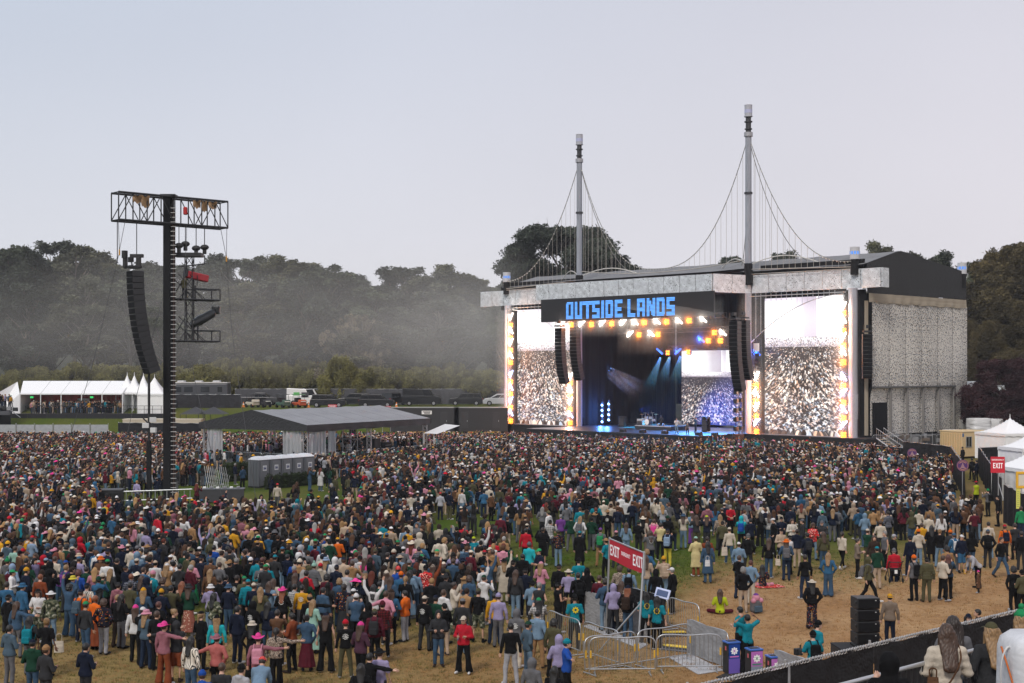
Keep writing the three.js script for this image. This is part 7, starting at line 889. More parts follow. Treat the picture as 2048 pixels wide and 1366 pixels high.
ppl(280, 1060, 4.463, `
215 830 hdr wru sbn.ohp aarmR gwide
325 820 Hch sru sbn aarmL
455 965 sst jdn lbk arest
685 915 jco jbk sbn.odr apointL
730 1195 tch jgy sbn arest
555 1255 jrb jbk sbn.nrb
905 1210 hlg jgy sbk.nbk
1060 1200 jld jbk sdb.nrg gbend
1055 930 sdr jco sbn.ohp Bpk apointR
1215 860 jlp wbk pbk apointR
870 685 hnv jnv sbk arest
1000 790 sbk wbk lbk.ucr
1225 700 sbn jbk sdb
545 725 sbk jbk pbo.kbk
685 740 stq mbk lbo.nbk
435 480 jdg kfr lbn.uch
305 690 sbk jbk bbo r-70
165 630 jbk jbk sau
150 735 jbk jbk sbn arest
190 510 jnv jch sdb.nmu
275 500 jol jch sbk aphone
375 465 sbk jbk lgi
660 555 jcm jld lbk
630 465 hlv jld sbn.uwh
790 475 snv jdn sbn.udn
865 400 tbk jch sdb P
1015 465 snv jch sbn.kcr aarmR
965 445 pte jbk sbn.kte
1075 505 jol jch lbo
1275 500 jbk jbk lgi.ohp P
1010 640 Hbk jbk sbk P
1140 640 jnv jdn lbk
470 265 jpk kgn lbo
355 310 hch jbk sbk
240 285 jtn jch lbo.kwh
115 370 jte jch bbo.npk
60 430 Hnv jch sbk
205 430 sch jbk cbn
710 280 sgy jdn sbn
625 340 jbn jbk lbo
545 225 snv jch sbn.knv
630 250 jbn jbk sdb
1085 290 tgy jdn sbk.kbk P
1135 290 jte jdn sbn.kcr
930 400 sol jch sbn.kgn
765 395 jnv jbk sbk
708 410 jbk jbk sdb
1190 430 scr jdn lbn
1155 470 jld jdn lbn
860 255 hbk jbk sgy
800 275 jbk jch sbn.otn
945 165 tbl jdn sbn
660 140 srb jdn sbk
765 55 Hsl jgy sbn
780 145 hgy jch sbk
370 95 Hnv jbk sbk
455 160 jdn jch sbn.wol
400 195 sdg jch sbk
290 160 jst jdn sdb
175 165 Hnv jbk sdb
1090 240 jrg jdn sau
1205 220 jch jbk sdb.kte
65 135 scr jch lbn.wtn
570 20 slv jch sdb aup2
650 45 jwh jch sbk
1040 15 jnv jbk sbn.ktn
530 155 tbk jdn sbk.kwh
`);
ppl(560, 1060, 4.463, `
105 745 jru jbk sbk r80 afront
240 740 jdn kma bbk apointL
410 740 vbk wbk lbn.knv arest
585 780 sbk jol sbn.nrd arest gwide P
720 820 jpl jbk lbn.nhp afront
890 1065 tlv jch sbn.wbk
800 1095 jbk jbk sbk aarmR
720 1195 sbk jbk lbk
845 690 pma jbk sdb.kol Bch arest
915 635 jpd jbk sdb.nma arest
1115 525 jor jlg sbk r75 afront
995 535 sbl lbk lbn.ndb
1290 585 hbk jch sdb.kcr arest P
680 565 jdn jbk sbn.nwh
790 655 Hbk jbk sbk
570 490 jfl kch pdb
530 420 jdn jdn cbo
385 500 jdn jch sbk arest
195 480 smu jgy sbk P
265 580 jbk jbk sbk.ktn aarmR
295 610 smi kmi lbo
600 355 tlg jch sdb P
655 505 jgy jbk sbk.kwh
835 475 hwh jch lbk aup2
760 355 hnv jch lbo.ngy
645 280 htn jdn sbn
800 300 Hbk jbk sbk
890 445 sdg jbk sbk
945 555 jpk jch sbn apointL
990 420 jdn jdn lbn
1080 370 jbl jch sbn.nor
1120 415 sbk jbk pbo
950 365 jbk jch lbn.ncr
1200 340 jld jdn sdb.nch
1300 310 jrg jch sdb.nbk
1160 360 jld kld lbk
305 295 pgy jbk sbn.qmi
235 370 jrd jbk sbk P
135 390 sch jbk lbn
130 470 jpg jch sbk
420 390 sma jch cbk
505 300 jnv jbk sdb.knv
410 235 jdn jdn lbo.ulb
490 255 Hwh jgy sbn
135 265 srb jdn sbk
65 210 pnv jdn sbk
185 145 Hlg jgy sbn
255 265 jol jch sbk
850 155 jsl jdn sbn.kol
760 255 jhp jdn lbn
960 200 tbk jch sdb P
1055 330 jrb jch sdb.nrg
515 65 sor jdn sbk.kmu
1150 90 jfr jcr lbn
1240 140 jpb jch sdb
85 80 sgy jch sbn.umu
370 40 vrb jdn sbk
1100 145 jgy jch sbk.kwh
935 140 Hch jbk sdb
385 155 jwh jbk sdb
720 130 sma jdn lbn
`);
ppl(840, 1060, 4.463, `
165 705 Hch jdn sbn F afront kdb S1
390 750 jrd wbk sbn.kcr F afront S0
665 545 jmu jdd sbk arest
520 525 sbk scm sdb.kol arest
300 470 jcr wcm sdb r-80 apray
210 540 hwh jlg sbn
140 570 tdg jch sbk.knv
440 415 jdn jdn cbn
570 400 hwh jgy sbn.kdg
560 300 twh jch sbn.kbl aup1 r50
612 250 jdn jdn sbn.wbk aup1
400 400 jcr jch lbo.wtn
230 395 jch jch sbn.och
205 310 jbk jch sbn
115 305 cru jbk lbn.nlp aup1
295 255 jdn jdn sbn
445 300 jbk jbk lbn
575 165 jbk jch sdb.krd
650 180 htn jch sbn
750 240 ccr jcr lbo.wbk aup1
830 265 jbk jbk sdb.kbk
855 365 jch jld lbn arest
940 345 jnv jnv sdb.kbk
915 205 pbk jbk sbk
1080 275 spk jdn lbo.kpk
1240 305 pbk jch sbn.kbk
1235 455 vbk jbk sbk.kbk r-60 afront
1065 460 vch jch sgy
1005 440 jld jch sbk.wbk
1060 605 jpg jch lbk.kgn
1050 715 jld jtn sbk arest
965 795 jsl jld sbk.kdg r-55 ahips
810 840 sbk jlg sbk arest gwide kwh
865 715 Hgy jcr sbn P
1195 785 jol jbk cbk arest
1240 935 Hlv jch sbn
1310 970 jrb wbk sdb.nte r-80 apointR
1000 1150 Hgy jbk sdb
1200 1210 sbk jbk lbk
700 565 slv jgy sbn.nlv
975 115 jtq jch sbn.ngy
810 180 Hdg jch sdb
945 -15 jrd jbk sbk arest
1095 -20 pbk sbk sdb
1235 -10 jfl jld sdb
670 -45 scr jdn lbk
480 55 tte jch sbn.kli Bte
405 85 jbk jbk sbn.opk
`);
ppl(1080, 960, 4.463, `
310 1030 tte jbk sbk.nbk Y arest S3
945 985 tte jbk lbk Y afront
1045 1030 tte jbk lbk Y arest
785 945 jbk jdn lgi.nnv Bdb
725 915 clp jbk lbn
640 905 sbk jnv sbk
655 920 Hlv jch sbn
580 895 jdn jld sdb
530 850 sma jbk sbn
340 835 hbk jbk sbk Bbk
420 785 Hbk jbk sbk
345 695 tte jbk sbk.nbk
590 520 tte jbk sbk.wtn r60 afront
540 430 jgy jtn sbn.kpu Bgn
355 455 cbk lbk sdb.kte
275 325 hdg jgy sbk
360 330 swh jdn lbo Bgy
485 290 jbk jbk lbk.otn
605 265 jbk jbk sdb.otn P
680 440 jbk jch sdb.kpk Bbk
770 375 jld jld lbn
880 355 jbk jch sdb.kdg
985 455 hgy jnv lbn P
1075 390 spy jbk sdb
1140 435 jnv jye sbn.knv Blb
955 610 jbl jdn cbo
945 685 jbe jld lbn
1105 680 sbe jld sbn.nmu Bbe
1178 770 jbk jbk sgy.kwh r60 arest
1035 785 Hbk jbk sbk
795 770 jld jdn sbk Bbk
710 755 jlp jch cbn
1140 325 pbk jch sbn.ndg
1280 300 scr jld lbn.udn
1015 345 hpk jch sbn Bhp
940 240 cbn jch lbn
1145 190 jch jch sbk r70 afront
920 135 Hlb jdn sbn
640 70 sbn jch sdb
435 85 jdr jch sbn.kcr
215 80 spk jdn sdb
215 155 jbk jbk sdb.opk
1275 185 ccr jch lbn r60
325 160 pnv jch sbk
20 400 Hbk jbk sbk Bch
90 360 jpg jch sdb.kbk
185 300 jpu jch sgy
60 165 hrd jch sbk
255 785 slv jbk sbn.wcr
`);
ppl(1360, 960, 5.059, `
160 565 cpy jru sbn.kmi kwh
280 625 cdn jdn lbk
275 565 sru jdn sdb
500 470 scr jdn sbn.kcr gwalk arest
595 625 jld jdn sbn.kwh
690 545 jbk jch sgy.ngy
430 405 jol jbk sdb.kbk
620 365 Htq jbk sbn Brb
715 390 jnv jbk sbk
510 240 trd jbk sgy aback
900 585 jbk jdn lbn arest
1075 600 jdn jdd lbn.uor Bgy
1185 500 hnv jbe sdb arest
1110 555 twh jbk sbk.kbk r60
1290 530 jnv jnv sbk Bch
1345 440 jrg jld cbn F afront
1450 515 jol jdn lbn
1640 515 scr lbk pdb gwalk r-40 awalk kwh
600 755 hbk jdd sbn r-40
640 865 jbk jbe cgy ahips
715 800 jld jcr sau
1265 755 sbk jdd sdb arest gwide
1500 735 sbl wdn lbo ahips
1335 990 pbk wfl lbk.wcr ahips
945 385 jbk jbk sbk.kwh r100
1025 480 jbe jbk sbk.kbk F
1025 365 jnv jch sdb.kbk F
1135 385 jst jch lbn F
1240 395 jch jch sbk.kgy r80
1435 405 jch jch sdb.kgy F
1545 290 jnv jgy lbo
270 355 snv jch lbn.kli
165 360 sch jol lbn
120 305 jld wpu lbn.kpk
815 330 sbk wbk lbk
905 325 jpg jdn lbn
405 360 jlp jch lbo
`);
ppl(1660, 960, 4.464, `
245 520 jtp jbk sdb r-95 afront kwh
345 695 Hol jbk sbn gwalk r-110 awalk Bgy kwh
420 590 hdg jbe sbk.kte arest kbk
335 430 sdg jol sbn.kcr r-40
395 490 jdb jbk lbn F
490 455 vgy jbk sgy r100 arest
570 470 jbk jch sgy.klg r-80
450 355 scr jch sbn
715 500 jnv jnv sbk.knv arest
750 675 vgy jbk sbn.nor Bbk
865 685 pol jol sbk.kbk arest
1010 680 jcr jbk sbn r-60 afront
1055 665 jdn jbk lau Bch
790 430 hcr jld sbk.nor
820 380 jmu jch sbn
905 405 cbk jbk lbk
980 440 sbk jld bbo
1075 445 jch jch sbn.nor
1108 465 jbl jgy sbn.kbl Bwh
1045 590 ttn jch cbk
1175 475 jnv sbl sbn.kwh F arest
1260 465 Hbk jdn sbk
1322 640 hlg jbk sbk.kbk gbend r100
1325 805 cbn jbk sbn.nhp s0.52 r60 arest
1415 375 scr jld sdb
1410 440 jbk jch sbn.kdn Bbk
1530 515 sbk jdn sdb gwalk r-150 awalk
1560 395 sor jch sbn.krd Bnv
1650 385 sch jbk sdb
1710 460 jbk jch sdb arest
1705 240 hgn jdd sbn
1640 780 sbk jbk cbk
1715 790 jol jbk sbk.nbk
535 1005 jtp jnv sdb.rmu arest
1235 1175 tgy jbk lbk.knv F
1320 1145 jbk jbk sbk r80
730 280 Hol jdn sdb
520 275 jpb jch sdb
310 295 Hld jdn sbn
880 300 jcr jch sbn
990 290 jwh jch lbn
1030 278 jbk jch sbn.kwh
1100 150 sgy jdn sdb
1190 240 jbn jbk sdb
1290 265 sma jch sbn
1255 135 cbk jbk sbn.obn
1410 70 sgy jbk sbn.ngn Bbk
1500 140 jbk jbk sbk.kbk r70
1305 12 vli jbk sbk.krd
330 190 pnv jdn sgy
450 225 jtn jch lbn.kol
560 205 jnv jch sdb.kgn P
`);
{
  // staff at the gate, seated people, people on the deck, on the tower and on the stage
  const P = (px, py, h = 1.755) => { const d = F * (EYE - h) / (py - HY); return [(px - HX) / F * d, -d]; };
  let [x, z] = P(1495, 1228); person(x, z, 'tte wbk sbk', { arm: 'head', turn: 0.5, leg: 'wide', skin: 3, pose: 'hands on head behind the bins' }); [x, z] = P(1480, 1214); person(x, z, 'tte jbk sbk', { arm: 'front', turn: 0.9, pose: 'holding a black cap' });
  [x, z] = P(1636, 1244); person(x, z, 'tte jbk sbk.nbk', { arm: 'rest', turn: -1.2, pose: 'behind the hooded colleague' }); [x, z] = P(1626, 1261); person(x, z, 'tte jbk sbk.nbk', { arm: 'cross', turn: 0.2, pack: 'bk', pose: 'with crossed straps by the fence' });
  [x, z] = P(1440, 1177, 0.95); person(x, z, 'tli jma lbn', { leg: 'sit', arm: 'front' }); [x, z] = P(1525, 1128, 0.95); person(x, z, 'tfl jpk lbk', { leg: 'sit', arm: 'rest', pose: 'sitting on a pink blanket' });
  { const t = thing('picnic_blanket', 'pink and white picnic blanket under the seated person', 'blanket', [x + 0.25, 0.03, z], 0.2); part('blanket', grid(14, 8, (u, v) => [(u - 0.5) * 1.2, 0.015 * noise(u * 6, v * 5), (0.5 - v) * 0.8]), M(1, 1, 1, 0.95, 0, { map: PAT.rg }), t); }
  { const g = gnd(1512, 1226), t = thing('toy_backpack', 'grey backpack with pink soft toy standing on dry grass', 'backpack', g, 0.4); part('bag', rbox(0.46, 0.5, 0.3, 0, 0.26, 0, 0.12), clothM('gy'), t); part('pocket', rbox(0.34, 0.25, 0.1, 0, 0.17, 0.17, 0.05), clothM('sl'), t); part('soft_toy', [new THREE.SphereGeometry(0.15, 12, 8).translate(0, 0.56, 0), new THREE.SphereGeometry(0.1, 10, 8).translate(0.16, 0.47, 0.08), new THREE.SphereGeometry(0.1, 10, 8).translate(-0.16, 0.47, 0.08)], clothM('pk'), t); part('purple_cap', new THREE.SphereGeometry(0.11, 12, 8, 0, 6.3, 0, 1.6).translate(0, 0.63, 0), clothM('pu'), t); }
  // rollator with a person in a red puffer seated on it
  { const [rx, rz] = P(1788, 1101, 1.32), turn = Math.atan2(STAGEC[0] - rx, STAGEC[1] - rz), w = thing('rollator', 'black four-wheeled walking frame carrying the seated person in red', 'walker', [rx, 0, rz], turn); part('frame', [...[-0.28, 0.28].flatMap((s) => [bar([s, 0.15, 0.3], [s, 0.9, -0.28], 0.02), bar([s, 0.15, -0.35], [s, 0.62, 0.1], 0.02), bar([s, 0.9, -0.28], [s, 0.92, -0.42], 0.022)]), bar([-0.28, 0.85, -0.26], [0.28, 0.85, -0.26], 0.02)], DARKSTEEL, w); part('seat', rbox(0.5, 0.05, 0.34, 0, 0.58, 0, 0.02), BLACK, w); part('basket', rbox(0.4, 0.26, 0.24, 0, 0.4, -0.2, 0.03), clothM('bk'), w); part('white_tag', rbox(0.12, 0.16, 0.01, 0, 0.46, -0.325, 0.004), WHITE, w); for (const s of [-0.28, 0.28]) for (const zz of [-0.35, 0.3]) part('wheel', new THREE.CylinderGeometry(0.1, 0.1, 0.04, 16).rotateZ(Math.PI / 2).translate(s, 0.1, zz), RUBBER, w); person(rx, rz, 'prd jdd sgy.ngy', { arm: 'rest', leg: 'stand', turn: 0, y: -0.36, pose: 'seated on the walking frame' }); }
  { const c = thing('drink_cup', 'yellow plastic drink cup standing on the dry grass', 'cup', gnd(1930, 1148)); part('cup', new THREE.LatheGeometry([new THREE.Vector2(0.001, 0), new THREE.Vector2(0.05, 0), new THREE.Vector2(0.065, 0.2), new THREE.Vector2(0.058, 0.2), new THREE.Vector2(0.045, 0.02)], 14), M(0.6, 0.36, 0.03, 0.4), c); part('drink', cyl(0.058, 0.05, 0.01, 0, 0.15, 0, 12), M(0.5, 0.25, 0.02, 0.3), c); }
  // held bags
  const bag = (px, py, d, l, m, s = 1) => { const p = at(px, py, d - 0.4), t = thing('tote_bag', l, 'bag', p, rr(-0.5, 0.5)); part('bag', grid(16, 8, (u, v) => { const a = u * 6.283; return [Math.cos(a) * (0.13 + 0.02 * v) * s, -v * 0.34 * s, -Math.sin(a) * 0.05 * s * (0.4 + v)]; }), m, t); part('handle', tube([[-0.08, 0, 0], [-0.07, 0.2, 0], [0.07, 0.2, 0], [0.08, 0, 0]].map((q) => q.map((k) => k * s)), 0.01, 12), m, t); };
  bag(118, 1282, 41.5, 'white tote bag hanging from the person in black near the field edge', clothM('cr')); bag(1449, 1094, 55, 'cream tote bag held by the walker in a cream sweater', clothM('cr')); bag(1556, 1118, 52, 'small cream bag beside the person with the orange bucket hat', clothM('cr'), 0.7); bag(333, 1232, 46, 'cream shoulder bag on the person with auburn hair', clothM('cr'), 0.8); bag(1866, 1354, 17.2, 'small brown crossbody bag at the hip of the white puffer jacket', clothM('bn'), 0.5); bag(1415, 1120, 52, 'white clear bag on the long denim coat', clothM('wh'), 0.7);
  // people on the viewing deck
  const D = (px, py, d, spec, o) => person((px - HX) / F * d, -d, spec, { y: EYE - (py - HY) / F * d - 1.78 * (o.scale ?? 1), fine: 1, group: 'people on the near viewing deck', ...o });
  D(1893, 1247, 17.5, 'pcr jbk lbn', { arm: 'front', leg: 'stand', turn: 0.05, label: 'person in cream puffer jacket with long brown hair on the near deck' }); D(1906, 1226, 18.6, 'jgy jdn ldb', { arm: 'front', leg: 'stand', turn: 0.1, label: 'person with long dark hair behind the cream puffer jacket on the deck' });
  D(1983, 1238, 17.7, 'jch jdn lbo.kol', { arm: 'hips', leg: 'stand', turn: 0.15, label: 'person in charcoal jacket and olive cap with blonde hair on the deck' }); D(2043, 1220, 18.6, 'jgy jdn lbo.qgn', { arm: 'front', leg: 'stand', turn: 0, label: 'person in green bobble hat at the frame edge on the deck' });
  D(1779, 1300, 15.9, 'Hbk jbk sbk', { arm: 'pray', leg: 'stand', turn: 0, label: 'person in raised black hood taking a picture on the deck' });
  { const strap = thing('bag_strap', 'thin brown bag strap across the cream puffer jacket', 'strap', V((1893 - HX) / F * 17.5, 4.05, -17.5), 0.35); part('strap', tube([[0.14, 1.46, 0.02], [0.06, 1.25, 0.21], [-0.08, 1.02, 0.235], [-0.2, 0.86, 0.2]], 0.012, 20), clothM('bn'), strap); }
  // tower operator, band, pit staff
  { const p = at(369, 604, 93.6); person(p.x, p.z, 'jol jch sdb', { y: p.y + 0.1, arm: 'front', leg: 'wide', turn: 0.2, label: 'lamp operator in olive jacket standing on the upper tower platform', group: 'stage crew' }); }
  const band = (px, z, y, spec, label, o) => { const q = SP(px, 800, z), w = stageAt(q.x, y, q.z); person(w.x, w.z, spec, { y, turn: Math.PI, group: 'band on stage', label, ...o }); };
  band(1353, 7.4, 2.0, 'twh jld sdb', 'singer in white top at the front of the stage', { arm: 'pray', leg: 'shift' }); band(1296, 0.4, 2.35, 'tch jbk sbk', 'drummer seated behind the drum kit', { arm: 'front', leg: 'stand', y: 2.2 }); band(1322, 2, 2.0, 'jch jbk sdb', 'musician in dark jacket between the drums and the singer', { arm: 'front' }); band(1391, 4, 2.0, 'jdn jdd sbn', 'guitarist in denim before the square screen', { arm: 'cross', leg: 'wide' }); band(1375, 8.2, 2.0, 'tgy jbk sbn', 'crew member crouching near the singer', { arm: 'rest', scale: 0.75 }); band(1416, 2, 2.0, 'sbk jbk lbn', 'backing musician in black before the square screen', { arm: 'front' }); band(1303, -12.5, 2.0, 'jbk jbk sbk', 'dark silhouette before the white truck box', { arm: 'rest' });
  [[1414, 876, 'first'], [1440, 884, 'second'], [1515, 880, 'third'], [1583, 881, 'fourth'], [1656, 884, 'fifth'], [1733, 893, 'sixth']].forEach(([px, py, n]) => { const d = F * (EYE - 2.15) / (py - HY); person((px - HX) / F * d, -d, 'tte jbk sbk', { y: 0.4, arm: 'front', turn: Math.PI, group: 'stage pit staff', label: n + ' teal shirted guard in the stage pit counted from the singer' }); });
  [[1853, 905, 122, 'hlg jbk sbn', 'person in pale hoodie beside the round purple sign'], [1862, 902, 122.5, 'jbe jbk sbk', 'bald person in beige jacket beside the pale hoodie at the fence'], [1925, 894, 128, 'jbk jbk sbk', 'guard in black before the tan site office'], [1944, 916, 108, 'jbk jbk sbk', 'person in black standing in the entry lane'], [1953, 919, 107, 'jnv jbk sbk', 'person in navy standing in the entry lane']].forEach(([px, py, d, spec, label]) => person((px - HX) / F * d, -d, spec, { y: EYE - (py - HY) / F * d - 1.77, label, group: 'people at the entry lane', arm: 'rest' }));
}
// labels: what tells each person apart, then who stands next to them, then the order along the field
{
  // of those picked out, the ones that show largest stay things; the rest belong to the crowd
  const listed = people.filter((p) => !p.label).sort((a, b) => Math.hypot(a.x, a.z) - Math.hypot(b.x, b.z)); listed.slice(285).forEach((p) => { p.gone = 1; p.t.userData = { kind: 'stuff' }; p.t.name = 'onlooker'; crowd.add(p.t); });
  const words = (s) => s.split(/\s+/).filter(Boolean).length, fit = (a) => { let s = 'person'; for (const p of a) if (p && words(s) + words(p) <= 16) s += (p.startsWith('in ') || p.startsWith('with ') || p.startsWith('and ') ? ' ' : ', ') + p; return s; };
  const all = people.splice(0); people.push(...all.filter((p) => !p.gone)); globalThis.everyone = all; const base = (p, bot) => ['in ' + p.T, bot ? 'and ' + p.B : '', p.head, p.face, p.pose, p.pack]; const count = new Map(), bump = (s) => count.set(s, (count.get(s) ?? 0) + 1);
  for (const p of people) { p.l = p.label ?? fit(base(p, true)); bump(p.l); }
  const beside = (p, k) => people.filter((q) => q !== p && Math.abs(q.z - p.z) < 5).sort((a, b) => Math.hypot(a.x - p.x, a.z - p.z) - Math.hypot(b.x - p.x, b.z - p.z))[k];
  for (let k = 0; k < 3; k++) { for (const p of people) if (count.get(p.l) > 1 && !p.label) { const q = beside(p, k); p.n = fit([...base(p, k === 0).slice(0, 3), 'beside ' + q.T]); } for (const p of people) if (p.n) { p.l = p.n; p.n = null; } count.clear(); people.forEach((p) => bump(p.l)); }
  const ord = ['first', 'second', 'third', 'fourth', 'fifth', 'sixth', 'seventh', 'eighth']; for (const [l, n] of count) if (n > 1) people.filter((p) => p.l === l).sort((a, b) => a.x / -a.z - b.x / -b.z).forEach((p, i) => { p.l = l.replace('person', ord[i] + ' of ' + n + ' people'); });
  for (const p of people) p.t.userData.label = p.l;
}
// ---------- the rest of the crowd ----------
{
  crowd.name = 'crowd'; tag(crowd, 'dense festival crowd filling the field up to the stage', 'crowd', null, 'stuff'); scene.add(crowd);
  const topC = 'bk bk bk bk bk bk bk bk bk bk bk bk ch ch ch ch ch nv nv nv nv nv gy gy gy lg bn bn bn db db tn be be cr cr cr wh wh wh dn dn dn ld sl ol ol ol ma ma rd dr te mu lv dg dg pk bl'.split(' ').map((k) => COL[k]), botC = 'bk bk bk ch nv dd dn dn ld gy be ol'.split(' ').map((k) => COL[k]), hatC = 'bk bk bk nv nv ch cr cr wh wh gy tn ol be rd mu gn bl'.split(' ').map((k) => COL[k]), hairC = 'bk bk bk bk bk bk db db db db bn bn bn bn bo au gy'.split(' ').map((k) => HAIR[k]);
  const variants = [['rest', 'stand', 'j', 's', 0], ['front', 'shift', 'h', 's', 0], ['cross', 'wide', 's', 'l', 0], ['hips', 'stand', 'j', 'l', 0], ['rest', 'shift', 's', 's', 'k'], ['front', 'stand', 'j', 's', 'k'], ['rest', 'wide', 'h', 's', 'n'], ['cross', 'stand', 'j', 'c', 0], ['phone', 'stand', 's', 'l', 0], ['front', 'shift', 'H', 's', 0], ['up1', 'stand', 'j', 's', 0], ['rest', 'stand', 's', 'l', 'o'], ['front', 'stand', 'p', 's', 'u'], ['up2', 'wide', 's', 'l', 0], ['rest', 'shift', 't', 'p', 'w'], ['front', 'stand', 'c', 'l', 0]], weight = [13, 13, 11, 11, 9, 9, 5, 5, 5, 6, 2.2, 2.4, 2, 1.2, 1.6, 3];
  const W = weight.reduce((a, b) => a + b), lists = variants.map(() => []), cell = new Map(), key = (x, z) => Math.floor(x / 0.9) + ',' + Math.floor(z / 0.9); for (const p of everyone) { const k = key(p.x, p.z); (cell.get(k) ?? cell.set(k, []).get(k)).push(p); }
  const clash = (x, z, r) => { const a = Math.floor(x / 0.9), b = Math.floor(z / 0.9); for (let i = -1; i <= 1; i++) for (let j = -1; j <= 1; j++) for (const p of cell.get((a + i) + ',' + (b + j)) ?? []) if (Math.hypot(p.x - x, p.z - z) < r) return true; return false; };
  const tent = (x, d) => { const u = (x + 18.3) * 0.5 + (d - 120) * 0.866, v = (x + 18.3) * -0.866 + (d - 120) * 0.5; return u > -2 && u < 21.4 && v > -2.2 && v < 14; };
  const dens = (x, d) => {
    const px = HX + F * x / d; if (px < -60 || px > 2110) return 0;
    const sx = (x - SX) * 0.69 + (-d + SD) * 0.724, sz = -(x - SX) * 0.724 + (-d + SD) * 0.69;
    if (sz < (Math.abs(sx) < 14 ? 11.6 : 4.2) && sx > -29) return 0; if (d > 160) return 0; if (tent(x, d)) return 0;
    if (d > 79 && d < 104 && px > 195 && px < 720) return px > 640 ? 0.25 : px < 330 && d > 97 ? 1.1 : d < 92 && px > 500 ? 0.1 : 0.04; if (d > 99.5 && d < 111 && px > 425 && px < 720) return 0.03; if (d > 111 && d < 121 && px > 380 && px < 620) return 0.12;
    if (px > 1905 && d > 78) return 0; if (px > 1800 && d > 117) return 0; if (px > 1960 && d > 70) return 0;
    const yb = HY + F * EYE / d, n = noise(x * 0.12, d * 0.12, 9);
    if (d > 108) return 2.5; if (d > 92) return px > 1500 ? 1.9 : px > 690 && px < 900 && d < 100 ? 0.9 : 2.1;
    if (px < 860) return yb > 1262 ? 0 : yb > 1215 ? 0.5 : d > 80 ? 2.0 : 1.9;
    if (px < 1420) { if (px > 1090 && yb > 1125) return 0; if (px > 940 && yb > 1190) return 0; return d > 80 ? 1.15 + n : d > 71 ? 0.55 + n : px < 1010 && d < 64 ? 1.3 : 0.12; }
    if (px > 1660 && yb > 1120) return 0; if (yb > 1085) return 0; return d > 76 ? 1.7 : d > 66 ? 1.0 : 0.25;
  };
  const N0 = 52000; for (let i = 0; i < N0; i++) {
    const d = Math.sqrt(lerp(42 * 42, 161 * 161, rnd())), px = rr(-60, 2110), x = (px - HX) / F * d; const area = 0.5 * (161 * 161 - 42 * 42) * 2170 / F, want = dens(x, d) * area / N0; if (rnd() > want) continue; const r = d > 100 ? 0.34 : 0.42; if (clash(x, -d, r)) continue;
    const k = key(x, -d); (cell.get(k) ?? cell.set(k, []).get(k)).push({ x, z: -d }); let q = rnd() * W, v = 0; while ((q -= weight[v]) > 0) v++; if ((v === 10 || v === 13) && d < 70 && rnd() < 0.5) v = 0; lists[v].push([x, 0, -d]);
  }
  // guests on the far platform and a few on the equipment platform
  for (let i = 0; i < 150; i++) { const px = rr(62, 245), d = 188 + rnd() * rnd() * 6; lists[Math.floor(rr(0, 8))].push([(px - HX) / F * d, 2.95, -d]); } for (let i = 0; i < 8; i++) lists[i].push([(rr(0, 26) - HX) / F * 184, 3.9, -184]);
  for (let i = 0; i < 34; i++) { const a = rr(2, 19), b = rr(1, 9); lists[i % 8].push([-18.3 + a * 0.5 - b * 0.866, 0.45, -120 - a * 0.866 - b * 0.5]); }
  const white = (more) => new THREE.MeshPhysicalMaterial({ specularIntensity: 0.25, color: 0xffffff, roughness: 0.93, ...more }), bodyMat = white({ vertexColors: true, roughness: 0.65 }), topMat = white({ map: grime, bumpMap: wrinkle, bumpScale: 0.012 }), plainMat = white({}), hairMat = white({ roughness: 0.6 });
  const m = new THREE.Matrix4(), e = new THREE.Euler(), qn = new THREE.Quaternion(), col = new THREE.Color(); let total = 0;
  variants.forEach(([arm, leg, top, hair, hat], vi) => {
    const L = lists[vi]; total += L.length; const parts = [['body', bodyGeo(arm, leg), bodyMat, () => { const s = SKIN[Math.floor(rnd() * rnd() * 6)]; return s; }], ['top', topGeo(top, arm, leg), topMat, () => pick(topC)], ['trousers', botGeo(top === 't' ? 's' : 'j', leg), topMat, () => pick(botC)], ['shoes', shoeGeo(leg), plainMat, () => pick([[0.02, 0.02, 0.02], [0.5, 0.5, 0.5], [0.03, 0.03, 0.04]])]];
    if (top !== 'H') parts.push(['hair', hairGeo(hair, arm, leg, hat ? 1 : 0), hairMat, () => pick(hairC)]); if (hat) parts.push(['hat', hatGeo(hat, arm, leg), plainMat, () => hat === 'o' ? pick([COL.hp, COL.pk, COL.pk, COL.tn, COL.wh, COL.cr]) : hat === 'w' ? pick([COL.tn, COL.cr, COL.bk, COL.be]) : pick(hatC)]);
    const ims = parts.map(([n, g, mt]) => { const im = new THREE.InstancedMesh(g, mt, L.length); im.name = n; im.castShadow = im.receiveShadow = true; im.userData.kind = 'stuff'; crowd.add(im); return im; });
    L.forEach(([x, y, z], i) => { const s = rr(0.93, 1.06), turn = Math.atan2(STAGEC[0] - x, STAGEC[1] - z) + (rnd() < 0.1 ? rr(-3, 3) : rr(-0.45, 0.45)); qn.setFromEuler(e.set(rr(-0.03, 0.05), turn, 0)); m.compose(V(x, y, z), qn, V(s * rr(0.95, 1.08), s, s * rr(0.97, 1.06))); ims.forEach((im, k) => { im.setMatrixAt(i, m); const c = parts[k][3](), f = rr(0.8, 1.2); col.setRGB(c[0] * f, c[1] * f, c[2] * f); im.setColorAt(i, col); }); });
  });
  console.log('crowd', total, 'people', people.length);
}
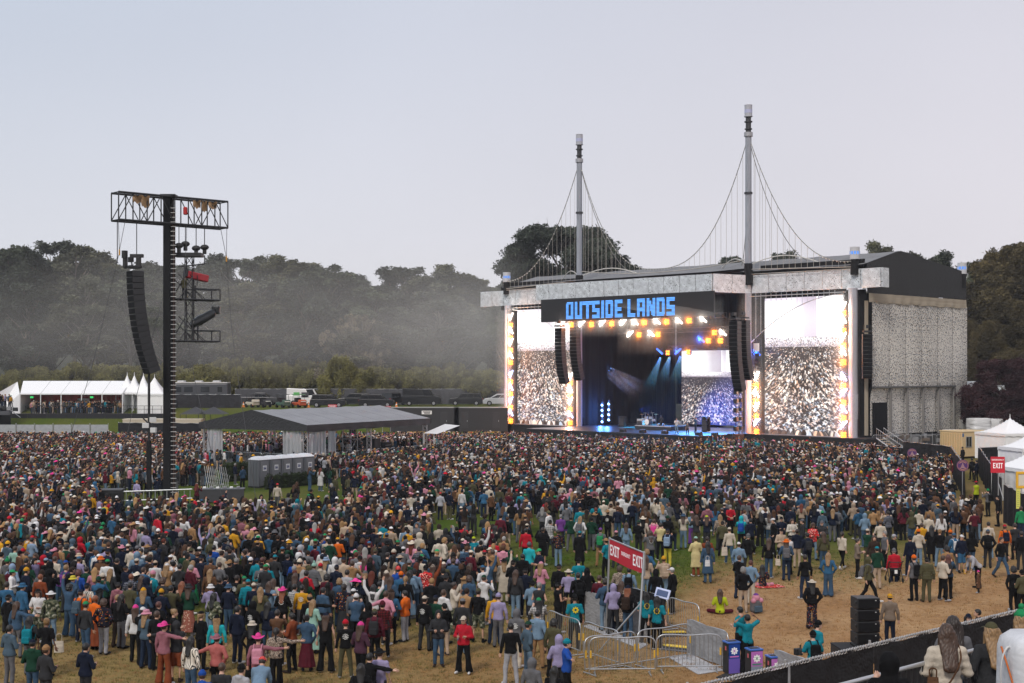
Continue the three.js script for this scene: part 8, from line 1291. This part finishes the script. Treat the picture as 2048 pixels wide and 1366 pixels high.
// order along the frame for look-alikes that only their place tells apart
{
  const by = new Map(); for (const o of scene.children) { const l = o.userData.label; if (l && o.userData.category) (by.get(l) ?? by.set(l, []).get(l)).push(o); } const O = ['first', 'second', 'third', 'fourth', 'fifth', 'sixth', 'seventh', 'eighth', 'ninth', 'tenth'];
  for (const [l, a] of by) if (a.length > 1) { const vert = a[0].name.startsWith('stage_lamp') && / ladder| column| wall side|block/.test(l); a.sort((p, q) => vert ? q.position.y - p.position.y : p.position.x / -p.position.z - q.position.x / -q.position.z).forEach((o, i) => { o.userData.label = l + ', ' + O[i] + (vert ? ' from the top' : ' from the left'); }); }
}
renderer.render(scene, camera);
